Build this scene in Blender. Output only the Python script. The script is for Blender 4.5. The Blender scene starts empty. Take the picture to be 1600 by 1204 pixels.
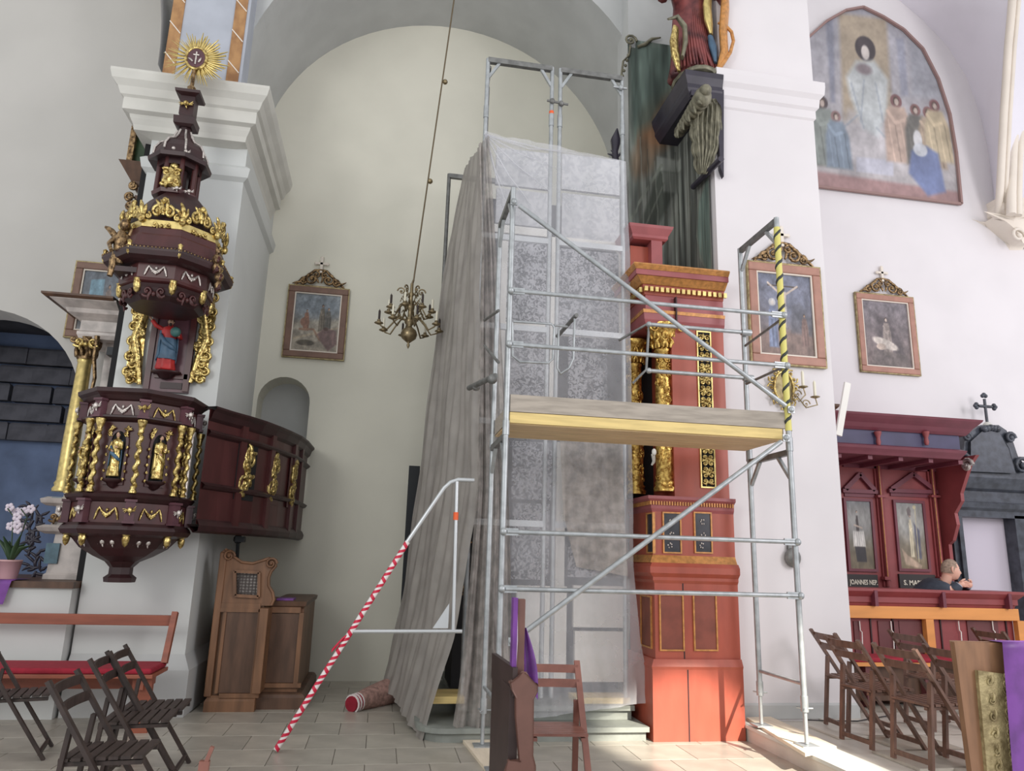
import bpy, math, random
import numpy as np
from math import sin, cos, tan, pi, radians, atan2, sqrt, hypot
from mathutils import Vector, Matrix
from mathutils.geometry import tessellate_polygon

SC = bpy.context.scene
COL = SC.collection
# ------------------------------------------------------------------ camera
FPX, PITCH, ROLL, YAW, CAMH = 1150.0, radians(13.3), radians(1.7), radians(9.6), 1.55
cf = Vector((sin(YAW)*cos(PITCH), cos(YAW)*cos(PITCH), sin(PITCH)))
r0 = Vector((cos(YAW), -sin(YAW), 0)); u0 = r0.cross(cf)
cr = r0*cos(ROLL) + u0*sin(ROLL); cu = -r0*sin(ROLL) + u0*cos(ROLL)
CAM = Vector((0, 0, CAMH))
camd = bpy.data.cameras.new('camera'); camo = bpy.data.objects.new('camera', camd); COL.objects.link(camo)
camd.sensor_fit = 'HORIZONTAL'; camd.sensor_width = 36.0; camd.lens = FPX*36.0/1600.0
camd.clip_start = .05; camd.clip_end = 200
camo.matrix_world = Matrix(((cr.x, cu.x, -cf.x, 0), (cr.y, cu.y, -cf.y, 0), (cr.z, cu.z, -cf.z, CAMH), (0, 0, 0, 1)))
SC.camera = camo
# ------------------------------------------------------------------ world, lights, exposure
SC.view_settings.view_transform = 'Standard'; SC.view_settings.look = 'None'
SC.view_settings.gamma = 1.0; SC.view_settings.use_curve_mapping = False
SC.view_settings.exposure = 0.0
W = bpy.data.worlds.new('world'); SC.world = W; W.use_nodes = True
W.node_tree.nodes['Background'].inputs[0].default_value = (0.97, 0.985, 1.0, 1)
W.node_tree.nodes['Background'].inputs[1].default_value = 0.84
def area(name, loc, target, sx, sy, power, col, spread=180):
    d = bpy.data.lights.new(name, 'AREA'); d.shape = 'RECTANGLE'; d.size = sx; d.size_y = sy
    d.energy = power; d.color = col; d.spread = radians(spread)
    o = bpy.data.objects.new(name, d); COL.objects.link(o); o.location = loc
    o.rotation_euler = (Vector(target)-Vector(loc)).to_track_quat('-Z', 'Y').to_euler()
    return o
area('nave_window_light', (9.5, -3.0, 5.5), (4.2, 8.0, 2.8), 3.0, 5.0, 470, (1.0, 0.955, 0.985))
area('choir_window_light', (12.6, 4.6, 5.6), (7.0, 9.0, 2.5), 2.0, 4.0, 90, (0.93, 0.9, 1.0))
area('left_fill_light', (-6.5, -4.0, 6.0), (0.0, 10.0, 5.0), 3.0, 4.0, 330, (1.0, 1.0, 0.97))  # added fill from the left, brightens the back wall; no window known there
sp = bpy.data.lights.new('sunbeam', 'SPOT'); sp.energy = 36000; sp.spot_size = radians(6.2); sp.spot_blend = .55
sp.color = (1.0, 0.93, 0.8); sp.shadow_soft_size = .05
so = bpy.data.objects.new('sunbeam', sp); COL.objects.link(so); so.location = (7.5, -6.5, 9.0)
so.rotation_euler = (Vector((2.95, 6.15, 0.1))-Vector(so.location)).to_track_quat('-Z', 'Y').to_euler()

def ray(x, y): return cf*FPX + cr*(x-800) - cu*(y-602)
def PY(x, y, Y): d = ray(x, y); return CAM + d*(Y/d.y)
def PX(x, y, X): d = ray(x, y); return CAM + d*(X/d.x)
def PZ(x, y, Z=0.0): d = ray(x, y); return CAM + d*((Z-CAMH)/d.z)
def V(*a): return Vector(a)

# ------------------------------------------------------------------ materials
def srgb(r, g, b):
    f = lambda c: (c/255/12.92) if c/255 <= .04045 else ((c/255+.055)/1.055)**2.4
    return (f(r), f(g), f(b), 1)
def mat(name, col, rough=.6, metal=0, noise=0.0, nscale=8, col2=None, bump=0.0, bscale=None, spec=None,
        stretch=(1, 1, 1), detail=4, coords='Object', sheen=0, emit=0):
    m = bpy.data.materials.new(name); m.use_nodes = True
    nt = m.node_tree; b = nt.nodes['Principled BSDF']
    b.inputs['Base Color'].default_value = col; b.inputs['Roughness'].default_value = rough
    b.inputs['Metallic'].default_value = metal
    if spec is not None: b.inputs['Specular IOR Level'].default_value = spec
    if noise or bump or col2:
        tc = nt.nodes.new('ShaderNodeTexCoord'); mp = nt.nodes.new('ShaderNodeMapping')
        mp.inputs['Scale'].default_value = stretch
        nt.links.new(tc.outputs[coords], mp.inputs['Vector'])
    if noise or col2:
        n = nt.nodes.new('ShaderNodeTexNoise'); n.inputs['Scale'].default_value = nscale; n.inputs['Detail'].default_value = detail
        nt.links.new(mp.outputs[0], n.inputs['Vector'])
        rp = nt.nodes.new('ShaderNodeValToRGB')
        c2 = col2 or tuple(max(0, c*(1-noise)) for c in col[:3])+(1,)
        c1 = col if col2 else tuple(min(1, c*(1+noise*.5)) for c in col[:3])+(1,)
        rp.color_ramp.elements[0].color = c2; rp.color_ramp.elements[1].color = c1
        rp.color_ramp.elements[0].position = .35; rp.color_ramp.elements[1].position = .62
        nt.links.new(n.outputs['Fac'], rp.inputs[0]); nt.links.new(rp.outputs[0], b.inputs['Base Color'])
    if bump:
        n2 = nt.nodes.new('ShaderNodeTexNoise'); n2.inputs['Scale'].default_value = bscale or nscale*3; n2.inputs['Detail'].default_value = 3
        nt.links.new(mp.outputs[0], n2.inputs['Vector'])
        bp = nt.nodes.new('ShaderNodeBump'); bp.inputs['Strength'].default_value = bump; bp.inputs['Distance'].default_value = .02
        nt.links.new(n2.outputs['Fac'], bp.inputs['Height']); nt.links.new(bp.outputs[0], b.inputs['Normal'])
    return m
M = {}
M['plaster'] = mat('plaster', srgb(206, 208, 206), .85, noise=.035, nscale=1.3, bump=.12, bscale=3)
M['plaster_warm'] = mat('plaster_warm_grey', srgb(192, 189, 184), .85, noise=.04, nscale=1.1, bump=.12, bscale=3)
M['plaster_cream'] = mat('plaster_cream', srgb(231, 222, 196), .85, noise=.04, nscale=1.1, bump=.12, bscale=3)
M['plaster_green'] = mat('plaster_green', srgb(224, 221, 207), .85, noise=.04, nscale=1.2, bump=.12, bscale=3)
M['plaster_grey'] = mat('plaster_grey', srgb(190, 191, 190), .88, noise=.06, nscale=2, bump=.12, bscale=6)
M['plaster_blue'] = mat('plaster_blue', srgb(176, 180, 190), .9, noise=.08, nscale=3)
M['plaster_lilac'] = mat('plaster_lilac', srgb(226, 222, 230), .88, noise=.03, nscale=1.5)
M['plaster_pink'] = mat('plaster_pink', srgb(222, 217, 219), .85, noise=.03, nscale=1.2, bump=.1, bscale=3)
M['stone_trim'] = mat('stone_trim', srgb(204, 202, 195), .8, noise=.06, nscale=3)
M['stone_trim_cream'] = mat('stone_trim_cream', srgb(226, 216, 204), .8, noise=.04, nscale=3)
M['band'] = mat('painted_marble_band', srgb(178, 136, 92), .8, col2=srgb(146, 106, 72), nscale=9, stretch=(1, 1, .6))
M['grout'] = mat('grout', srgb(150, 145, 136), .9, noise=.1)
for i, c in enumerate([(174, 168, 156), (168, 162, 151), (180, 173, 161), (172, 165, 154)]):
    M['tile%d' % i] = mat('floor_stone_%s' % 'abcd'[i], srgb(*c), .32, noise=.12, nscale=5, coords='Object')
M['daisstone'] = mat('dais_stone', srgb(205, 198, 188), .4, noise=.08, nscale=4)
M['stepstone'] = mat('step_stone', srgb(138, 142, 136), .6, noise=.12, nscale=6, bump=.2)
M['galv'] = mat('galvanised_steel', srgb(176, 180, 182), .42, metal=.55, noise=.16, nscale=14)
M['galvdark'] = mat('weathered_steel', srgb(128, 128, 126), .5, metal=.5, noise=.25, nscale=14)
M['steelblack'] = mat('dark_steel', srgb(40, 42, 45), .5, metal=.4)
M['alu'] = mat('aluminium', srgb(205, 208, 210), .35, metal=.6)
M['plank'] = mat('grey_plank', srgb(170, 160, 148), .8, noise=.18, nscale=4, stretch=(1, 8, 8))
M['pine'] = mat('fresh_pine', srgb(226, 200, 134), .7, noise=.14, nscale=3, stretch=(1, 10, 10))
M['pine2'] = mat('pine_underside', srgb(214, 186, 144), .7, noise=.14, nscale=3, stretch=(1, 10, 10))
M['palewood'] = mat('pale_wood', srgb(226, 212, 190), .7, noise=.08, nscale=4, stretch=(6, 1, 6))
M['maroon'] = mat('maroon_wood', srgb(74, 36, 36), .38, noise=.25, nscale=6, stretch=(1, 1, .4))
M['maroon_dark'] = mat('dark_maroon_wood', srgb(50, 24, 26), .45, noise=.25, nscale=6)
M['maroon_light'] = mat('plum_panel_wood', srgb(92, 58, 66), .4, noise=.2, nscale=5)
def goldmat(name, c, c2, sc=40, rough=.28):
    return mat(name, srgb(*c), rough, metal=.85, col2=srgb(*c2), nscale=sc, bump=.3, bscale=sc*1.2, detail=2)
M['gold_altar'] = goldmat('altar_gilding', (238, 202, 116), (150, 106, 48), 30)
M['gold'] = goldmat('gilding', (226, 202, 132), (128, 102, 56), 30)
M['gold_flat'] = mat('gold_leaf', srgb(214, 192, 126), .35, metal=.75, noise=.2, nscale=20)
M['gold_dark'] = goldmat('old_gilding', (164, 136, 100), (78, 60, 44), 30, .4)
M['silver'] = mat('silvered_carving', srgb(205, 196, 190), .35, metal=.6, noise=.35, nscale=40)
M['brass'] = mat('brass', srgb(150, 134, 104), .32, metal=.8, noise=.2, nscale=25)
M['red_altar'] = mat('red_altar_paint', srgb(166, 80, 62), .42, noise=.12, nscale=7, stretch=(1, 1, .3))
M['red_pink'] = mat('pink_red_altar_paint', srgb(156, 84, 86), .4, noise=.12, nscale=5)
M['brownpanel'] = mat('brown_inset_panel', srgb(128, 66, 52), .5, noise=.2, nscale=6)
M['blackpanel'] = mat('black_inset_panel', srgb(44, 44, 52), .25, noise=.4, nscale=9)
M['ochre'] = mat('ochre_gilt_moulding', srgb(196, 138, 78), .4, metal=.2, noise=.25, nscale=24)
M['black'] = mat('black_field_and_shade', srgb(20, 18, 20), .8)  # flat black of dark fields, and painted shade in gaps and recesses
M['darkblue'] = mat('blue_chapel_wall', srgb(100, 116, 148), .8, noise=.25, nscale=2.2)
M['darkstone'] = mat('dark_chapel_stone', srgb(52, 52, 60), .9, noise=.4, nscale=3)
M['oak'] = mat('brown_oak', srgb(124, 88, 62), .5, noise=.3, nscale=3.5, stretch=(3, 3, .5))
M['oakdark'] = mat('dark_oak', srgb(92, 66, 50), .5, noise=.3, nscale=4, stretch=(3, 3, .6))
M['benchwood'] = mat('bench_wood', srgb(146, 82, 62), .5, noise=.2, nscale=4, stretch=(.5, 3, 3))
M['redcloth'] = mat('red_cloth', srgb(150, 28, 48), .85, noise=.15, nscale=20)
M['chairdark'] = mat('black_brown_chair_wood', srgb(58, 46, 42), .5, noise=.3, nscale=8, stretch=(3, 3, 1))
M['chairbrown'] = mat('brown_chair_wood', srgb(104, 76, 64), .45, noise=.25, nscale=8, stretch=(3, 3, 1))
M['chairbeech'] = mat('reddish_chair_wood', srgb(140, 92, 80), .35, noise=.15, nscale=8)
M['pewwood'] = mat('pew_wood', srgb(112, 78, 68), .45, noise=.15, nscale=5)
M['pewdark'] = mat('pew_wood_dark', srgb(62, 46, 44), .5, noise=.2, nscale=5)
M['purple'] = mat('purple_satin', srgb(112, 58, 138), .45, noise=.3, nscale=7)
M['picframe'] = mat('picture_frame_wood', srgb(122, 92, 78), .5, noise=.15, nscale=9)
M['picframe2'] = mat('reddish_picture_frame_wood', srgb(168, 122, 106), .5, noise=.12, nscale=9)
M['marble'] = mat('veined_marble', srgb(196, 186, 180), .35, noise=.3, nscale=6, detail=8)
M['bluemarble'] = mat('blue_marble', srgb(92, 122, 136), .3, noise=.3, nscale=9)
M['blackmarble'] = mat('black_marble', srgb(70, 74, 84), .35, col2=srgb(48, 50, 58), nscale=9, detail=8)
M['candle'] = mat('ivory_candle', srgb(232, 226, 206), .5)
M['white'] = mat('white_paint', srgb(235, 232, 225), .6)
M['leaf'] = mat('orchid_leaf', srgb(52, 76, 48), .45, noise=.2)
M['petal'] = mat('orchid_petal', srgb(226, 214, 226), .6)
M['pot'] = mat('pink_pot', srgb(214, 170, 170), .5)
M['skin'] = mat('skin', srgb(220, 170, 150), .55)
M['fleshpaint'] = mat('painted_flesh', srgb(188, 150, 126), .5)
M['hair'] = mat('grey_hair', srgb(150, 128, 112), .8, noise=.3, nscale=40)
M['hairdark'] = mat('dark_painted_hair', srgb(52, 40, 34), .7)
M['jacket'] = mat('dark_jacket', srgb(58, 64, 76), .8, noise=.2, nscale=14)
M['shirt'] = mat('pale_shirt', srgb(190, 196, 210), .7)
M['robeblue'] = mat('blue_robe', srgb(70, 98, 122), .5, noise=.25, nscale=10)
M['robered'] = mat('red_robe', srgb(176, 42, 42), .45, noise=.3, nscale=12)
M['robewine'] = mat('wine_robe', srgb(140, 74, 72), .35, col2=srgb(70, 36, 40), nscale=5, metal=.25)
M['globe'] = mat('green_globe', srgb(64, 108, 104), .5, noise=.3, nscale=10)
M['acanthus'] = mat('old_silver_carving', srgb(126, 122, 104), .5, metal=.35, noise=.4, nscale=12)
M['shelfblack'] = mat('black_lacquered_wood', srgb(52, 48, 60), .4, noise=.2, nscale=6)
M['redwhite_r'] = mat('red_tape', srgb(204, 32, 66), .45)
M['redwhite_w'] = mat('white_tape', srgb(236, 228, 226), .45)
M['tape_y'] = mat('yellow_tape', srgb(216, 206, 116), .5)
M['tape_k'] = mat('black_tape', srgb(52, 56, 54), .5)
M['orange'] = mat('orange_marker', srgb(236, 100, 50), .5)
M['hose'] = mat('woven_roll', srgb(168, 132, 122), .85, noise=.35, nscale=26, bump=.5)
M['stallred'] = mat('stall_red_paint', srgb(142, 66, 68), .45, noise=.1, nscale=5)
M['stallred2'] = mat('stall_plum_red_paint', srgb(112, 54, 66), .45, noise=.1, nscale=5)
M['stallblue'] = mat('stall_slate_frieze', srgb(66, 62, 92), .5, noise=.15, nscale=4)
M['stallorange'] = mat('stall_orange_wood', srgb(222, 150, 82), .5, noise=.1, nscale=3, stretch=(.4, 3, 3))
M['stallpanel'] = mat('stall_brown_panel', srgb(104, 56, 58), .5, noise=.15, nscale=4)
M['lettering'] = mat('white_lettering', srgb(214, 206, 190), .6)
M['plateblack'] = mat('black_name_plate', srgb(44, 38, 38), .5)
M['rope'] = mat('brass_chain', srgb(118, 104, 82), .45, metal=.6)
M['cable'] = mat('dark_cable', srgb(50, 48, 50), .6)
M['lilacwall'] = mat('lilac_wall', srgb(200, 192, 204), .85)
M['goldpanel'] = mat('worn_gilded_relief', srgb(176, 160, 118), .55, metal=.35, col2=srgb(128, 112, 78), nscale=16, bump=.4)
M['board'] = mat('worn_brown_board', srgb(138, 100, 72), .55, noise=.25, nscale=5, stretch=(3, 3, .6))
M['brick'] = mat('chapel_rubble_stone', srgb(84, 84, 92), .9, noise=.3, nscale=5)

def film(name, c, op, rough=.45, nscale=5, dirt=.2):
    m = bpy.data.materials.new(name); m.use_nodes = True; nt = m.node_tree; b = nt.nodes['Principled BSDF']
    out = nt.nodes['Material Output']
    tc = nt.nodes.new('ShaderNodeTexCoord'); n = nt.nodes.new('ShaderNodeTexNoise'); n.inputs['Scale'].default_value = nscale; n.inputs['Detail'].default_value = 8
    nt.links.new(tc.outputs['Object'], n.inputs['Vector'])
    rp = nt.nodes.new('ShaderNodeValToRGB'); rp.color_ramp.elements[0].position = .35; rp.color_ramp.elements[1].position = .65
    rp.color_ramp.elements[0].color = tuple(v*(1-dirt) for v in c[:3])+(1,); rp.color_ramp.elements[1].color = c
    nt.links.new(n.outputs['Fac'], rp.inputs[0]); nt.links.new(rp.outputs[0], b.inputs['Base Color'])
    b.inputs['Roughness'].default_value = rough
    tr = nt.nodes.new('ShaderNodeBsdfTransparent'); mx = nt.nodes.new('ShaderNodeMixShader')
    mr = nt.nodes.new('ShaderNodeMapRange'); mr.inputs['To Min'].default_value = op-.1; mr.inputs['To Max'].default_value = op+.1
    nt.links.new(n.outputs['Fac'], mr.inputs['Value']); nt.links.new(mr.outputs[0], mx.inputs[0])
    nt.links.new(tr.outputs[0], mx.inputs[1]); nt.links.new(b.outputs[0], mx.inputs[2]); nt.links.new(mx.outputs[0], out.inputs['Surface'])
    return m
M['film'] = film('clear_dust_film', srgb(222, 222, 228), .33, .4, 2.2, .1)
M['netting'] = film('dusty_grey_sheeting', srgb(160, 154, 148), .88, .6, 4, .16)
M['stripfilm'] = film('dusty_strip_film', srgb(178, 170, 164), .62, .5, 9, .4)
def mottled(name, a, b_, scale):
    m = mat(name, a, .7); nt = m.node_tree; b = nt.nodes['Principled BSDF']
    tc = nt.nodes.new('ShaderNodeTexCoord'); v = nt.nodes.new('ShaderNodeTexVoronoi'); v.inputs['Scale'].default_value = scale
    n = nt.nodes.new('ShaderNodeTexNoise'); n.inputs['Scale'].default_value = scale*.6; n.inputs['Detail'].default_value = 6; n.inputs['Distortion'].default_value = 1.5
    nt.links.new(tc.outputs['Object'], n.inputs['Vector'])
    rp = nt.nodes.new('ShaderNodeValToRGB'); rp.color_ramp.elements[0].color = b_; rp.color_ramp.elements[1].color = a
    rp.color_ramp.elements[0].position = .44; rp.color_ramp.elements[1].position = .54
    nt.links.new(n.outputs['Fac'], rp.inputs[0]); nt.links.new(rp.outputs[0], b.inputs['Base Color']); nt.nodes.remove(v)
    return m
M['chipboard'] = mottled('chipboard', srgb(180, 180, 186), srgb(34, 36, 44), 38)
M['chipboard_pale'] = mottled('pale_chipboard', srgb(200, 200, 202), srgb(176, 177, 181), 22)

# painted surfaces: colour attribute filled by a small procedural painter
mp_ = bpy.data.materials.new('oil_paint'); mp_.use_nodes = True
_a = mp_.node_tree.nodes.new('ShaderNodeVertexColor'); _a.layer_name = 'paint'
mp_.node_tree.links.new(_a.outputs[0], mp_.node_tree.nodes['Principled BSDF'].inputs['Base Color'])
mp_.node_tree.nodes['Principled BSDF'].inputs['Roughness'].default_value = .5
M['paint'] = mp_
mq = mp_.copy(); mq.name = 'fresco_paint'; mq.node_tree.nodes['Principled BSDF'].inputs['Roughness'].default_value = .9; M['fresco'] = mq

# ------------------------------------------------------------------ mesh builder
class MB:
    def __init__(s): s.v = []; s.f = []; s.sm = []
    def add(s, vs, fs, smooth=False, T=None):
        o = len(s.v)
        s.v += [tuple(T @ Vector(p)) if T else tuple(p) for p in vs]
        s.f += [tuple(i+o for i in f) for f in fs]; s.sm += [smooth]*len(fs)
        return s
    def box(s, x0, x1, y0, y1, z0, z1, T=None):
        v = [(x0, y0, z0), (x1, y0, z0), (x1, y1, z0), (x0, y1, z0), (x0, y0, z1), (x1, y0, z1), (x1, y1, z1), (x0, y1, z1)]
        return s.add(v, [(0, 3, 2, 1), (4, 5, 6, 7), (0, 1, 5, 4), (1, 2, 6, 5), (2, 3, 7, 6), (3, 0, 4, 7)], False, T)
    def beam(s, a, b, w, d, up=(0, 0, 1)):
        a, b = Vector(a), Vector(b); z = (b-a).normalized(); u = Vector(up)
        if abs(z.dot(u)) > .98: u = Vector((0, 1, 0))
        x = z.cross(u).normalized(); y = x.cross(z)
        vs = [p + x*(i*w/2) + y*(j*d/2) for p in (a, b) for i, j in ((-1, -1), (1, -1), (1, 1), (-1, 1))]
        return s.add(vs, [(0, 3, 2, 1), (4, 5, 6, 7), (0, 1, 5, 4), (1, 2, 6, 5), (2, 3, 7, 6), (3, 0, 4, 7)])
    def tube(s, pts, r, seg=8, T=None, squash=1.0):
        pts = [Vector(p) for p in pts]; n = len(pts)
        rs = r if isinstance(r, (list, tuple)) else [r]*n
        t0 = (pts[1]-pts[0]).normalized()
        u = t0.orthogonal().normalized(); vs = []
        for i, p in enumerate(pts):
            t = (pts[min(i+1, n-1)]-pts[max(i-1, 0)])
            if t.length < 1e-9: t = t0
            t.normalize(); u = (u - t*u.dot(t))
            if u.length < 1e-6: u = t.orthogonal()
            u.normalize(); w = t.cross(u)
            for k in range(seg):
                a = 2*pi*k/seg; vs.append(p + u*(cos(a)*rs[i]) + w*(sin(a)*rs[i]*squash))
        fs = [(i*seg+k, i*seg+(k+1) % seg, (i+1)*seg+(k+1) % seg, (i+1)*seg+k) for i in range(n-1) for k in range(seg)]
        s.add(vs, fs, True, T)
        return s.add(vs[:seg], [tuple(range(seg))[::-1]], False, T).add(vs[-seg:], [tuple(range(seg))], False, T)
    def lathe(s, prof, c=(0, 0, 0), seg=16, smooth=True, off=0.0, fx=1.0, fy=1.0, T=None, fn=None):
        c = Vector(c); vs = []; n = len(prof)
        for i, (r, z) in enumerate(prof):
            for k in range(seg):
                a = 2*pi*k/seg + off; rr = max(r, 1e-4)
                if fn: rr *= fn(a, i/(n-1), z)
                vs.append(c + Vector((cos(a)*rr*fx, sin(a)*rr*fy, z)))
        fs = [(i*seg+k, i*seg+(k+1) % seg, (i+1)*seg+(k+1) % seg, (i+1)*seg+k) for i in range(n-1) for k in range(seg)]
        s.add(vs, fs, smooth, T)
        return s.add(vs[:seg], [tuple(range(seg))[::-1]], False, T).add(vs[-seg:], [tuple(range(seg))], False, T)
    def ball(s, c, r, seg=10, rings=7, T=None, sc=(1, 1, 1)):
        c = Vector(c); vs = []; 
        for i in range(rings+1):
            ph = pi*i/rings
            for k in range(seg):
                a = 2*pi*k/seg
                vs.append(c+Vector((sin(ph)*cos(a)*r*sc[0], sin(ph)*sin(a)*r*sc[1], -cos(ph)*r*sc[2])))
        fs = [(i*seg+k, i*seg+(k+1) % seg, (i+1)*seg+(k+1) % seg, (i+1)*seg+k) for i in range(rings) for k in range(seg)]
        return s.add(vs, fs, True, T)
    def plate(s, loops, m3, thick=None, smooth=False):
        """loops of 2D points (outer, holes); m3(a,b,c) -> world, c is depth; thick adds back and rims"""
        vs = [Vector((p[0], p[1], 0)) for l in loops for p in l]
        tris = tessellate_polygon([[Vector((p[0], p[1], 0)) for p in l] for l in loops])
        n = len(vs)
        front = [m3(v.x, v.y, 0) for v in vs]
        nn = None
        if thick is None: return s.add(front, [tuple(t) for t in tris], smooth)
        back = [m3(v.x, v.y, thick) for v in vs]
        fs = [tuple(t) for t in tris] + [tuple(i+n for i in t[::-1]) for t in tris]
        o = 0
        for l in loops:
            k = len(l)
            fs += [(o+i, o+(i+1) % k, n+o+(i+1) % k, n+o+i) for i in range(k)]; o += k
        return s.add(front+back, fs, smooth)
    def grid(s, rows, smooth=True):
        h = len(rows); w = len(rows[0]); vs = [p for r in rows for p in r]
        return s.add(vs, [(i*w+j, i*w+j+1, (i+1)*w+j+1, (i+1)*w+j) for i in range(h-1) for j in range(w-1)], smooth)
    def build(s, name, m, parent=None, label=None, cat=None, group=None, kind=None, fixn=True):
        me = bpy.data.meshes.new(name)
        pts = np.array(s.v, dtype=float)
        if parent is not None: org = Vector(parent['_o']) if '_o' in parent.keys() else Vector((0, 0, 0))
        elif kind: org = Vector((0, 0, 0))
        else:
            mn, mx = pts.min(0), pts.max(0); org = Vector(((mn[0]+mx[0])/2, (mn[1]+mx[1])/2, mn[2]))
        pts = pts - np.array(org)
        me.from_pydata(pts.tolist(), [], s.f)
        me.polygons.foreach_set('use_smooth', s.sm)
        me.materials.append(M[m] if isinstance(m, str) else m)
        me.update()
        o = bpy.data.objects.new(name, me); COL.objects.link(o)
        if parent is not None:
            o.parent = parent; o.location = (0, 0, 0)
            o['_o'] = tuple(org)
        else: o.location = org; o['_o'] = tuple(org)
        tag(o, label, cat, group, kind)
        return o
def tag(o, label=None, cat=None, group=None, kind=None):
    if label: o['label'] = label
    if cat: o['category'] = cat
    if group: o['group'] = group
    if kind: o['kind'] = kind
    return o
def thing(name, label, cat, loc=(0, 0, 0), group=None, local=False):
    """root Empty; with local=True the parts are given in the thing's own frame"""
    o = bpy.data.objects.new(name, None); COL.objects.link(o); o.empty_display_size = .1
    o.location = loc; o['_o'] = (0, 0, 0) if local else tuple(loc)
    return tag(o, label, cat, group)
def copy_tree(o, parent=None, label=None):
    c = o.copy(); COL.objects.link(c)
    if parent: c.parent = parent
    if label: c['label'] = label
    for ch in list(o.children): copy_tree(ch, c)
    return c
def bev(o, w=.006, seg=2):
    m = o.modifiers.new('bevel', 'BEVEL'); m.width = w; m.segments = seg; m.limit_method = 'ANGLE'; m.angle_limit = radians(40)
    return o
def mirror(o): pass

# local 2D frames for relief work
class Fr:
    def __init__(s, o, u, v=(0, 0, 1)):
        s.o = Vector(o); s.u = Vector(u).normalized(); s.v = Vector(v).normalized(); s.n = s.u.cross(s.v)   # n points to the viewer for u=+x, v=+z : -y
    def __call__(s, a, b, c=0): return s.o + s.u*a + s.v*b + s.n*c
def scroll(mb, fr, cx, cy, R, turns=1.3, a0=0.0, d=1, th=.02, z=.01, seg=6, n=16):
    pts = []; rs = []
    for i in range(n):
        t = i/(n-1); a = a0 + d*turns*2*pi*t; r = R*(1-t*.82)
        pts.append(fr(cx+cos(a)*r, cy+sin(a)*r, z+th*.3*t)); rs.append(th*(1-.35*t))
    mb.tube(pts, rs, seg); mb.ball(fr(cx, cy, z+th*.3), th*1.3, 6, 4)
def leafs(mb, fr, cx, cy, ang, L, w, z=.01, curl=.3):
    n = 5; pts = []; rs = []
    for i in range(n):
        t = i/(n-1); a = ang + curl*t
        pts.append(fr(cx+cos(a)*L*t, cy+sin(a)*L*t, z + .25*w*sin(pi*t))); rs.append(w*(.35+.65*sin(pi*(t*.8+.1)))*(1-t*.5))
    mb.tube(pts, rs, 6)
def carve(mb, fr, w, h, seed=0, n=5, th=.012, sym=True, z=.008):
    """acanthus / scroll relief filling a w x h field centred on the frame origin"""
    rd = random.Random(seed); rows = max(1, n)
    for i in range(rows):
        cy = -h/2 + h*(i+.5)/rows; R = min(w/4.2, h/rows/1.7)
        d = 1 if i % 2 else -1
        if sym:
            for s_ in (-1, 1):
                scroll(mb, fr, s_*w*.25, cy, R, 1.25, (0 if s_ > 0 else pi)+d*.6*s_, d*s_, th, z)
                leafs(mb, fr, s_*w*.12, cy, pi/2*d + s_*.5, R*1.5, th*1.6, z)
            mb.ball(fr(0, cy+R*.4*d, z), th*1.9, 6, 4)
        else:
            scroll(mb, fr, d*w*.1, cy, min(w*.38, h/rows*.55), 1.25, pi/2*d, d, th, z)
            for k in range(3): leafs(mb, fr, d*w*.1, cy, rd.uniform(0, 6.28), w*.4, th*1.5, z)
def garland(mb, fr, w, h, th=.014, z=.012):
    for s_ in (-1, 1):
        mb.tube([fr(s_*w*.5, -h*.55, z), fr(s_*w*.42, 0, z), fr(s_*w*.34, h*.4, z)], [th*.6, th*1.2, th*.7], 6)
        mb.tube([fr(s_*w*.34, h*.4, z), fr(s_*w*.2, h*.05, z), fr(0, -h*.2, z)], [th*.6, th*1.1, th*1.2], 6)
    for k in range(-2, 3): mb.ball(fr(k*w*.07, -h*.12-.1*h*(2-abs(k)), z+.004), th*1.25, 6, 4)
    mb.ball(fr(0, h*.2, z), th*1.4, 6, 4)
def cherub(mb, fr, cx, cy, r, z=.01):
    mb.ball(fr(cx, cy, z+r*.4), r, 8, 6)
    for s_ in (-1, 1):
        for k in range(3): leafs(mb, fr, cx+s_*r*.7, cy-r*.1, (0 if s_ > 0 else pi)+s_*(.5-.4*k), r*(2.0-.3*k), r*.32, z)
    leafs(mb, fr, cx, cy-r*.7, -pi/2, r*1.0, r*.4, z)
def twisted(mb, base, h, r, turns=4, seg=8):
    base = Vector(base); n = int(turns*9)
    pts = []; rs = []
    for i in range(n+1):
        t = i/n; a = 2*pi*turns*t
        pts.append(base + Vector((cos(a)*r*.35, sin(a)*r*.35, h*(.09+.74*t)))); rs.append(r*(.68+.22*sin(a*1.0+pi*.5)**2))
    mb.tube(pts, rs, seg)
    mb.lathe([(r*1.25, 0), (r*1.3, h*.03), (r*.9, h*.05), (r*1.1, h*.08), (r*.7, h*.1)], base, 10)
    mb.lathe([(r*.8, h*.82), (r*1.0, h*.84), (r*.85, h*.86), (r*1.1, h*.91), (r*1.6, h*.97), (r*1.65, h)], base, 10, fn=lambda a, t, z: 1+.12*sin(5*a))

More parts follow.
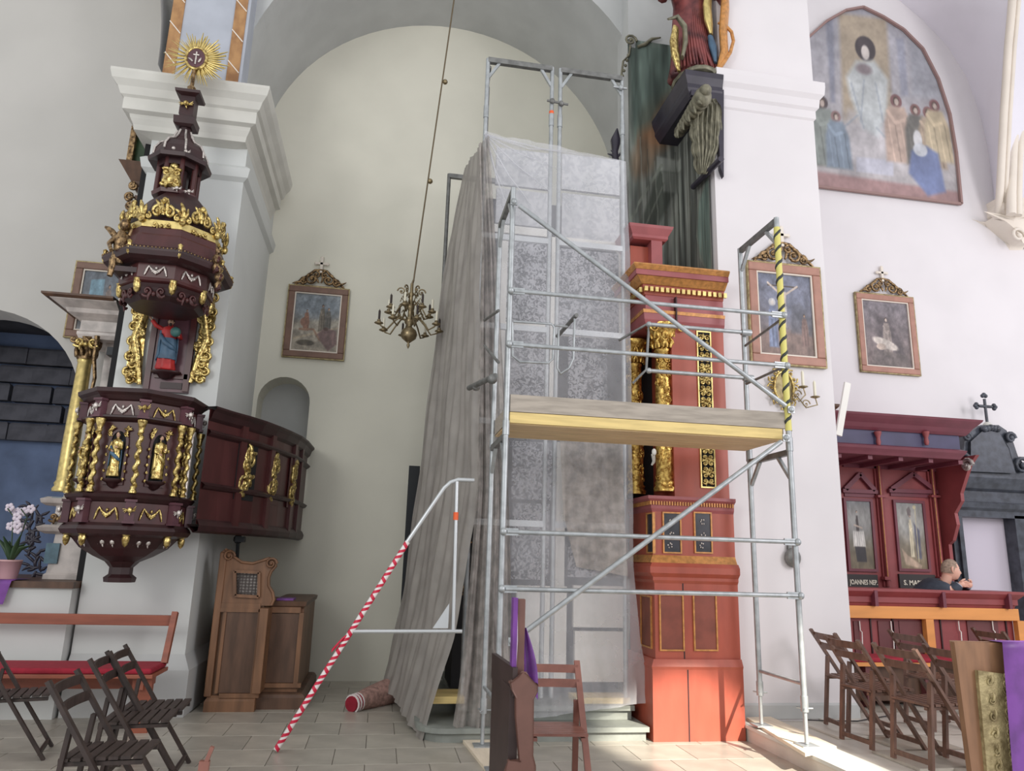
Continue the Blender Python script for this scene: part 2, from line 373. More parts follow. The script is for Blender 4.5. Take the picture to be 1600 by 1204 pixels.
# ------------------------------------------------------------------ painter
class Cv:
    def __init__(s, w, h, top, bot, asp=1.0, seed=1):
        s.w, s.h = w, h; s.asp = asp
        s.X, s.Y = np.meshgrid(np.linspace(0, 1, w), np.linspace(0, 1, h))
        t = s.Y[..., None]; s.c = np.array(top)*(1-t) + np.array(bot)*t; s.rs = np.random.RandomState(seed)
    def blend(s, m, col): s.c = s.c*(1-m[..., None]) + np.array(col)*m[..., None]
    def ell(s, cx, cy, rx, ry, col, ang=0, soft=.25, a=1):
        dx = (s.X-cx); dy = (s.Y-cy)/s.asp
        c_, s_ = cos(ang), sin(ang)
        d = np.sqrt(((dx*c_+dy*s_)/rx)**2 + ((-dx*s_+dy*c_)/(ry/s.asp))**2)
        s.blend(np.clip((1-d)/soft+.5, 0, 1)*a, col); return s
    def poly(s, pts, col, a=1, soft=.012):
        ins = np.zeros(s.X.shape, bool); dm = np.full(s.X.shape, 9.0); n = len(pts)
        for i in range(n):
            x1, y1 = pts[i]; x2, y2 = pts[(i+1) % n]
            cnd = ((y1 > s.Y) != (y2 > s.Y)); 
            xi = (x2-x1)*(s.Y-y1)/((y2-y1) if abs(y2-y1) > 1e-9 else 1e-9)+x1
            ins ^= cnd & (s.X < xi)
            L = max(1e-9, (x2-x1)**2+(y2-y1)**2); t = np.clip(((s.X-x1)*(x2-x1)+(s.Y-y1)*(y2-y1))/L, 0, 1)
            dm = np.minimum(dm, np.hypot(s.X-x1-t*(x2-x1), s.Y-y1-t*(y2-y1)))
        sd = np.where(ins, dm, -dm); s.blend(np.clip(sd/soft+.5, 0, 1)*a, col); return s
    def line(s, pts, wd, col, a=1):
        for (x1, y1), (x2, y2) in zip(pts[:-1], pts[1:]):
            L = max(1e-9, (x2-x1)**2+(y2-y1)**2); t = np.clip(((s.X-x1)*(x2-x1)+(s.Y-y1)*(y2-y1))/L, 0, 1)
            d = np.hypot(s.X-x1-t*(x2-x1), (s.Y-y1-t*(y2-y1))/s.asp)
            s.blend(np.clip((wd-d)/(wd*.5)+.5, 0, 1)*a, col)
        return s
    def noise(s, amp, cell=8, oct=3, vstretch=1):
        for o in range(oct):
            gw = int(cell*2**o)+2; gh = int(cell*2**o/vstretch)+2
            g = s.rs.rand(gh, gw)
            xx = s.X*(gw-1.01); yy = s.Y*(gh-1.01); xi = xx.astype(int); yi = yy.astype(int); fx = xx-xi; fy = yy-yi
            fx = fx*fx*(3-2*fx); fy = fy*fy*(3-2*fy)
            v = (g[yi, xi]*(1-fx)+g[yi, xi+1]*fx)*(1-fy)+(g[yi+1, xi]*(1-fx)+g[yi+1, xi+1]*fx)*fy
            s.c = s.c*(1+(v-.5)[..., None]*amp/(1+o*.5))
        return s
    def person(s, x, y, h, col, head=(170, 130, 105), halo=None, lean=0.0, wd=.3, hair=(70, 50, 40)):
        """standing robed figure, head centre at (x,y), total height h"""
        w = h*wd
        if halo: s.ell(x, y, h*.105*s.asp**0, h*.105*s.asp, halo, soft=.15)
        b = [(x-w*.28, y+h*.08), (x+w*.28, y+h*.08), (x+w*.5+lean*h*.3, y+h*.35), (x+w*.55+lean*h, y+h*.92), (x-w*.55+lean*h, y+h*.92), (x-w*.5+lean*h*.3, y+h*.35)]
        s.poly(b, col, soft=.02)
        dk = tuple(c*.72 for c in col); lt = tuple(min(255, c*1.18) for c in col)
        for k in range(4):
            xx = x-w*.35+w*.22*k; s.line([(xx, y+h*.3), (xx+w*.1+lean*h, y+h*.9)], h*.012, dk if k % 2 else lt, .7)
        s.line([(x-w*.35, y+h*.17), (x-w*.1, y+h*.33), (x+w*.2, y+h*.28)], h*.028, lt, .8)
        s.ell(x, y, h*.055, h*.07*s.asp, hair); s.ell(x+h*.006, y+h*.012*s.asp, h*.04, h*.052*s.asp, head)
        return s
def paint_obj(name, cv, pos, parent=None, m='paint', **kw):
    """pos(u,v) -> world, u right, v down"""
    h, w = cv.h, cv.w
    us = np.linspace(0, 1, w); vs_ = np.linspace(0, 1, h)
    mb = MB(); rows = [[pos(u, v) for u in us] for v in vs_]
    mb.grid(rows, False); mb.f = [f[::-1] for f in mb.f]
    o = mb.build(name, m, parent, **kw)
    g_ = cv.c.mean(2, keepdims=True); cv.c = g_+(cv.c-g_)*.68
    c = np.clip(cv.c/255., 0, 1); c = np.where(c <= .04045, c/12.92, ((c+.055)/1.055)**2.4)
    col = np.ones((h*w, 4)); col[:, :3] = c.reshape(-1, 3)
    at = o.data.color_attributes.new('paint', 'FLOAT_COLOR', 'POINT'); at.data.foreach_set('color', col.ravel())
    return o
# ================================================================== SETTING
YL, YB, YR, XLF, XRF = 8.03, 10.1, 7.05, -1.80, 3.44
AX, AZ, AR, YV = 0.58, 7.04, 2.66, 8.32
def rloft(mb, x0, x1, y0, y1, prof, sides='lrf'):
    """mouldings round a rectangular plan: prof = [(projection, z)]"""
    L = 'l' in sides; R = 'r' in sides; F = 'f' in sides; B = 'b' in sides; vs = []
    for p, z in prof:
        a, b, c, d = x0-p*L, x1+p*R, y0-p*F, y1+p*B
        vs += [(a, c, z), (b, c, z), (b, d, z), (a, d, z)]
    n = len(prof); fs = [(i*4+k, i*4+(k+1) % 4, (i+1)*4+(k+1) % 4, (i+1)*4+k) for i in range(n-1) for k in range(4)]
    fs += [(3, 2, 1, 0), tuple((n-1)*4+k for k in range(4))]
    return mb.add(vs, fs)
ex = lambda Y: (lambda a, b, c: Vector((a, Y+c, b)))         # 2D (x,z) at depth Y, thickness goes back
# floor, tiles
mb = MB(); mb.box(-7, 9, 3.5, 10.6, -.25, -.012); floor = mb.build('floor', 'grout', kind='structure')
rd = random.Random(4)
tile_me = []
for i in range(4):
    mb = MB(); rloft(mb, .0025, .4875, .0025, .4875, [(0, -.02), (0, -.002), (-.002, 0)], 'lrfb')
    t = mb.build('stone_tile', 'tile%d' % i, floor); tile_me.append(t.data)
    bpy.data.objects.remove(t)
def tile_at(x, y, z=0, me=None, par=floor):
    o = bpy.data.objects.new('stone_tile', me or rd.choice(tile_me)); COL.objects.link(o); o.parent = par; o.location = (x, y, z)
for j in range(11):
    for i in range(-9, 8):
        x = i*.49 + (.245 if j % 2 else 0); y = 4.75+j*.49
        if -4.6 < x < 3.45 and not (y > 7.75 and x < -2.0): tile_at(x, y)
# dais
mb = MB(); e0, e1 = PZ(1151, 1124, .14), PZ(1300, 1192, .14); e2 = e1+(e1-e0)*.9; dp = [(e0.x, e0.y), (e2.x, e2.y), (9, e2.y), (9, 9.3), (e0.x, 9.3)]
mb.plate([dp], lambda a, b, c: Vector((a, b, .118-c)), .125); dais = mb.build('floor_dais', 'daisstone', kind='structure')
mb = MB(); mb.plate([[(e0.x-.02, e0.y+.05), (e2.x-.02, e2.y), (e2.x+.33, e2.y), (e0.x+.3, e0.y+.05)]], lambda a, b, c: Vector((a, b, .142-c)), .028)
mb.build('kerb_slab', 'stone_trim', dais)
dt = []
for i, c in enumerate(['daisstone', 'tile2']):
    mb = MB(); rloft(mb, .004, .55, .004, .55, [(0, -.02), (0, -.003), (-.004, 0)], 'lrfb'); t = mb.build('stone_tile', c, dais); dt.append(t.data); bpy.data.objects.remove(t)
for j in range(9):
    for i in range(10):
        x, y = 3.75+i*.555+(.27 if j % 2 else 0), 4.8+j*.5
        if y > e2.y and x > e2.x+.36-(y-e2.y)*(e2.x-e0.x)/(e0.y-e2.y): tile_at(x, y, .14, rd.choice(dt), dais)
# back wall with niche
nx0, nx1 = PY(398, 660, YB).x, PY(481, 660, YB).x
ncx, nr = (nx0+nx1)/2, (nx1-nx0)/2; ntop = PY(438, 588, YB).z; nb = ntop-nr-1.35
niche = [(nx0, nb), (nx1, nb)] + [(ncx+nr*cos(a), ntop-nr+nr*sin(a)) for a in [pi*k/14 for k in range(15)]]
def rect(x0, x1, z0, z1): return [(x0, z0), (x1, z0), (x1, z1), (x0, z1)]
mb = MB(); mb.plate([rect(-3.0, 4.8, -.2, 11), niche], ex(YB), .5)
mb.build('wall_back', 'plaster_green', kind='structure')
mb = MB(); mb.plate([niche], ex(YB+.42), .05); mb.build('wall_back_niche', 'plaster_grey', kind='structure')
# the cream painted upper zone follows the lunette of the vault: thin coat of plaster
zc = 5.1
cz = [(-2.5, zc), (3.6, zc), (3.6, AZ), ] + [(AX+(AR+.15)*cos(a), AZ+(AR+.15)*sin(a)) for a in [pi*k/24 for k in range(25)]]
# vault barrel
mb = MB(); rows = []
for k in range(41):
    a = -.06 + (pi+.26)*k/40
    rows.append([V(AX+AR*cos(a), YV, AZ+AR*sin(a)), V(AX+(AR+.012)*cos(a), 8.9, AZ+(AR+.012)*sin(a)), V(AX+(AR+.02)*cos(a), YB+.02, AZ+(AR+.02)*sin(a))])
mb.grid(rows); mb.grid([[p+V(0, 0, .0)+V(p.x-AX, 0, p.z-AZ).normalized()*.3 for p in r] for r in rows])
mb.build('ceiling_vault', 'plaster_grey', kind='structure')
# spandrel wall over the arch
arc = [(AX+AR*cos(a), AZ+AR*sin(a)) for a in [pi*k/40 for k in range(41)]]
mb = MB(); mb.plate([[(4.3, 6.95), (4.3, 12.5), (-2.7, 12.5), (-2.7, 6.5), (AX-AR, 6.5)] + arc[::-1] + [(AX+AR, 6.95)]], ex(YV-.02), .28)
mb.build('wall_spandrel', 'plaster_grey', kind='structure')
# left pier
mb = MB(); mb.box(-2.83, XLF, YL, YB+.1, 0, 6.6)
rloft(mb, -2.83, XLF, YL, YB, [(0, 5.62), (.05, 5.66), (.07, 5.76), (.03, 5.80), (0, 5.82)], 'lrf')
pierL = mb.build('wall_pier_left', 'plaster', kind='structure')
mb = MB(); rloft(mb, -2.83, XLF-.15, YL, 9.9, [(.1, 6.0)] and [(0, 6.02), (.15, 6.04), (.16, 6.10), (.19, 6.16), (.20, 6.20), (.26, 6.22), (.26, 6.36), (.29, 6.38), (.32, 6.46), (.37, 6.52), (.39, 6.60), (.39, 6.63), (0, 6.65)], 'lrf')
mb.build('cornice', 'stone_trim', pierL)
mb = MB(); rloft(mb, -2.83, XLF, YL, YB, [(.07, 0), (.07, .42), (.03, .5), (0, .56)], 'rf'); mb.build('plinth', 'plaster_grey', pierL)
# rib over left pier, painted panel and two marbled bands
xa, xb = PY(265, 40, YL).x, PY(388, 40, YL).x
mb = MB(); mb.box(xa, xb, YL, YV, 6.55, 12.5); ribL = mb.build('trim_rib_left', 'plaster_blue', kind='structure')
for p0, p1 in ((265, 284), (364, 383)):
    mb = MB(); mb.box(PY(p0, 40, YL-.01).x, PY(p1, 40, YL-.01).x, YL-.012, YL+.01, 6.6, 12.5); mb.build('painted_band', 'band', ribL)
    mb = MB(); 
    for k in range(12): mb.beam((PY(p0, 40, YL).x, YL-.014, 7.15+k*.42), (PY(p1, 40, YL).x, YL-.014, 7.0+k*.42), .012, .006, (0, 1, 0))
    mb.build('painted_line', 'stone_trim_cream', ribL)
# right pier
XR1 = 4.72
mb = MB(); mb.box(XRF, XR1, YR, YB+.1, 0, 7.2); mb.box(XRF+.12, XR1+.05, YR+.03, YB, 7.2, 12.5); pierR = mb.build('wall_pier_right', 'plaster_pink', kind='structure')
mb = MB(); rloft(mb, XRF+.02, XR1, YR, 9.3, [(0, 6.70), (.02, 6.72), (.02, 6.82), (.05, 6.85), (.06, 6.95), (.1, 7.0), (.11, 7.1), (.11, 7.16), (0, 7.2)], 'rf'); mb.build('cornice', 'plaster_pink', pierR)
mb = MB(); rloft(mb, XRF, XR1, YR, 9.3, [(.02, .14), (.02, .26), (0, .28)], 'rf'); mb.build('baseboard', 'plaster_grey', pierR)
# right rib with band, and the fin wall that carries the painted drapery
xc, xd = PY(1015, 30, 8.0).x, PY(1046, 30, 8.0).x
mb = MB(); mb.box(xc-.12, 4.2, 8.0, YV+.1, 9.0, 12.5); ribR = mb.build('trim_rib_right', 'plaster_grey', kind='structure')
mb = MB(); mb.box(xc, xd, 7.985, 8.01, 9.0, 12.5); mb.build('painted_band', 'band', ribR)
YF = 8.04; fx0 = PY(984, 300, YF-.06).x
mb = MB(); mb.box(fx0+.02, XRF+.1, YF, 8.5, 0, 9.2); mb.build('wall_fin', 'plaster_grey', kind='structure')
# left bay: upper wall with arched chapel opening, chamber, lower wall
YW = 9.2; c0 = PY(0, 490, YW); c1 = PY(118, 610, YW)
acx, acz, ar = -4.75, c1.z-.25, 1.17
op = [(acx-ar, 1.0), (acx+ar, 1.0)] + [(acx+ar*cos(a), acz+ar*sin(a)) for a in [pi*k/24 for k in range(25)]]
mb = MB(); mb.plate([rect(-8, -2.4, 1.0-.05, 12), op], ex(YW), .45); mb.build('wall_left', 'plaster_warm', kind='structure')
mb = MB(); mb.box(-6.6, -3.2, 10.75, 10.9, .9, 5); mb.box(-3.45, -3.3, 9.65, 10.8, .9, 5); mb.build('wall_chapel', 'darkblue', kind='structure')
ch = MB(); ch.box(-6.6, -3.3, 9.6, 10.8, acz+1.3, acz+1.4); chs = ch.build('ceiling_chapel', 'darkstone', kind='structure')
rd = random.Random(8); stones = []
for k in range(4):
    mb = MB(); rloft(mb, 0, .42+.05*k, 0, .12, [(0, 0), (0, .2), (-.02, .23)], 'lrfb'); t = mb.build('rubble_stone', 'brick', chs); stones.append(t.data); bpy.data.objects.remove(t)
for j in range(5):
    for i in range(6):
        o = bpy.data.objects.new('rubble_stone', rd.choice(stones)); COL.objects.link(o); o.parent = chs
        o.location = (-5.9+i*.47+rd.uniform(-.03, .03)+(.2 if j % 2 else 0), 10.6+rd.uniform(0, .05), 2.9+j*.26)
zs = PY(0, 908, 7.9).z
mb = MB(); mb.box(-8, -2.86, 7.9, YW+.1, 0, zs-.05); wl = mb.build('wall_left_lower', 'plaster', kind='structure')
mb = MB(); mb.box(-8, -2.84, 7.86, 9.7, zs-.05, zs+.01); mb.build('ledge', 'oakdark', wl)
mb = MB(); mb.box(-2.93, -2.5, 8.15, 9.7, zs, 6.8); mb.build('wall_gap_shade', 'black', kind='structure')  # black block painted as the shade in the gap between altar and pier
# left bay vault springing behind the rib
mb = MB(); rows = []
for k in range(20):
    a = pi*.5*k/19; rows.append([V(-5.5+2.6*cos(a), yy, 7.0+3.4*sin(a)) for yy in (8.05, 8.6, YW+.02)])
mb.grid(rows); mb.build('ceiling_vault_left', 'plaster_warm', kind='structure')
# right bay wall and vault
YQ = 9.3
mb = MB(); mb.box(4.4, 13, YQ, YQ+.3, 0, 12.5); mb.build('wall_right', 'plaster_pink', kind='structure')
wallc = [(1365, -60), (1395, -8), (1440, 30), (1480, 72), (1510, 120), (1532, 180), (1545, 240), (1552, 300), (1556, 345)]
ribc = [(1590, -60), (1580, -8), (1577, 30), (1573, 72), (1570, 120), (1566, 180), (1563, 240), (1560, 300), (1557, 345)]
W1 = [PY(x, y, YQ) for x, y in wallc]; W2 = []
for i, (x, y) in enumerate(ribc): W2.append(PY(x, y, YQ-.12-1.6*min(1, (len(ribc)-1-i)/8)))
mb = MB(); rows = []
for a, b in zip(W1, W2): rows.append([a.lerp(b, t) + V(0, 0, .25*sin(pi*t)*(1-0)) * (0.6) for t in [k/6 for k in range(7)]])
mb.grid(rows); mb.build('ceiling_vault_right', 'plaster_lilac', kind='structure')
mb = MB()
for off, r in ((0, .055), (.10, .035)):
    mb.tube([p+V(off, -.03, 0) for p in W2], r, 8)
mb.build('trim_rib_moulding', 'stone_trim_cream', kind='structure')
# second rib (beyond) and lilac web between
r2 = [(1612, -40), (1600, 60), (1592, 120), (1586, 180), (1582, 240), (1580, 300), (1580, 335)]
R2 = [PY(x, y, 8.9) for x, y in r2]
mb = MB(); mb.tube(R2, .07, 8); mb.tube([p+V(.13, 0, 0) for p in R2], .05, 8); mb.build('trim_rib_second', 'stone_trim_cream', kind='structure')
mb = MB(); n = 10; rows = []
for i in range(n):
    t = i/(n-1); a = W2[0].lerp(W2[-1], t) if 0 else W2[min(8, int(t*8))]
    rows.append([a+V(.03, .02, 0), a+V(.6, .25, .05), a+V(1.6, .3, .1)])
mb.grid(rows); mb.build('ceiling_web', 'plaster_lilac', kind='structure')
# rib corbel
cb = thing('rib_corbel', 'cream plaster corbel with curled leaf under the ribs, far right above portal', 'corbel', tuple(PY(1575, 385, YQ)))
c = PY(1580, 330, YQ); s1 = PY(1600, 330, YQ).x-PY(1580, 330, YQ).x
mb = MB(); rloft(mb, PY(1545, 340, YQ).x, PY(1625, 340, YQ).x, YQ-.3, YQ, [(-.02, PY(1580, 352, YQ).z), (.03, PY(1580, 345, YQ).z), (.03, PY(1580, 338, YQ).z), (0, PY(1580, 332, YQ).z), (.02, PY(1580, 324, YQ).z)], 'lrf'); mb.build('capital', 'stone_trim_cream', cb)
mb = MB(); prof = [(1532, 348), (1562, 352), (1600, 350), (1630, 352), (1620, 375), (1596, 386), (1578, 386), (1562, 372), (1548, 360)]
mb.plate([[(PY(x, y, YQ).x, PY(x, y, YQ).z) for x, y in prof][::-1]], ex(YQ-.26), .26); o = mb.build('bracket', 'stone_trim_cream', cb); bev(o, .05, 3)
mb = MB(); fr = Fr(PY(1590, 368, YQ-.27), (1, 0, 0)); scroll(mb, fr, 0, 0, .13, 1.2, 0, 1, .03); mb.build('curl', 'stone_trim_cream', cb)

# ================================================================== painted drapery (mural) on fin wall and flank
cv = Cv(150, 260, (116, 122, 112), (108, 114, 106), asp=.5, seed=5)
cv.noise(.6, 6, 4, 2.5)
for k in range(26):
    x = .04+.037*k; y0 = .28+.03*sin(k*1.7); c = (86, 86, 76) if k % 2 else (132, 134, 124)
    cv.line([(x, y0), (x+.02*sin(k), .6), (x+.03*sin(k*2.1), 1)], .006+.005*(k % 3), c, .8)
cv.ell(.24, .3, .15, .10, (150, 96, 56), .5, .6, .9).ell(.45, .22, .2, .10, (92, 74, 58), -.4, .5, .8).ell(.12, .42, .1, .07, (112, 82, 56), .3, .6, .7)
cv.poly([(0, .0), (.38, .0), (.48, .14), (.30, .2), (.2, .3), (.04, .35)], (84, 108, 98), .8, .05)
cv.poly([(.02, .72), (.28, .44), (.5, .44), (.2, .68), (.02, .84)], (64, 70, 60), .8, .02)
cv.poly([(.24, .41), (.5, .42), (.5, .46), (.24, .46)], (142, 146, 136), .9, .01).poly([(.28, .46), (.46, .46), (.45, .53), (.29, .53)], (120, 124, 114), .9, .01)
cv.line([(.28, .44), (.02, .62)], .012, (120, 126, 112), .8).line([(.3, .5), (.04, .74)], .008, (104, 108, 96), .8)
cv.poly([(.82, .62), (.98, .56), (.98, .86), (.9, .85), (.8, .78), (.76, .72)], (100, 126, 114), .9, .02)
cv.line([(.82, .6), (.76, .72), (.8, .79), (.92, .86), (.98, .86)], .013, (112, 122, 108), .9)
cv.noise(.45, 14, 3, 3)
for k in range(14): cv.line([(.1+.06*k, .35+.04*(k % 4)), (.12+.06*k, .6), (.1+.062*k, .95)], .004, (60, 62, 54) if k % 2 else (140, 142, 130), .6)
mz0, mz1 = 4.2, PY(984, 62, YF-.02).z
wA = XRF-fx0; wB = YF-YR-.12; tA = wA/(wA+wB)
def mpos(u, v):
    top = mz1 - .25*max(0, (u-.55))*2 - .12*(abs(u-.04) < .03)
    z = top+(mz0-top)*v
    if u < tA: return V(fx0+wA*(u/tA), YF-.03, z)
    return V(XRF-.025, YF-.03-wB*((u-tA)/(1-tA)), z)
mur = paint_obj('painted_drapery', cv, mpos, None, 'fresco', label='green and brown painted drapery mural beside the red altar', cat='mural')
# small iron finial at the mural's top left corner
mb = MB(); q = PY(985, 66, YF-.05); fr = Fr(q, (1, 0, 0))
scroll(mb, fr, 0, .02, .085, 1.5, 0, 1, .018); mb.tube([fr(.0, -.05, 0), fr(-.02, -.2, 0), fr(-.1, -.3, 0), fr(-.13, -.55, 0), fr(-.12, -.75, 0)], .014, 6)
mb.tube([fr(.1, -.05, 0), fr(.2, 0, 0), fr(.3, .1, 0), fr(.42, .14, 0)], [.02, .026, .022, .01], 6)
for k in range(6): mb.ball(fr(-.03-.02*k, -.2-.08*k, .0), .022, 6, 4)
mb.build('carved_finial', 'acanthus', None, 'curled dark iron finial with hanging chain, at the top left corner of the drapery mural', 'finial')
mb = MB(); q = PY(962, 225, YF-.05); fr = Fr(q, (1, 0, 0))
mb.tube([fr(0, -.3), fr(-.01, -.1), fr(0, .05), fr(.02, .22)], [.05, .04, .07, .01], 7); mb.ball(fr(0, -.28), .06, 8, 5); mb.tube([fr(0, -.5), fr(0, -.3)], [.07, .03], 8)
for k in range(4): leafs(mb, fr, 0, -.2, pi/2+.6*(k-1.5), .12, .02)
mb.build('carved_flame_vase', 'shelfblack', None, 'small dark carved vase finial beside the top right tube of the tall tower', 'finial')

# ================================================================== fresco in the right bay
fo = [(1262, 60), (1290, 35), (1320, 18), (1347, 13), (1378, 28), (1410, 48), (1440, 78), (1464, 125), (1482, 180), (1492, 240), (1500, 320)]
F2 = [PY(x, y, YQ-.02) for x, y in fo]; fb0, fb1 = PY(1262, 283, YQ-.02), PY(1500, 320, YQ-.02)
fx = [p.x for p in F2]; fz = [p.z for p in F2]; X0 = fx[0]-.35; X1 = fx[-1]; Z1 = max(fz); Z0 = fb1.z
cv = Cv(170, 180, (150, 148, 162), (170, 160, 160), seed=9)
cu_ = lambda x: (PY(x, 200, YQ).x-X0)/(X1-X0)
def FC(x, y): p = PY(x, y, YQ-.02); return ((p.x-X0)/(X1-X0), (Z1-p.z)/(Z1-Z0))
cv.poly([FC(1310, 20), FC(1385, 30), FC(1395, 190), FC(1318, 190)], (166, 140, 104), .9, .03)
cv.poly([FC(1290, 30), FC(1302, 30), FC(1305, 160), FC(1298, 160)], (112, 116, 140), .8, .02).poly([FC(1400, 60), FC(1412, 60), FC(1420, 150), FC(1408, 150)], (128, 132, 156), .8, .02)
cv.poly([FC(1420, 60), FC(1480, 90), FC(1490, 160), FC(1425, 150)], (150, 156, 172), .6, .04)
cv.poly([FC(1300, 250), FC(1410, 262), FC(1400, 180), FC(1325, 170)], (190, 182, 186), .7, .04)
cv.poly([FC(1240, 262), FC(1500, 300), FC(1502, 322), FC(1240, 290)], (158, 96, 92), .8, .02)
cv.poly([FC(1338, 245), FC(1396, 250), FC(1396, 275), FC(1338, 268)], (176, 176, 196), .9, .01)
cv.ell(*FC(1352, 76), .066, .07, (52, 42, 46), soft=.12)
cv.poly([FC(1338, 95), FC(1366, 95), FC(1388, 125), FC(1386, 170), FC(1372, 215), FC(1348, 200), FC(1328, 150), FC(1322, 120)], (182, 190, 192), .95, .03)
cv.ell(*FC(1352, 82), .026, .04, (206, 190, 180)).ell(*FC(1350, 108), .05, .03, (130, 110, 116), soft=.6)
for a, b in (((1330, 130), (1350, 200)), ((1350, 125), (1345, 190)), ((1368, 130), (1380, 190)), ((1340, 180), (1300, 215)), ((1370, 200), (1384, 215))): cv.line([FC(*a), FC(*b)], .006, (150, 160, 172), .8)
for hx, hy, hh, colr, hal in ((1272, 150, 110, (120, 116, 104), (86, 60, 56)), (1284, 160, 100, (118, 128, 120), (70, 54, 56)), (1306, 182, 82, (104, 124, 146), (142, 96, 92)), (1400, 158, 100, (188, 150, 128), (120, 64, 66)), (1430, 172, 90, (96, 92, 84), (130, 74, 70)), (1450, 176, 90, (170, 140, 110), (128, 72, 70)), (1460, 165, 92, (196, 170, 124), (132, 70, 72))):
    x, y = FC(hx, hy); cv.person(x, y, hh/240*.85, colr, (186, 158, 142), hal, wd=.5)
cv.poly([FC(1424, 235), FC(1448, 228), FC(1466, 240), FC(1478, 300), FC(1450, 306), FC(1420, 270)], (84, 104, 168), .95, .02).ell(*FC(1434, 218), .028, .05, (206, 204, 206)).ell(*FC(1438, 234), .045, .035, (200, 204, 214))
cv.noise(.22, 10, 4)
def fpos(u, v):
    x = X0+(X1-X0)*u; zt = np.interp(x, [X0]+fx, [fz[0]-.45]+fz);     zb = Z0
    return V(x, YQ-.02, zt+(zb-zt)*v)
# sample colours at the true height so figures are not squashed by the arched top
src = cv.c.copy()
for j in range(cv.w):
    x = X0+(X1-X0)*j/(cv.w-1); zt = np.interp(x, [X0]+fx, [fz[0]-.45]+fz)
    vv = (Z1-(zt+(Z0-zt)*np.linspace(0, 1, cv.h)))/(Z1-Z0)*(cv.h-1)
    for k in range(3): cv.c[:, j, k] = np.interp(vv, np.arange(cv.h), src[:, j, k])
fres = thing('arched_fresco', 'faded arched fresco of a white robed seated figure among haloed people', 'fresco', (fx[-1], YQ, Z0))
cv.c = cv.c*.78+np.array((188, 184, 190))*.22
paint_obj('painted_field', cv, fpos, fres, 'fresco')
mb = MB(); pts = [V(X0, YQ-.02, fz[0]-.45)]+[V(a, YQ-.02, b) for a, b in zip(fx, fz)]+[V(X1, YQ-.02, Z0), V(X0, YQ-.02, Z0)]
for a, b in zip(pts[:-1], pts[1:]): mb.beam(a+V(0, -.03, 0), b+V(0, -.03, 0), .035, .04, (0, 1, 0))
mb.build('painted_border', mat('fresco_border', srgb(150, 122, 118), .8), fres)
# ================================================================== front scaffold
def zat(x, y, Y): return PY(x, y, Y).z
def xat(x, y, Y): return PY(x, y, Y).x
def pbox(mb, x0, y0, x1, y1, Y0, Y1, Yr=None):
    """axis aligned box whose front face spans these points of the view at depth Yr"""
    Yr = Yr or Y0; xm, ym = (x0+x1)/2, (y0+y1)/2
    return mb.box(xat(x0, ym, Yr), xat(x1, ym, Yr), Y0, Y1, zat(xm, y1, Yr), zat(xm, y0, Yr))
YA, YC, SXL, SXR, TR = 5.9, 6.63, .958, 3.485, .0245
sc = thing('scaffold', 'galvanised tube scaffold with timber deck, standing in front of the red altar', 'scaffold', (2.2, 6.2, 0))
zFL = zat(800, 297, YA); zFR = zat(1221, 338, YA); zT = (zFL+zFR)/2
zdk = zat(790, 664, YA)
zbR = zat(1262, 1155, YA)+.02
corners = {'fl': (SXL, YA, .03), 'bl': (SXL, YC, .03), 'fr': (SXR, YA, .17), 'br': (SXR, YC, .17)}
for k, (x, y, z) in corners.items():
    mb = MB(); mb.tube([(x, y, z+.28), (x, y, zT)], TR, 10)
    for zz in (z+.28, zdk-.05): mb.tube([(x, y, zz-.03), (x, y, zz+.09)], TR*1.25, 10)
    mb.build('standard', 'galv', sc)
    mb = MB(); mb.tube([(x, y, z+.01), (x, y, z+.34)], .017, 8); mb.box(x-.075, x+.075, y-.075, y+.075, z-.006, z+.006); mb.lathe([(.03, 0), (.03, .03)], (x, y, z+.26), 8)
    for a in range(3): mb.tube([(x, y, z+.275), (x+.07*cos(a*2.1), y+.07*sin(a*2.1), z+.275)], .007, 5)
    mb.build('base_jack', 'galv', sc)
for x in (SXL, SXR):
    s = 1 if x == SXL else -1
    for zz, w in ((zT-.03, .05), (zdk-.09, .05)):
        mb = MB(); mb.box(x-.022, x+.022, YA+.02, YC-.02, zz-w/2, zz+w/2); mb.build('transom', 'galvdark', sc)
        for yy, d in ((YA, 1), (YC, -1)):
            mb = MB(); mb.beam((x, yy+d*.02, zz-.22), (x, yy+d*.2, zz-.02), .03, .03, (1, 0, 0)); mb.build('gusset', 'galv', sc)
    zl = .17 if x == SXR else .03
    mb = MB(); mb.tube([(x, YA, zl+.46), (x, YC, zl+.46)], .016, 8); mb.build('bottom_transom', 'galv', sc)
# ledgers on the front plane
def lz(yl, yr): return ((SXL, YA-.03, zat(797, yl, YA)), (SXR, YA-.03, zat(1225, yr, YA)))
for yl, yr, in ((458, 493), (540, 572), (831, 846), (918, 931)):
    z1 = (zat(795, yl, YA)+zat(1232, yr, YA))/2
    mb = MB(); mb.tube([(SXL+.03, YA-.035, z1), (SXR-.03, YA-.035, z1)], .019, 8)
    for x, s in ((SXL, 1), (SXR, -1)):
        mb.box(min(x, x+s*.12), max(x, x+s*.12), YA-.044, YA-.028, z1-.028, z1+.028); mb.ball((x, YA-.04, z1), .032, 7, 5)
    mb.build('guard_rail', 'galv', sc)
for a, b in (((803, 315), (1236, 640)), ((1228, 684), (800, 1002))):
    pa, pb = PY(*a, YA-.06), PY(*b, YA-.06); d = (pb-pa).normalized()
    mb = MB(); mb.tube([pa+d*.06, pb-d*.06], .022, 8)
    for p, s in ((pa, 1), (pb, -1)): mb.box(p.x-.03, p.x+.03, YA-.068, YA-.05, p.z-.03, p.z+.03); mb.ball((p.x, YA-.06, p.z), .03, 7, 5)
    mb.build('diagonal_brace', 'galv', sc)
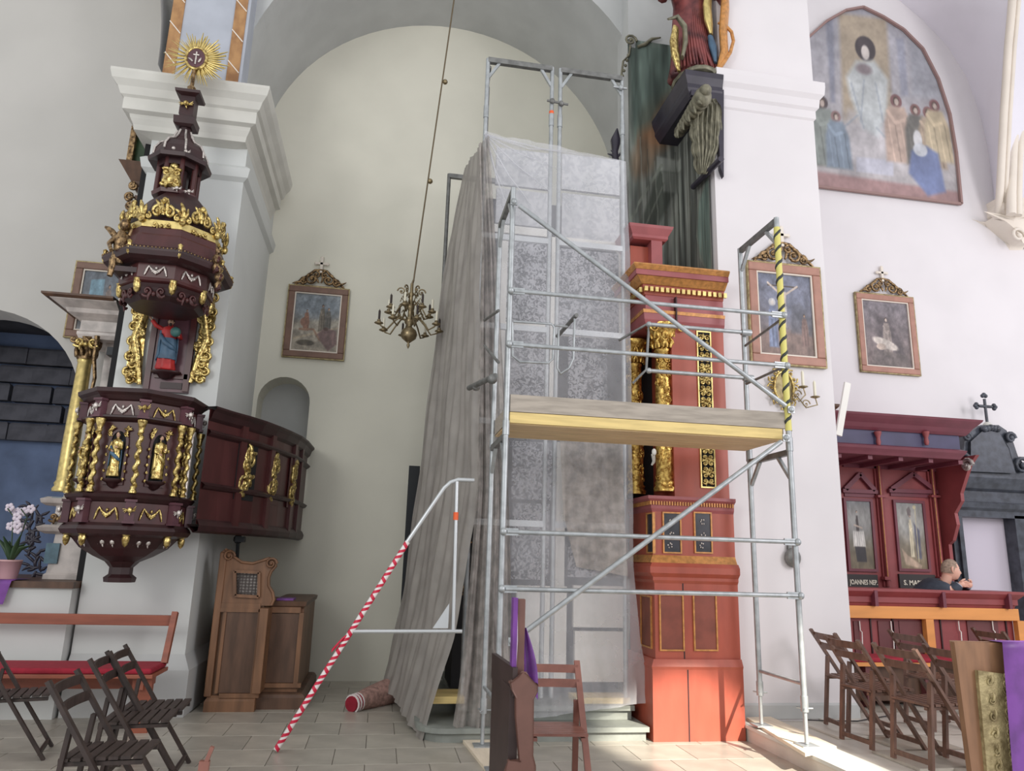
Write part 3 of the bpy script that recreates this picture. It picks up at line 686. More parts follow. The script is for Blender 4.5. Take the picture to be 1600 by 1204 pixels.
# back guard rails with hooks, right half
for yl, yr in ((508, 512), (580, 583)):
    p = PY(1014, yl, YC-.05); q = PY(1166, yr, YC-.05); z1 = (p.z+q.z)/2-.02
    mb = MB(); mb.tube([(p.x, YC-.05, z1), (SXR, YC-.05, z1)], .021, 8); mb.tube([(SXR-.05, YC-.05, z1), (SXR+.05, YC-.05, z1)], .034, 8); mb.ball((p.x, YC-.05, z1), .03, 7, 5)
    mb.build('guard_rail', 'galv', sc)
p0 = PY(1013, 505, YC-.05); p1 = PY(1010, 590, YC-.05)
mb = MB(); mb.tube([p0+V(-.22, .25, -.12), p0, p0+V(.0, 0, -.1), p1+V(.0, 0, .08), p1+V(-.06, 0, .02), p1+V(-.13, .02, -.06)], .013, 7); mb.build('hook_bar', 'galvdark', sc)
# end guard: two short diagonal members on the right end
for a, b in (((1163, 541), (1219, 500)), ((1165, 600), (1220, 575))):
    mb = MB(); mb.tube([PY(*a, YC), PY(*b, YA)], .013, 7); mb.build('end_rail', 'galvdark', sc)
# hooped gate on the left end
h = []
for x, y in ((802, 502), (862, 506), (866, 512), (864, 560), (857, 567), (812, 565), (801, 556), (801, 504)): h.append(PY(x, y, YA+.2))
mb = MB(); mb.tube(h, .011, 7); mb.build('gate_hoop', 'galv', sc)
h = [PY(x, y, YA+.35) for x, y in ((873, 512), (871, 575), (876, 584), (889, 575), (896, 560), (898, 494))]
mb = MB(); mb.tube(h, .011, 7); mb.tube([PY(866, 508, YA+.2), PY(886, 510, YA+.35)], .011, 7); mb.build('gate_hoop', 'galv', sc)
mb = MB(); mb.tube([PY(871, 525, YA+.9), PY(901, 492, YA+.3)], .02, 9); mb.build('cross_tube', 'galvdark', sc)
mb = MB(); mb.tube([PY(774, 587, YA+.1), PY(733, 606, YA+.75)], .026, 9); mb.ball(PY(769, 592, YA+.12), .045, 7, 5); mb.ball(PY(744, 604, YA+.6), .04, 7, 5); mb.build('cross_tube', 'galvdark', sc)
mb = MB()
for (x, y), (x2, y2) in (((757, 500), (779, 485)), ((757, 540), (779, 566))): mb.tube([PY(x, y, YC), PY(x2, y2, YA+.1)], .014, 7)
mb.build('end_rail', 'galvdark', sc)
# deck
zd = zdk
for i in range(2):
    y0 = YA+.03+i*.35
    mb = MB(); mb.box(SXL+.02, SXR-.05, y0, y0+.335, zat(1000, 672, YA)-.01, zat(1000, 660, YA)); o = mb.build('deck_board', 'pine2', sc); bev(o, .005)
mb = MB(); mb.box(SXL+.03, SXR-.06, YA-.0, YA+.03, zat(1000, 672, YA), zat(1000, 656, YA)); mb.build('edge_beam', 'pine', sc)
mb = MB(); mb.box(SXL+.03, SXR-.02, YA+.0, YA+.03, zat(1000, 655, YA), zat(1000, 629, YA)); mb.build('toe_board', 'plank', sc)
mb = MB(); mb.box(SXL+.01, SXL+.035, YA+.05, YC-.03, zd+.03, zd+.17); mb.build('toe_board', 'plank', sc)
mb = MB(); mb.box(SXR-.035, SXR-.01, YA+.07, YC-.03, zd+.03, zd+.17); mb.build('toe_board', 'plank', sc)
# warning tape on the upper right standard
mb = MB(); mk = MB(); z0 = zdk+.1; n = 30; H_ = zT-.12-z0
mb.tube([(SXR, YA, z0), (SXR, YA, zT-.1)], TR*1.16, 10); mb.build('yellow_tape', 'tape_y', sc)
pts = [(SXR+cos(t)*TR*.85, YA+sin(t)*TR*.85, z0+H_*t/(2*pi*13)) for t in [k*.35 for k in range(int(2*pi*13/.35)+1)]]
mk.tube(pts, .016, 5, squash=1); mk.build('black_tape', 'tape_k', sc)
# timber pads under the jacks
mb = MB(); bq = [PZ(x, y, .168) for x, y in ((1166, 1120), (1204, 1119), (1307, 1165), (1258, 1176))]; mb.plate([[(q_.x, q_.y) for q_ in bq]], lambda a, b, c: Vector((a, b, .168-c)), .026)
mb.build('sole_board', 'palewood', None, 'pale timber board under the two right legs of the scaffold', 'board')
mb = MB(); p = PZ(735, 1165); mb.plate([[(.82, 6.85), (1.12, 6.85), (1.16, 5.6), (.92, 5.6)]], lambda a, b, c: Vector((a, b, .026-c)), .025)
mb.build('sole_board', 'palewood', None, 'pale timber board under the left legs of the scaffold', 'board')
# ================================================================== leaning stair guard with red and white tape
YG = 6.6
gd = thing('stair_guard_rail', 'bent steel guard rail, its long sloping end wrapped in red and white tape', 'guard rail', (-.68, YG, 0))
def PG(x, y): return PY(x, y, YG)
bot = PG(431, 1174); bot.z = .012
mb = MB(); mb.tube([bot+V(0, 0, .01), PG(635, 848), PG(694, 762), PG(704, 753), PG(716, 749), PG(741, 750)], .019, 9); mb.tube([PG(714, 752), PG(708, 984)], .017, 9); mb.tube([PG(551, 986), PG(722, 986)], .017, 9)
mb.build('tube', 'alu', gd)
mb = MB(); mb.tube([PG(712.5, 800), PG(712, 812)], .023, 9); mb.build('orange_collar', 'orange', gd)
mb = MB(); mb.plate([[(PG(x, y).x, PG(x, y).z) for x, y in ((676, 981), (700, 981), (702, 942))]], ex(YG-.005), .012); mb.build('gusset_plate', 'alu', gd)
T0, T1 = bot+V(0, 0, .01), PG(637, 846); L = (T1-T0).length; dv = (T1-T0).normalized(); n = 34
mb = MB(); mb.tube([T0, T1], .0225, 9); mb.build('white_tape', 'redwhite_w', gd)
for i in range(n):
    a = T0+dv*(L*(i+.08)/n); b = T0+dv*(L*(i+.62)/n)
    sd = V(dv.z, 0, -dv.x)*.012
    if i % 3: a2, b2 = a+sd, b-sd
    else: a2, b2 = a-sd*.6, b+sd*.6
    mb = MB(); mb.tube([a, b], .0245, 9)
    mb.v = [tuple(Vector(v)+dv*((Vector(v)-a).dot(V(dv.z, 0, -dv.x))*(.9 if i % 3 else -.5))) for v in mb.v]
    mb.build('red_tape', 'redwhite_r', gd)
mb = MB(); mb.tube([PG(549, 988), PG(536, 996)+V(0, -.02, 0), PG(520, 1014)+V(0, -.02, 0), PG(518, 1018)+V(0, -.03, 0)], [.012, .009, .012, .002], 4); mb.build('tape_end', 'redwhite_r', gd)

# ================================================================== tall tower behind, with boarded altar and sheeting
YT = 7.22
tw = thing('scaffold_tower', 'tall tube scaffold tower wrapped in dusty sheeting, its bare frames on top', 'scaffold', (1.6, 8.0, 0))
frames = [((763, 92), (863, 106), (757, 205)), ((876, 108), (972, 124), (968, 250))]
for (a, b, c) in frames:
    pa, pb = PY(*a, YT), PY(*b, YT); zt = (pa.z+pb.z)/2
    zt = pa.z
    for p in (pa, pb):
        mb = MB(); mb.tube([(p.x, YT, .3), (p.x, YT, zt)], .024, 9); mb.tube([(p.x, YT, zt-.75), (p.x, YT, zt-.6)], .03, 9)
        mb.build('standard', 'galv', tw)
    mb = MB(); mb.box(pa.x, pb.x, YT-.025, YT+.025, zt-.05, zt+.012); mb.build('top_transom', 'galvdark', tw)
    for p, s in ((pa, 1), (pb, -1)):
        mb = MB(); mb.beam((p.x+s*.01, YT, zt-.24), (p.x+s*.13, YT, zt-.04), .03, .03, (0, 1, 0)); mb.build('gusset', 'galv', tw)
    for zz in (4.9, 3.9, 2.9, 1.9):
        mb = MB(); mb.box(pa.x, pb.x, YT-.02, YT+.02, zz-.03, zz+.03); mb.build('ledger', 'alu', tw)
m_ = [PY(863, 158, YT-.03), PY(877, 162, YT-.03)]
mb = MB(); mb.tube([m_[0]+V(-.06, 0, 0), m_[1]+V(.08, 0, 0)], .014, 6); mb.ball(m_[0], .035, 6, 4); mb.ball(m_[1], .035, 6, 4); mb.build('clamp', 'galvdark', tw)
mb = MB(); p = PY(970, 137, YT-.03); mb.tube([p+V(-.09, 0, 0), p+V(.07, 0, 0)], .014, 6); mb.ball(p, .034, 6, 4); mb.build('clamp', 'galv', tw)
mb = MB(); p = PY(863, 178, YT); p.x = PY(863, 106, YT).x; mb.tube([p+V(0, 0, -.03), p+V(0, 0, .03)], .028, 8); mb.build('orange_collar', 'orange', tw)
# depth members and rear frame
pa = PY(763, 92, YT)
mb = MB(); q = PY(702, 272, 9.2); zr = q.z; mb.tube([(q.x, 9.2, .3), (q.x, 9.2, zr)], .026, 9); mb.build('standard', 'galvdark', tw)
mb = MB(); q2 = PY(760, 283, 9.2); mb.box(q.x, q2.x+.2, 9.17, 9.22, zr-.06, zr); mb.build('top_transom', 'galvdark', tw)
mb = MB(); mb.tube([(pa.x+.04, YT+.3, pa.z-2.6), (pa.x+.04, YT+.3, pa.z-.15)], .026, 9); mb.tube([(pa.x+.02, YT, pa.z-.1), (pa.x+.04, YT+.35, pa.z-.15)], .02, 8); mb.build('rear_standard', 'galvdark', tw)
mb = MB(); mb.tube([(pa.x, YT+.1, pa.z-1.0), (.72, 9.1, 4.2)], .02, 8); mb.build('brace', 'galvdark', tw)
# boarded altar
YH = 7.62
ba = thing('boarded_altar', 'side altar boarded up with mottled panels behind the clear dusty film', 'altar', (1.8, 8.0, 0))
for r in ((790, 372, 857, 505), (790, 514, 857, 650), (874, 392, 966, 520), (888, 528, 964, 655)):
    mb = MB(); pbox(mb, *r, YH, YH+.04); mb.build('mottled_panel', 'chipboard', ba)
for r in ((775, 235, 862, 292), (775, 298, 862, 352), (878, 245, 968, 300), (878, 306, 968, 375)):
    mb = MB(); pbox(mb, *r, YH, YH+.04); mb.build('pale_panel', 'chipboard_pale', ba)
for r in ((800, 690, 862, 780), (800, 786, 858, 905), (884, 690, 972, 770), (888, 776, 974, 902)):
    mb = MB(); pbox(mb, *r, YH-.03, YH+.02); mb.build('lower_panel', 'chipboard', ba)
for r in ((806, 915, 885, 1060), (896, 915, 978, 980), (898, 986, 982, 1065)):
    mb = MB(); pbox(mb, *r, YH-.08, YH-.02); mb.build('white_board', 'white', ba)
mb = MB()
for r in ((772, 354, 862, 366), (868, 374, 970, 386), (860, 370, 870, 655), (780, 366, 790, 655), (790, 505, 857, 513), (968, 386, 980, 900), (874, 520, 966, 527), (866, 690, 882, 1060), (780, 655, 980, 688), (975, 905, 990, 1060)):
    pbox(mb, *r, YH-.01, YH+.03)
mb.build('batten', 'white', ba)
mb = MB(); mb.box(.95, 2.5, YH+.1, 9.0, 0.3, 5.6); mb.build('interior_shade_block', 'black', ba)  # black block put in as the dark interior seen through the slit
mb = MB(); mb.box(.78, .95, YH+.1, 8.4, .3, 2.0); mb.build('side_shade_block', 'black', ba)  # more of the interior shade, as a black block
mb = MB(); carve(mb, Fr(PY(728, 860, YH-.1), (1, 0, 0)), .12, .9, 3, 6, .012, False); mb.build('gilt_edge', 'gold_dark', ba)
# altar steps
def step(name, x0, x1, y0, y1, z0, z1, lab, r=.25):
    pts = [(x1, y1), (x0, y1)] + [(x0+r-r*cos(a), y0+r-r*sin(a)) for a in [pi/2*k/6 for k in range(7)]] + [(x1, y0)]
    mb = MB(); mb.plate([pts], lambda a, b, c: Vector((a, b, z1-c)), (z1-z0)*.35)
    mb.plate([[(min(x1-.02, a+.04), b+.04) for a, b in pts]], lambda a, b, c: Vector((a, b, z1-(z1-z0)*.35-c)), (z1-z0)*.65)
    return mb.build(name, 'stepstone', None, lab, 'step')
step('altar_step', .42, 2.5, 6.82, 9.4, 0, .12, 'low grey stone altar step with rounded corner, under the sheeting')
step('upper_altar_step', .8, 2.46, 7.1, 9.2, .121, .25, 'second grey stone altar step just behind the film hem', .1)
mb = MB(); pbox(mb, 900, 1090, 985, 1103, 7.2, 7.5); mb.build('wooden_tread', 'pine', None, 'new pine board on the upper altar step behind the film hem', 'board')
mb = MB(); p, q = PY(670, 1090, 7.15), PY(708, 1080, 7.15); mb.box(p.x, q.x+.1, 7.1, 7.5, p.z-.04, p.z+.02); mb.build('wooden_tread', 'pine', None, 'short pine board in the opening of the side sheeting', 'board')

def interp(pts, t):
    """pts: (x,y) polyline, t by image height"""
    ys = [p[1] for p in pts]; y = ys[0]+(ys[-1]-ys[0])*t
    return (float(np.interp(y, ys, [p[0] for p in pts])), y)
def sheet(name, A, B, YAf, YBf, nu, nv, fold, parent, m, lab=None, cat=None, nf=9, seed=1, gather=None):
    rd = random.Random(seed); ph = [rd.uniform(0, 6.28) for _ in range(4)]; rows = []
    for j in range(nv+1):
        v = j/nv; a = interp(A, v); b = interp(B, v)
        pa = PY(*a, YAf(v)); pb = PY(*b, YBf(v)); nrm = (pb-pa); nrm.z = 0; nrm = nrm.normalized().cross(V(0, 0, 1))
        row = []
        for i in range(nu+1):
            u = i/nu; p = pa.lerp(pb, u)
            d = fold(u, v)*(sin(u*nf*6.28+ph[0]+.8*sin(v*3+ph[1]))+.5*sin(u*nf*15+ph[2]+v*2)) + .018*sin(u*9+v*11+ph[3])*sin(v*17+u*4)
            row.append(p+nrm*d)
        rows.append(row)
    mb = MB(); mb.grid(rows)
    return mb.build(name, m, parent, lab, cat)
# front clear film
fm = sheet('clear_film', [(757, 205), (756, 400), (758, 640), (764, 900), (776, 1000), (800, 1075), (812, 1125)], [(978, 252), (984, 400), (986, 640), (990, 880), (1000, 1000), (1016, 1080), (1010, 1098)],
      lambda v: 7.02-.1*max(0, v-.8)*2, lambda v: 7.02-.12*max(0, v-.8), 90, 110,
      lambda u, v: .003+.02*max(0, .25-v)*2.5*(1-u)+.03*max(0, v-.82)*2, None, 'film',
      'clear dusty plastic film hanging over the front of the tall tower', 'plastic sheet', 4, 3)
# radiating creases from the top left corner and a frayed overlap panel
mb = MB()
c0 = PY(758, 210, 6.99)
for x, y in ((900, 236), (870, 262), (860, 300), (838, 330), (800, 340), (790, 300), (940, 246)):
    e = PY(x, y, 6.99); m1 = c0.lerp(e, .5)+V(-.01, -.01, -.07*random.Random(x).uniform(.3, 1.2))
    mb.tube([c0, m1, e], [.012, .010, .002], 5)
mb.build('crease', 'film', fm)
sheet('overlap_film', [(874, 682), (880, 800), (900, 885)], [(972, 684), (976, 800), (980, 900)], lambda v: 6.98, lambda v: 6.97, 30, 20, lambda u, v: .006, fm, 'stripfilm', nf=3, seed=4)
sheet('corner_film', [(748, 225), (752, 400), (748, 600), (746, 760), (735, 900), (722, 1040), (708, 1135)], [(764, 212), (776, 400), (790, 640), (796, 800), (800, 1000), (806, 1060), (814, 1142)],
      lambda v: 6.98-.1*v, lambda v: 6.97-.1*v, 40, 90, lambda u, v: .012+.03*v, None, 'stripfilm',
      'brownish dusty sheeting strip wrapped round the front left corner of the tall tower', 'plastic sheet', 4, 6)
sheet('side_sheeting', [(752, 222), (750, 400), (748, 600), (744, 740), (738, 800), (722, 900), (702, 1000), (676, 1090), (655, 1160)],
      [(728, 262), (700, 390), (684, 500), (668, 620), (655, 720), (640, 830), (627, 930), (607, 1030), (598, 1060)],
      lambda v: 7.05-.1*v, lambda v: 9.1-.15*v, 150, 110, lambda u, v: .010+.03*v*(1-v)*2+.004*v, None, 'netting',
      'heavy grey dusty sheeting hanging in long folds down the left side of the tall tower', 'plastic sheet', 6, 9)
# dark plank upright behind the side sheeting, rolled sack on the floor
mb = MB(); p = PY(644, 728, 9.6); q = PY(634, 860, 9.6); mb.box(p.x-.04, p.x+.1, 9.55, 9.6, 0, p.z); mb.build('dark_post', 'steelblack', None, 'dark upright post just behind the left edge of the side sheeting', 'post')
a, b = PZ(548, 1100, .07), PZ(640, 1066, .16); b.z = .14
hs = thing('rolled_sack', 'woven tan roll with red end sticking out from under the sheeting', 'roll', (a.x, a.y, 0))
dv = (b-a).normalized()
mb = MB(); mb.tube([a+dv*.12, a+dv*.25, a+dv*.5, b], [.09, .11, .13, .16], 14); mb.build('roll', 'hose', hs)
mb = MB(); mb.tube([a, a+dv*.12], [.075, .09], 14); mb.build('end_cap', 'redcloth', hs)
mb = MB()
for k in range(3): mb.tube([a+dv*(.02+.04*k), a+dv*(.035+.04*k)], .093-.0*k, 14)
mb.build('stripe', 'redwhite_w', hs)

# ================================================================== red altar column unit
YE = 6.8
ra = thing('red_altar_column', 'tall red painted altar pier with gilded columns, right of the sheeting', 'altar', (2.95, 7.1, 0))
xr = XRF-.025
ZE = lambda y: zat(1080, y, YE)
def xx(x, y): return xat(x, y, YE)
def tier(name, xl, ytop, ybot, prof, m, dy=0, sides='lf', back=7.55, right=None, z=None):
    z1, z0 = ZE(ytop), ZE(ybot)
    if z: z0 = z
    mb = MB(); rloft(mb, xl, right or xr, YE+dy, back, [(p, z0+(z1-z0)*t) for p, t in prof], sides); return mb.build(name, m, ra)
xm = xx(1076, 1100)
xp0 = xx(1021, 1150)
tier('plinth', xp0, 1046, 1159, [(0, 0), (0, 1)], 'red_altar', z=0)
tier('plinth_moulding', xp0, 1030, 1046, [(0, 0), (.01, .3), (-.02, 1)], 'red_altar')
xq = xp0+.045
tier('pedestal', xq, 912, 1030, [(0, 0), (0, 1)], 'red_altar', dy=.04)
tier('pedestal_cornice', xq, 880, 912, [(0, 0), (.02, .15), (.02, .3), (.06, .5), (.06, .8), (.03, 1)], 'red_altar', dy=.04)
for x, y0, y1, d in ((1076, 1046, 1159, 0), (1074, 882, 1030, .04)):
    mb = MB(); X = xx(x, 1100)+.0; mb.box(X-.006, X+.006, YE+d-.002, YE+d+.01, ZE(y1) if y1 < 1150 else .0, ZE(y0)); mb.build('joint', 'maroon_dark', ra)
def panel(x0, y0, x1, y1, Yf, m='brownpanel', fm='ochre', nm='panel', side=False, t=.014):
    mb = MB(); mf = MB()
    if not side:
        X0, X1 = xat(x0, (y0+y1)/2, Yf), xat(x1, (y0+y1)/2, Yf); Z1, Z0 = zat((x0+x1)/2, y0, Yf), zat((x0+x1)/2, y1, Yf)
        mb.box(X0, X1, Yf-.006, Yf+.01, Z0, Z1)
        for a, b, c, d in ((X0-t, X1+t, Z1, Z1+t), (X0-t, X1+t, Z0-t, Z0), (X0-t, X0, Z0, Z1), (X1, X1+t, Z0, Z1)): mf.box(a, b, Yf-.016, Yf+.01, c, d)
    else:
        Xs = side; A = PX(x0, y0, Xs); B = PX(x1, y1, Xs); ya, yb = min(A.y, B.y), max(A.y, B.y); Z0, Z1 = B.z, A.z
        C_ = PX(x1, y0, Xs); Z1 = (A.z+C_.z)/2; D_ = PX(x0, y1, Xs); Z0 = (B.z+D_.z)/2
        mb.box(Xs-.006, Xs+.01, ya, yb, Z0, Z1)
        for a, b, c, d in ((ya-t, yb+t, Z1, Z1+t), (ya-t, yb+t, Z0-t, Z0), (ya-t, ya, Z0, Z1), (yb, yb+t, Z0, Z1)): mf.box(Xs-.016, Xs+.01, a, b, c, d)
    o = mb.build(nm, m, ra); mf.build('panel_moulding', fm, o); return o
panel(1032, 930, 1066, 1014, YE+.04); panel(1085, 930, 1118, 1014, YE+.04)
panel(1003, 932, 1019, 1008, 0, side=xq)
xs = xq+.0
tier('predella', xs, 800, 868, [(0, 0), (0, 1)], 'red_altar', dy=.07)
tier('predella_foot', xs, 868, 880, [(.04, 0), (.02, .5), (0, 1)], 'ochre', dy=.07)
tier('predella_cornice', xs, 776, 800, [(0, 0), (.015, .2), (.02, .6), (.06, .8), (.06, 1)], 'red_pink', dy=.07)
for r in ((1037, 802, 1062, 862), (1086, 802, 1110, 862)): panel(*r, YE+.07, 'blackpanel')
panel(1012, 803, 1022, 862, 0, 'blackpanel', side=xs)
# little painted flowers on the black panels
mb = MB(); rd = random.Random(2)
for cx, cy in ((1049, 815), (1050, 835), (1047, 852), (1098, 815), (1099, 836), (1097, 852)):
    p = PY(cx, cy, YE+.06)
    for k in range(5): a = k*1.256+rd.random(); mb.ball(p+V(cos(a)*.02, 0, sin(a)*.022), .009, 5, 3, sc=(1, .4, 1))
mb.build('painted_flowers', 'silver', ra)
mb = MB()
for y, w, xsn in ((787, .013, 0), ):
    X = xs-.03
    while X < xr: mb.box(X, X+w, YE+.035, YE+.055, ZE(y)-.018, ZE(y)+.018); X += w*2.1
    Yy = YE+.06
    while Yy < 7.5: mb.box(xs-.035, xs-.02, Yy, Yy+w, ZE(y)-.018, ZE(y)+.018); Yy += w*2.1
mb.build('dentil_row', 'ochre', ra)
# shaft zone
zb, zc_ = ZE(776), ZE(505)
xpl = xx(1060, 640)
mb = MB(); mb.box(xpl, xr, YE+.14, 7.55, zb, zc_); mb.build('pilaster', 'red_altar', ra)
mb = MB(); mb.box(xs-.22, xpl, YE+.72, 7.6, zb, zc_); mb.build('recess_shade', 'black', ra)  # black sheet stands in for the shade between the columns
o = panel(1093, 520, 1112, 760, YE+.14, 'black', 'gold_flat', 'relief_field')
mb = MB(); p, q = PY(1102, 520, YE+.12), PY(1105, 760, YE+.12); fr = Fr(V((p.x+q.x)/2, YE+.13, (p.z+q.z)/2), (1, 0, 0)); carve(mb, fr, .135, p.z-q.z-.05, 5, 26, .0095); mb.build('gilt_relief', 'gold', o)
mb = MB(); q = PY(1068, 640, YE+.4); fr = Fr(V(xpl-.01, YE+.3, (zb+zc_)/2), (.3, -1, 0)); carve(mb, fr, .12, zc_-zb-.3, 6, 24, .010); mb.build('gilt_side_relief', 'gold_dark', ra)
def gcol(x, yt, yb_, Y, r, nm='gilded_column'):
    p = PY(x, yb_, Y); q = PY(x, yt, Y); X = p.x; h = q.z-p.z; z = p.z
    mb = MB(); mb.lathe([(r*1.25, 0), (r*1.3, h*.02), (r*1.05, h*.035), (r*1.2, h*.05), (r*1.0, h*.06), (r*1.02, h*.36), (r*1.12, h*.37), (r*1.12, h*.39), (r, h*.40), (r*.86, h*.83), (r*1.05, h*.84), (r*.85, h*.855), (r*1.05, h*.88), (r*1.3, h*.92), (r*1.75, h*.97), (r*1.95, h*.985), (r*1.95, h)], (X, Y, z), 18)
    o = mb.build(nm, 'gold_altar', ra)
    mb = MB(); rdd = random.Random(int(x))
    for k in range(46):
        a = rdd.uniform(-2.6, -.5+.0)+0; a = -pi/2+rdd.uniform(-1.4, 1.4); zz = z+h*rdd.uniform(.08, .8)
        f = Fr((X+cos(a)*r*.95, Y+sin(a)*r*.95, zz), (-sin(a), cos(a), 0)); scroll(mb, f, 0, 0, .04, 1.1, rdd.uniform(0, 6), rdd.choice((-1, 1)), .009, .0, 5, 9)
    for k in range(9):
        a = -pi/2+(k-4)*.36
        for lv, zz in ((0, .85), (1, .91)):
            f = Fr((X+cos(a)*r*(1+.12*lv), Y+sin(a)*r*(1+.12*lv), z+h*zz), (-sin(a), cos(a), 0)); leafs(mb, f, 0, 0, pi/2, h*.07, .026, .02, .5*(-1)**k)
    for s_ in (-1, 1): scroll(mb, Fr((X+s_*r*1.65, Y-r*1.4, z+h*.965), (1, 0, 0)), 0, 0, .05, 1.2, 0, s_, .011)
    mb.build('gilt_foliage', 'gold_altar', o)
gcol(1040, 510, 768, YE+.25, .092)
gcol(993, 535, 772, YE+.62, .085)
mb = MB(); p = PY(1022, 706, YE+.2); mb.ball(p, .028, 8, 6, sc=(.9, .9, 1.3)); mb.tube([p+V(0, .03, -.02), p+V(.03, .08, -.08), p+V(.01, .1, -.12)], [.02, .02, .01], 7); mb.build('carved_hand', 'white', ra)
# entablature
xe = xs-.02
tier('architrave', xe, 488, 506, [(0, 0), (.02, .4), (.03, 1)], 'red_pink', dy=.12, back=7.5)
tier('gilt_fillet', xe, 484, 489, [(.035, 0), (.04, 1)], 'ochre', dy=.12, back=7.5)
tier('frieze', xe, 460, 485, [(0, 0), (0, 1)], 'red_pink', dy=.12, back=7.5)
tier('bed_moulding', xe, 443, 460, [(.01, 0), (.03, .5), (.05, 1)], 'red_altar', dy=.12, back=7.5)
tier('gilt_cyma', xe, 436, 446, [(.06, 0), (.09, .4), (.14, 1)], 'ochre', dy=.12, back=7.5)
tier('corona', xe, 428, 437, [(.15, 0), (.15, 1)], 'red_pink', dy=.12, back=7.5)
tier('gilt_cornice', xe, 421, 429, [(.155, 0), (.19, .7), (.18, 1)], 'ochre', dy=.12, back=7.5)
mb = MB(); X = xe-.03
while X < xr-.02: mb.box(X, X+.035, YE+.05, YE+.08, ZE(457), ZE(450)); X += .058
Yy = YE+.1
while Yy < 7.4: mb.box(xe-.07, xe-.04, Yy, Yy+.035, ZE(457), ZE(450)); Yy += .058
mb.build('dentil_row', 'gold_flat', ra)
mb = MB(); mb.box(xm-.006, xm+.006, YE+.06, YE+.13, ZE(505), ZE(462)); mb.build('joint', 'maroon_dark', ra)
# attic block
Yt = 7.15
mb = MB(); pbox(mb, 1018, 376, 1035, 424, Yt, 7.5); mb.build('attic_pilaster', 'red_pink', ra)
mb = MB(); pbox(mb, 985, 385, 1018, 424, Yt+.1, 7.5); mb.build('attic_wall', 'red_altar', ra)
mb = MB(); X0, X1, Z0, Z1 = xat(990, 365, Yt), xat(1040, 365, Yt), zat(1025, 376, Yt), zat(1025, 356, Yt)
rloft(mb, X0, X1, Yt, 7.6, [(0, Z0), (.02, Z0+.02), (.02, Z0+.05), (.06, Z1-.03), (.07, Z1)], 'lrf'); mb.build('attic_cornice', 'red_pink', ra)
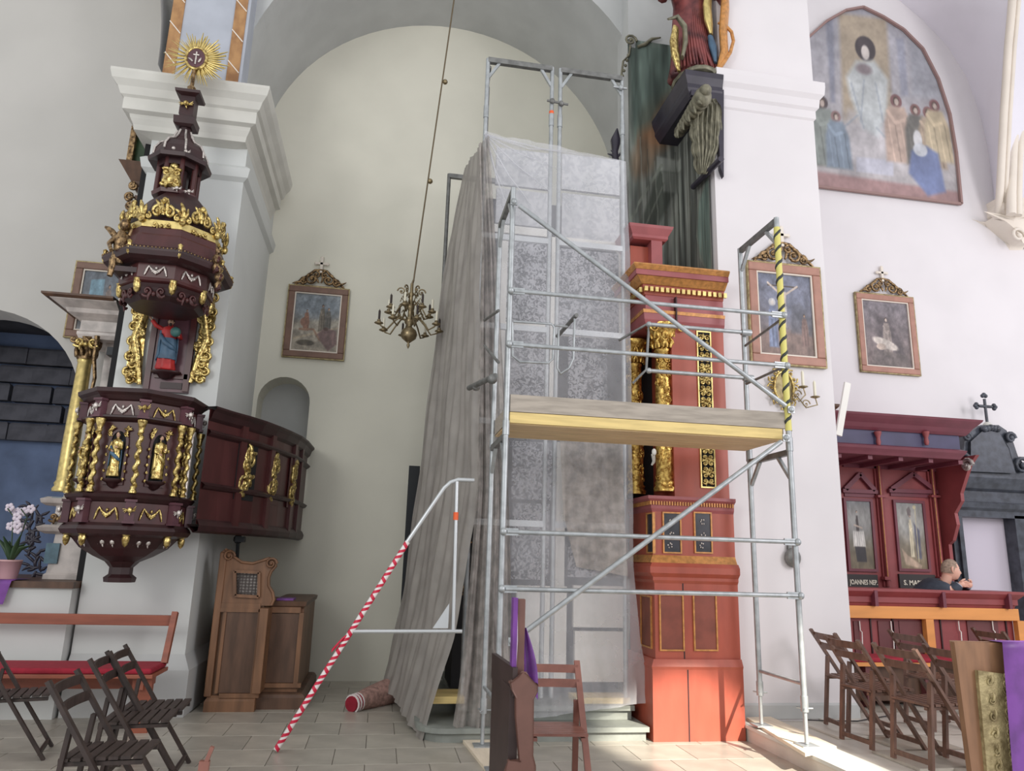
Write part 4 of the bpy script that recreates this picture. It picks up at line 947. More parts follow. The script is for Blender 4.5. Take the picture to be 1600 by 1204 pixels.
# ================================================================== carved figures
def figure(parent, nm, base, h, az=-pi/2, robe='gold', mantle=None, flesh='fleshpaint', hair='hairdark', arms=((1, .5), (-1, .4)), beard=True, seed=1, arm_m=None, arm_pts=None, lower=None, top_only=False):
    """robed figure on `base`, looking towards azimuth az; returns the robe object (sub parts hang from it)"""
    base = Vector(base); rd = random.Random(seed); ph = rd.uniform(0, 6.28)
    T = Matrix.Translation(base) @ Matrix.Rotation(az+pi/2, 4, 'Z')
    prof = [(.0, 0), (.15, 0), (.165, .02), (.15, .12), (.14, .25), (.135, .38), (.125, .5), (.12, .58), (.135, .66), (.15, .74), (.14, .79), (.09, .825), (.045, .84), (.04, .87)]
    fold = lambda a, t, z: 1 + .10*sin(7*a+ph+z/h*3)*max(0, 1-z/h*1.1) + .05*sin(15*a+ph*2)*max(0, 1-z/h*1.2)
    mb = MB(); mb.lathe([(r*h, z*h) for r, z in prof], (0, 0, 0), 28, fx=1, fy=.72, T=T, fn=fold)
    r = mb.build(nm, robe, parent)
    if lower:
        mb = MB(); mb.lathe([(q*h*1.04, z*h) for q, z in [(.0, -.001), (.155, -.001), (.17, .02), (.155, .1), (.15, .24), (.145, .3)]], (0, 0, 0), 28, fy=.74, T=T, fn=fold); mb.build('lower_robe', lower, r)
    if mantle:
        mb = MB(); rows = []
        for i in range(12):
            t = i/11; z = (.80-.62*t)*h; row = []
            for k in range(15):
                a = -pi*.1 + pi*1.2*k/14 - .5*t; rr = (.155+.02*t+.012*sin(8*a+ph))*h
                row.append(T @ V(-cos(a)*rr, sin(a)*rr*.78 - .0*h, z-.10*h*sin(a)*t))
            rows.append(row)
        mb.grid(rows); mb.tube([T @ V(-.14*h, -.05*h, .66*h), T @ V(-.05*h, -.13*h, .50*h), T @ V(.07*h, -.12*h, .42*h), T @ V(.15*h, -.03*h, .36*h)], [.03*h, .045*h, .045*h, .03*h], 8)
        o = mb.build('mantle', mantle, r); so_ = o.modifiers.new('s', 'SOLIDIFY'); so_.thickness = .015*h
    hz = .925*h
    mb = MB(); mb.ball(T @ V(0, -.004*h, hz), .058*h, 14, 10, sc=(.86, .95, 1.15)); mb.ball(T @ V(0, -.06*h, hz-.002*h), .013*h, 6, 5, sc=(.8, 1.1, 1.6))
    for s_ in (-1, 1): mb.ball(T @ V(s_*.05*h, 0, hz), .012*h, 5, 4); mb.ball(T @ V(s_*.02*h, -.05*h, hz+.012*h), .010*h, 5, 4)
    mb.tube([T @ V(0, 0, .84*h), T @ V(0, 0, .89*h)], .032*h, 8)
    mb.build('head', flesh, r)
    mb = MB(); mb.ball(T @ V(0, .012*h, hz+.014*h), .062*h, 12, 9, sc=(.95, .95, 1.12))
    mb.tube([T @ V(0, .04*h, hz), T @ V(0, .06*h, hz-.09*h)], [.05*h, .03*h], 8)
    if beard: mb.ball(T @ V(0, -.035*h, hz-.05*h), .03*h, 8, 6, sc=(1, .8, 1.3))
    mb.build('hair', hair, r)
    ap = arm_pts or [[(.13, 0, .76), (.17, -.06, .62), (.06, -.16, .64)], [(-.13, 0, .76), (-.17, -.06, .60), (-.05, -.15, .55)]]
    for a in ap:
        p = [T @ (V(*q)*h) for q in a]
        mb = MB(); mb.tube([p[0], p[0].lerp(p[1], .5), p[1], p[1].lerp(p[2], .8)], [.045*h, .042*h, .04*h, .036*h], 8); mb.build('sleeve', arm_m or robe, r)
        d = (p[2]-p[1]).normalized(); s_ = d.orthogonal().normalized()
        mb = MB(); mb.tube([p[1].lerp(p[2], .75), p[2]], [.02*h, .016*h], 7); mb.ball(p[2]+d*.012*h, .02*h, 7, 5)
        for k in range(5): q = p[2]+d*.02*h+s_*(k-2)*.008*h; mb.tube([q, q+d*(.03-.004*abs(k-2))*h+s_*(k-2)*.002*h], .0045*h, 5)
        mb.build('hand', flesh, r)
    return r

# ================================================================== pulpit
CX, CY = -2.305, 7.425; CAZ = atan2(-CY, -CX)      # azimuth from the axis to the camera
def axx(y): return 222+.1455*(700-y)
def za(y, r=0): return zat(axx(y), y, CY-r*.95)
pu = thing('pulpit', 'dark maroon wooden pulpit with gilded twisted columns, curved stair parapet and tall canopy', 'pulpit', (CX, CY+.2, 1.45))
def rescale(root, k, skip, dx=0):
    def go(o):
        if o.type == 'MESH':
            ox, oy = CX-root['_o'][0], CY-root['_o'][1]; n = len(o.data.vertices); a = np.empty(n*3); o.data.vertices.foreach_get('co', a); a = a.reshape(-1, 3)
            a[:, 0] = ox+(a[:, 0]-ox)*k+dx; a[:, 1] = oy+(a[:, 1]-oy)*k; o.data.vertices.foreach_set('co', a.ravel()); o.data.update()
        for c in o.children: go(c)
    for c in root.children:
        if c not in skip: go(c)
def octa(name, prof, m='maroon', off=0.0, parent=pu, seg=8, smooth=False):
    mb = MB(); mb.lathe(prof, (CX, CY, 0), seg, smooth, off); return mb.build(name, m, parent)
R0 = .675; oz = lambda y: zat(217, y, 6.88)
zs_ = {k: oz(k) for k in (606, 618, 650, 655, 768, 785, 815, 835)}
vo = CAZ                                             # a vertex looks at the camera
def fc(k, r=R0):                                     # centre and frame of face k (0 = right of the near vertex)
    a = vo+pi/8+k*pi/4; ap = r*cos(pi/8); n = V(cos(a), sin(a), 0)
    return V(CX, CY, 0)+n*ap, V(-sin(a), cos(a), 0)
octa('body', [(.60, zs_[785]), (.60, zs_[655])], 'maroon', vo)
octa('rim', [(.60, oz(626)), (.66, oz(622)), (.70, oz(616)), (.74, oz(612)), (.75, oz(606)), (.66, oz(604))], 'maroon_dark', vo)
octa('upper_frieze', [(.63, oz(648)), (.63, oz(624))], 'maroon', vo)
octa('upper_ledge', [(.60, oz(657)), (.66, oz(654)), (.69, oz(651)), (.69, oz(648)), (.63, oz(646))], 'maroon_dark', vo)
octa('lower_ledge', [(.62, oz(786)), (.66, oz(783)), (.70, oz(777)), (.72, oz(772)), (.66, oz(768))], 'maroon_dark', vo)
octa('lower_frieze', [(.64, oz(818)), (.64, oz(784))], 'maroon', vo)
octa('base_moulding', [(.50, oz(840)), (.60, oz(839)), (.69, oz(835)), (.72, oz(828)), (.70, oz(822)), (.66, oz(817))], 'maroon_dark', vo)
zu = oz(838); octa('underside', [(.0, zu-.40), (.17, zu-.40), (.18, zu-.36), (.13, zu-.33), (.13, zu-.27), (.19, zu-.22), (.33, zu-.17), (.48, zu-.10), (.56, zu-.03), (.6, zu)], 'maroon_dark', vo, smooth=False)
zt_, zb_ = oz(655), oz(770); hC = zt_-zb_
# twisted columns, pilaster blocks and cherub heads at the corners
for k in range(-2, 3):
    a = vo+k*pi/4; P_ = V(CX+cos(a)*.69, CY+sin(a)*.69, zb_)
    if k == 0 or abs(k) == 1:
        for d in ((0,) if k == 0 else (-.075, .075)):
            q = P_+V(-sin(a)*d, cos(a)*d, .0)
            if k == 0: q = q
            mb = MB(); twisted(mb, q, hC, .034, 4.5); mb.build('twisted_column', 'gold', pu)
    else:
        mb = MB(); twisted(mb, P_, hC, .034, 4.5); mb.build('twisted_column', 'gold', pu)
    for z0, z1, rr in ((oz(652), oz(622), .665), (oz(818), oz(780), .68)):
        mb = MB(); c_, s_ = cos(a), sin(a); T = Matrix.Translation((CX+c_*rr, CY+s_*rr, 0)) @ Matrix.Rotation(a, 4, 'Z')
        mb.box(-.05, .03, -.05, .05, z0, z1, T); mb.box(-.05, .045, -.065, .065, z1-.02, z1, T); mb.box(-.05, .045, -.065, .065, z0, z0+.02, T)
        mb.build('corner_block', 'maroon_light', pu)
        mb = MB(); f = Fr((CX+c_*(rr+.035), CY+s_*(rr+.035), (z0+z1)/2), (-s_, c_, 0)); cherub(mb, f, 0, .01, .028); mb.build('cherub_head', 'gold' if k in (0,) else 'silver', pu)
    mb = MB(); T = Matrix.Translation((CX+cos(a)*.62, CY+sin(a)*.62, oz(846)))
    mb.lathe([(.0, -.05), (.028, -.03), (.04, .0), (.045, .03), (.03, .045), (.05, .05), (.05, .06)], (0, 0, 0), 10, T=T, fn=lambda a_, t, z: 1+.1*sin(6*a_)); mb.build('pendant', 'gold', pu)
for k in (-2, -1, 0, 1):
    c, u = fc(k, .60)
    W_ = .34
    # niche: flat black plate painted as the shade of a recess, carved surround
    f = Fr(V(c.x, c.y, (zt_+zb_)/2)+0*u, u)
    if k in (-1, 0, -2):
        nw, nh = .085, hC*.36
        arch = [(-nw, -nh), (nw, -nh)] + [(nw*cos(t), nh*.5+nw*1.3*sin(t)) for t in [pi*i/10 for i in range(11)]]
        mb = MB(); mb.plate([arch], lambda a, b, c_: f(a, b, .004-c_), .01); no = mb.build('niche', 'black', pu)
        fr_o = [(a*1.35, b*1.08) for a, b in arch]
        mb = MB(); mb.plate([fr_o, arch], lambda a, b, c_: f(a, b, .022-c_), .03); mb.build('niche_surround', 'maroon', pu)
        mb = MB()
        for s_ in (-1, 1):
            f2 = Fr(f(s_*.115, -.06, .02), u); carve(mb, f2, .035, hC*.55, 3+k, 5, .006, False)
            f3 = Fr(f(s_*.09, nh*.5+.11, .02), u); carve(mb, f3, .085, .09, 7+k, 2, .008, False); leafs(mb, f3, 0, 0, pi/2*(1+s_*.5), .05, .016); leafs(mb, f3, 0, .02, -s_*.4+pi*(s_ < 0), .05, .014)
        mb.build('gilt_surround', 'gold', pu)
        fg = figure(pu, 'carved_saint', f(0, -nh+.05, .05), hC*.62, atan2(f.n.y, f.n.x), 'gold', 'robeblue' if k == -1 else ('gold_flat' if k == 0 else 'gold'), seed=k+5, flesh='fleshpaint', beard=(k == 0))
        mb = MB(); mb.lathe([(.01, -.05), (.05, -.03), (.075, -.0), (.11, .01), (.115, .03)], tuple(f(0, -nh-.0, .02)), 10); mb.build('bracket', 'maroon_dark', pu)
    else:
        mb = MB(); carve(mb, Fr(f(-.02, 0, .01), u), .15, hC*.92, 12, 7, .012); mb.build('gilt_panel', 'gold', pu)
        mb = MB(); T = Matrix.Translation(f(.12, -hC/2, .03)); mb.lathe([(.04, 0), (.03, .03), (.028, hC-.05), (.045, hC)], (0, 0, 0), 10, T=T); mb.build('silvered_pilaster', 'silver', pu)
    for zz, m_, rr, hh in ((oz(637), 'gold' if k == 0 else 'silver', .63, .10), (oz(801), 'gold', .64, .11)):
        c2, _ = fc(k, rr); mb = MB(); garland(mb, Fr(V(c2.x, c2.y, zz), u), .26, hh, .012); mb.build('garland', m_, pu)
    mb = MB(); c2, _ = fc(k, .5); f4 = Fr(V(c2.x, c2.y, oz(852)), u); cherub(mb, f4, -.05, .03, .03); cherub(mb, f4, .06, .03, .03); mb.build('carved_shell', 'silver', pu)
rescale(pu, .76, [])
mark = set(pu.children)
# curved stair parapet back to the wall
path = [(-1.72, 7.45), (-1.60, 7.70), (-1.47, 7.92), (-1.35, 8.17), (-1.25, 8.45), (-1.16, 8.75), (-1.08, 9.08), (-1.04, 9.45), (-1.02, 10.05)]
zt0, zb0 = 2.90, 1.79
def ribbon(name, prof, m, off=0.0):
    mb = MB(); rows = []
    for i, (x, y) in enumerate(path):
        a = Vector(path[max(0, i-1)]); b = Vector(path[min(len(path)-1, i+1)]); t = (b-a).normalized(); n = V(t.y, -t.x, 0)
        rows.append([V(x, y, z)+n*(p+off) for p, z in prof])
    mb.grid([list(r) for r in rows], False); return mb.build(name, m, pu)
ribbon('parapet_wall', [(-.06, zb0), (0, zb0), (0, zt0), (-.06, zt0)], 'maroon')
ribbon('parapet_rim', [(0, zt0-.12), (.03, zt0-.09), (.05, zt0-.03), (.08, zt0), (.08, zt0+.02), (-.08, zt0+.02)], 'maroon_dark')
ribbon('parapet_frieze_ledge', [(0, zt0-.27), (.03, zt0-.25), (.045, zt0-.23), (.03, zt0-.21), (0, zt0-.2)], 'maroon_dark')
ribbon('parapet_lower_ledge', [(0, zb0+.33), (.03, zb0+.34), (.05, zb0+.37), (.02, zb0+.39), (0, zb0+.4)], 'maroon_dark')
ribbon('parapet_base', [(-.1, zb0), (-.02, zb0-.08), (.03, zb0-.06), (.04, zb0-.01), (.02, zb0+.03), (0, zb0+.05)], 'maroon_dark')
mb = MB(); rows = [[V(x, y, zb0-.02), V(-2.0+.0*x, y+.2, zb0-.02)] for x, y in path]; mb.grid(rows, False); mb.build('stair_underside', 'maroon_dark', pu)
for i, (x, y) in enumerate(path[:-1]):
    if i % 2 == 0 and i > 0 or i == 7:
        a = Vector(path[i-1]); b = Vector(path[i+1]); t = (b-a).normalized(); n = V(t.y, -t.x, 0); T = Matrix(((t.x, n.x, 0, x), (t.y, n.y, 0, y), (0, 0, 1, 0), (0, 0, 0, 1)))
        mb = MB(); mb.box(-.045, .045, -.01, .03, zb0, zt0, T); mb.build('parapet_pilaster', 'maroon', pu)
for (xp, yt, yb2) in ((383, 700, 770), (425, 712, 778), (455, 724, 786)):
    # walk along the parapet to the station seen at this column of the view
    best = None
    for i in range(len(path)-1):
        for s_ in range(20):
            q = Vector(path[i]).lerp(Vector(path[i+1]), s_/20); v = V(q.x, q.y, 2.3)-CAM
            w = v.dot(cf); px = 800+FPX*v.dot(cr)/w
            if best is None or abs(px-xp) < best[0]: best = (abs(px-xp), q, (Vector(path[i+1])-Vector(path[i])).normalized())
    q, t = best[1], best[2]; n = V(t.y, -t.x, 0)
    o_ = V(q.x, q.y, (zt0+zb0)/2+.02)+n*.004
    f = Fr(o_, V(t.x, t.y, 0))
    mb = MB(); mb.plate([rect(-.16, .16, -.3, .3)], lambda a, b, c_: f(a, b, .004-c_), .01); po = mb.build('dark_field', 'black' if xp == 383 else 'maroon', pu)
    mb = MB(); carve(mb, Fr(f(0, 0, .006), V(t.x, t.y, 0)), .26, .5, xp, 4, .024, False)
    for s_ in (-1, 1): scroll(mb, f, s_*.03, s_*.13, .11, 1.4, pi/2*s_, s_, .024, .012); 
    mb.build('gilt_ornament', 'gold', po)
# back panel on the pier with gilded wings
YBk = YL-.02
mb = MB(); pbox(mb, 232, 474, 302, 612, YBk-.04, YL-.005); bp = mb.build('back_panel', 'maroon_light', pu)
mb = MB()
for r in ((232, 474, 241, 612), (293, 474, 302, 612), (241, 474, 293, 484), (241, 583, 293, 591)): pbox(mb, *r, YBk-.06, YBk-.03)
mb.build('panel_frame', 'maroon', bp)
mb = MB(); pbox(mb, 250, 597, 284, 607, YBk-.05, YBk-.03); mb.build('panel_inset', 'maroon_dark', bp)
for x0, x1, s_ in ((203, 231, -1), (303, 325, 1)):
    p = PY((x0+x1)/2+(3 if s_ > 0 else 0), 530, YBk-.04); f = Fr(p, (1, 0, 0)); mb = MB()
    carve(mb, f, .16, .92, x0, 6, .022, False)
    mb.tube([f(-s_*.07, -.48), f(-s_*.02, -.2), f(s_*.04, 0), f(-s_*.02, .25), f(s_*.02, .45), f(-s_*.08, .52)], [.025, .04, .05, .045, .05, .03], 8)
    for k in range(12): scroll(mb, f, s_*(.03+.03*(k % 2)), -.44+k*.082, .05, 1.2, pi/2, s_*(-1)**k, .018, .01)
    mb.plate([[(-.07, -.46), (.07, -.46), (.09, -.2), (.07, .05), (.1, .25), (.06, .46), (-.06, .5), (-.05, .1)] if s_ > 0 else [(-.07, -.46), (.07, -.46), (.05, .1), (.06, .5), (-.06, .46), (-.1, .25), (-.07, .05), (-.09, -.2)]], lambda a, b, c_: f(a, b, -.01-c_), .02)
    mb.build('gilded_wing', 'gold', pu)
# canopy
mark = list(pu.children)
co = -pi/2+pi/8
cz_ = lambda y, r: za(y, r)
octa('canopy_underside', [(.30, cz_(466, .4)), (.40, cz_(464, .45)), (.46, cz_(455, .5)), (.48, cz_(450, .5)), (.50, cz_(445, .5)), (.53, cz_(437, .55))], 'maroon_dark', co)
octa('canopy_frieze', [(.50, cz_(436, .55)), (.54, cz_(433, .55)), (.53, cz_(428, .55)), (.53, cz_(405, .55))], 'maroon', co)
octa('canopy_cornice', [(.54, cz_(406, .55)), (.60, cz_(404, .6)), (.66, cz_(399, .66)), (.72, cz_(393, .7)), (.74, cz_(385, .72)), (.74, cz_(381, .72)), (.66, cz_(377, .68))], 'maroon_dark', co)
octa('canopy_attic', [(.66, cz_(380, .66)), (.64, cz_(372, .64)), (.62, cz_(362, .62)), (.60, cz_(360, .6)), (.59, cz_(352, .58)), (.57, cz_(350, .56)), (.5, cz_(348, .5))], 'maroon', co)
zcr0, zcr1 = cz_(353, .55), cz_(340, .55)
octa('gilt_band', [(.56, zcr0), (.575, zcr0+.01), (.57, zcr1), (.53, zcr1)], 'gold_flat', co)
octa('dome', [(.52, zcr0), (.50, cz_(330, .45)), (.44, cz_(316, .4)), (.34, cz_(305, .32)), (.25, cz_(298, .25)), (.20, cz_(294, .2))], 'maroon_dark', co)
for k in range(-2, 3):
    a = -pi/2+k*pi/4; ap = .57*cos(pi/8); f = Fr((CX+cos(a)*ap, CY+sin(a)*ap, zcr1), (-sin(a), cos(a), 0)); mb = MB()
    for s_ in (-1, 1):
        scroll(mb, f, s_*.065, .085, .06, 1.3, pi/2, -s_, .02, .02); scroll(mb, f, s_*.16, .03, .035, 1.2, pi/2, s_, .014, .02); leafs(mb, f, s_*.03, .1, pi/2-s_*.3, .12, .03, .02)
    mb.ball(f(0, .2, .02), .035, 8, 6); mb.ball(f(0, .1, .03), .03, 8, 6); leafs(mb, f, 0, .05, pi/2, .16, .035, .02)
    carve(mb, Fr(f(0, -.05, .01), (-sin(a), cos(a), 0)), .3, .05, 2, 1, .01)
    mb.build('crown_crest', 'gold', pu)
    a2 = a+pi/8; mb = MB(); mb.ball((CX+cos(a2)*.585, CY+sin(a2)*.585, zcr1-.0), .045, 10, 7); f = Fr((CX+cos(a2)*.58, CY+sin(a2)*.58, zcr1+.04), (-sin(a2), cos(a2), 0)); leafs(mb, f, 0, 0, pi/2, .15, .04, .01); leafs(mb, f, -.02, 0, pi/2+.5, .1, .03, .01); leafs(mb, f, .02, 0, pi/2-.5, .1, .03, .01); mb.build('gilt_finial', 'gold', pu)
    ap = .53*cos(pi/8); mb = MB(); garland(mb, Fr((CX+cos(a)*ap, CY+sin(a)*ap, cz_(417, .55)), (-sin(a), cos(a), 0)), .24, .10, .012); mb.build('garland', 'silver', pu)
    ap = .74*cos(pi/8); mb = MB(); fz_ = cz_(383, .72)+.015
    for j in range(14): t = -.27+.54*j/13; mb.ball((CX+cos(a)*ap-sin(a)*t, CY+sin(a)*ap+cos(a)*t, fz_), .011, 5, 3)
    mb.build('bead_row', 'gold_dark', pu)
    mb = MB(); T = Matrix.Translation((CX+cos(a2)*.71, CY+sin(a2)*.71, fz_+.01)); mb.lathe([(.0, -.09), (.02, -.07), (.03, -.02), (.022, .02), (.03, .04), (.0, .06)], (0, 0, 0), 8, T=T); mb.build('gilt_drop', 'gold', pu)
    mb = MB(); T = Matrix.Translation((CX+cos(a2)*.50, CY+sin(a2)*.50, cz_(441, .5))); mb.lathe([(.0, -.09), (.03, -.07), (.045, -.01), (.04, .03), (.05, .05), (.0, .06)], (0, 0, 0), 10, T=T, fn=lambda a_, t, z: 1+.12*sin(5*a_)); mb.build('pendant', 'gold', pu)
    mb = MB(); f = Fr((CX+cos(a)*.46, CY+sin(a)*.46, cz_(452, .5)), (-sin(a), cos(a), 0)); carve(mb, f, .3, .1, 4, 1, .014); mb.build('lace_carving', 'maroon', pu)
# seated cherubs on the canopy's outer corners
p = PY(155, 405, 7.0)
mb = MB(); mb.lathe([(.06, 0), (.08, .04), (.07, .16), (.085, .24), (.05, .32), (.03, .34)], tuple(p), 10, fy=.8); mb.ball(p+V(.02, 0, .40), .06, 10, 8)
mb.tube([p+V(-.05, 0, .28), p+V(-.10, -.05, .18), p+V(-.05, -.1, .10)], [.03, .028, .02], 7); mb.tube([p+V(.06, 0, .28), p+V(.14, -.05, .2), p+V(.12, -.1, .1)], [.03, .028, .02], 7)
for s_ in (-1, 1): leafs(mb, Fr(p+V(0, .05, .25), (1, 0, 0)), s_*.05, 0, pi/2-s_*.6, .2, .05); 
mb.tube([p+V(-.03, -.03, .03), p+V(-.04, -.05, -.14)], [.05, .03], 8)
mb.build('gilt_cherub', 'gold_dark', pu)
mb = MB(); pbox(mb, 150, 412, 205, 420, 6.95, 7.4, 7.0); mb.build('corner_bracket', 'maroon_dark', pu)
for x, y in ((347, 402), (352, 430)):
    p = PY(x, y, 7.05); mb = MB(); mb.ball(p, .055, 10, 7); mb.lathe([(.03, -.12), (.045, -.08), (.03, -.05)], tuple(p), 8); mb.ball(p+V(0, 0, .08), .03, 8, 5); leafs(mb, Fr(p, (1, 0, 0)), 0, .04, pi/2, .1, .02); mb.build('corner_finial', 'gold_dark', pu)
    mb = MB(); carve(mb, Fr(p+V(.01, 0, -.06), (.6, -.8, 0)), .12, .18, 3, 2, .016); mb.build('corner_scroll', 'maroon', pu)
rescale(pu, .82, mark, .05)
# lantern
lz0, lz1 = cz_(296, .2), cz_(243, .2)
octa('lantern_base', [(.22, lz0-.04), (.23, lz0+.0), (.20, lz0+.03)], 'maroon', co)
for k in range(8):
    a = co+k*pi/4; mb = MB(); mb.tube([(CX+cos(a)*.185, CY+sin(a)*.185, lz0), (CX+cos(a)*.185, CY+sin(a)*.185, lz1)], [.03, .028], 8); mb.build('lantern_post', 'maroon', pu)
octa('lantern_core', [(.10, lz0), (.10, lz1)], 'maroon_dark', co)
octa('lantern_roof', [(.21, lz1-.10), (.21, lz1-.03), (.30, lz1-.05), (.31, lz1-.01), (.26, lz1+.02), (.25, lz1+.10), (.21, lz1+.17), (.13, lz1+.22), (.09, lz1+.28), (.065, lz1+.36), (.06, lz1+.42)], 'maroon_dark', co)
mb = MB()
for k in range(-2, 3):
    a = co+pi/8*0+k*pi/4; pts = [(.262, .04), (.255, .11), (.215, .18), (.135, .23), (.095, .29), (.07, .36)]; mb.tube([(CX+cos(a-0)*r, CY+sin(a)*r, lz1+z) for r, z in pts], .012, 5)
mb.build('roof_ribs', 'silver', pu)
mb = MB(); p = V(CX, CY-.17, (lz0+lz1)/2-.06); mb.ball(p+V(0, 0, .12), .045, 9, 7); mb.lathe([(.05, -.12), (.1, -.08), (.09, 0), (.05, .07)], tuple(p), 12, fn=lambda a, t, z: 1+.15*sin(6*a)); carve(mb, Fr(p+V(0, -.05, -.02), (1, 0, 0)), .2, .2, 9, 2, .018); mb.build('gilt_figure', 'gold', pu)
for x, y in ((272, 233), (291, 238), (277, 295), (296, 300)):
    mb = MB(); cherub(mb, Fr(PY(x, y, CY-.22), (1, 0, 0)), 0, 0, .02); mb.build('cherub_head', 'silver', pu)
zb1, zb2 = lz1+.40, za(150)
mb = MB(); b0 = CX
rloft(mb, CX-.07, CX+.07, CY-.07, CY+.07, [(.0, zb1), (.03, zb1+.02), (.035, zb1+.10), (-.01, zb1+.12), (0, zb1+.14), (.0, zb2-.05), (.05, zb2-.03), (.055, zb2)], 'lrfb'); mb.build('finial_box', 'maroon_dark', pu)
mb = MB(); cherub(mb, Fr((CX, CY-.08, (zb1+.14+zb2-.05)/2), (1, 0, 0)), 0, 0, .03); mb.build('cherub_head', 'gold', pu)
# sunburst
sb = PY(307, 92, CY); R_ = .30
mb = MB(); mb.lathe([(.05, 0), (.03, .05), (.045, .09), (.02, .12), (.02, sb.z-zb2-.1)], (CX, CY, zb2), 10); mb.build('finial_stem', 'gold_dark', pu)
mb = MB(); f = Fr(sb, (1, 0, 0)); mb.plate([[(cos(t)*.10, sin(t)*.125) for t in [2*pi*i/24 for i in range(24)]]], lambda a, b, c: f(a, b, .015-c), .03); sd = mb.build('sunburst_disc', 'maroon_light', pu)
mb = MB(); mb.tube([f(cos(t)*.105, sin(t)*.13, .01) for t in [2*pi*i/28 for i in range(29)]], .018, 7); mb.build('gilt_ring', 'gold', sd)
mb = MB(); mb.tube([f(0, -.08, .02), f(0, .07, .02)], .010, 6); mb.tube([f(-.03, .035, .02), f(.03, .035, .02)], .010, 6); leafs(mb, f, -.03, -.05, 2.2, .06, .016, .02); leafs(mb, f, .03, -.05, .9, .06, .016, .02); mb.build('relief_cross', 'silver', sd)
rd = random.Random(3); rm = []
for L_ in (.14, .18, .2, .23):
    mb = MB(); mb.tube([(0, 0, .11), (0, 0, .11+L_)], [.020, .004], 4, squash=.5); o = mb.build('ray', 'gold_flat', None, kind='x'); rm.append(o.data); bpy.data.objects.remove(o)
for k in range(72):
    a = 2*pi*k/72; o = bpy.data.objects.new('ray', rm[(k*7+k//3) % 4]); COL.objects.link(o); o.parent = sd
    o.location = sb-Vector(pu['_o'])+V(0, .01*(k % 3), 0); o.rotation_euler = (0, a, 0)
# figure of Christ on the back panel (a separate carving on its bracket)
p = PY(257, 578, YBk-.14)
mb = MB(); mb.lathe([(.02, -.06), (.06, -.05), (.09, -.01), (.15, .0), (.15, .02)], (p.x, YBk-.08, p.z-.02), 12, fy=.6); mb.build('figure_bracket', 'maroon_dark', pu)
chs_ = thing('carved_figure', 'painted wooden bearded man in red tunic and blue mantle holding a globe, in the pulpit', 'statue', tuple(p))
hF = .56
fg = figure(chs_, 'tunic', p, hF, -pi/2+.15, 'robered', 'robeblue', arm_m='robered', seed=3,
    arm_pts=[[(.13, 0, .76), (.2, -.05, .62), (.17, -.14, .64)], [(-.12, 0, .77), (-.24, -.04, .82), (-.33, -.06, .93)]])
T = Matrix.Translation(p)
mb = MB(); mb.lathe([(.155*hF, .2*hF), (.165*hF, .24*hF), (.158*hF, .40*hF), (.145*hF, .52*hF), (.13*hF, .6*hF)], (0, 0, 0), 26, fy=.8, T=T, fn=lambda a, t, z: 1+.07*sin(6*a+z*20)); mb.build('blue_mantle_folds', 'robeblue', fg)
mb = MB(); mb.ball(T @ V(.13*hF*1.1, -.15*hF, .70*hF), .075*hF*1.25, 14, 10); mb.build('globe', 'globe', fg)

# ================================================================== left side altar
sa = thing('side_altar', 'marble side altar with one tall gilded column, left of the pulpit', 'altar', (-3.2, 8.9, zs))
YS = 8.7
def col3(x, yt, yb, Y, r, m, seg=16):
    p, q = PY(x[0], yt, Y), PY(x[1], yb, Y); mb = MB(); h = p.z-q.z; X = (p.x+q.x)/2
    mb.lathe([(r*1.3, 0), (r*1.35, .03), (r*1.1, .06), (r*1.2, .09), (r, .12), (r, h*.4), (r*.82, h-.04), (r*.95, h-.02), (r*.85, h)], (X, Y, q.z), seg); return mb.build('gilded_column', m, sa), X, p.z
c_, Xc, Ztop = col3((131, 101), 562, 768, YS, .085, 'gold_flat')
mb = MB(); T = Matrix.Translation((Xc, YS, Ztop)); zcp = zat(138, 530, YS)-Ztop
mb.lathe([(.08, 0), (.085, .04), (.09, zcp*.5), (.13, zcp*.9), (.14, zcp)], (0, 0, 0), 12, T=T, fn=lambda a, t, z: 1+.15*sin(4*a))
for k in range(8): a = 2*pi*k/8; f = Fr((Xc+cos(a)*.09, YS+sin(a)*.09, Ztop+.03), (-sin(a), cos(a), 0)); leafs(mb, f, 0, 0, pi/2, .12, .03, .01); leafs(mb, f, 0, .1, pi/2+.4, .12, .03, .02)
for s_ in (-1, 1): scroll(mb, Fr((Xc+s_*.11, YS-.1, Ztop+zcp*.85), (1, 0, 0)), 0, 0, .04, 1.2, 0, s_, .014)
mb.build('capital', 'gold_dark', c_)
def rp(name, x0, x1, pr, m, Y0, Y1, sides='lrf'):
    ym = pr[0][1]; X0, X1 = xat(x0, ym, Y0), xat(x1, ym, Y0); xm_ = (x0+x1)/2
    mb = MB(); rloft(mb, X0, X1, Y0, Y1, [(p_, zat(xm_, y_, Y0)) for p_, y_ in pr], sides); return mb.build(name, m, sa)
rp('impost', 122, 190, [(0, 530), (.02, 524), (.02, 520), (0, 518)], 'marble', YS-.12, 9.15, 'lf')
rp('frieze', 124, 190, [(0, 518), (0, 500)], 'marble', YS-.1, 9.15, 'lf')
rp('cornice', 124, 190, [(0, 502), (.04, 498), (.1, 494), (.12, 488), (.18, 484), (.24, 480), (.25, 478), (0, 476)], 'marble', YS-.1, 9.15, 'lf')
rp('cornice_cap', 122, 190, [(.25, 479), (.28, 476), (.28, 473), (0, 471)], 'oakdark', YS-.1, 9.15, 'lf')
mb = MB(); carve(mb, Fr(PY(135, 535, YS-.2), (1, 0, 0)), .3, .1, 3, 1, .016); mb.build('gilt_relief', 'gold', sa)
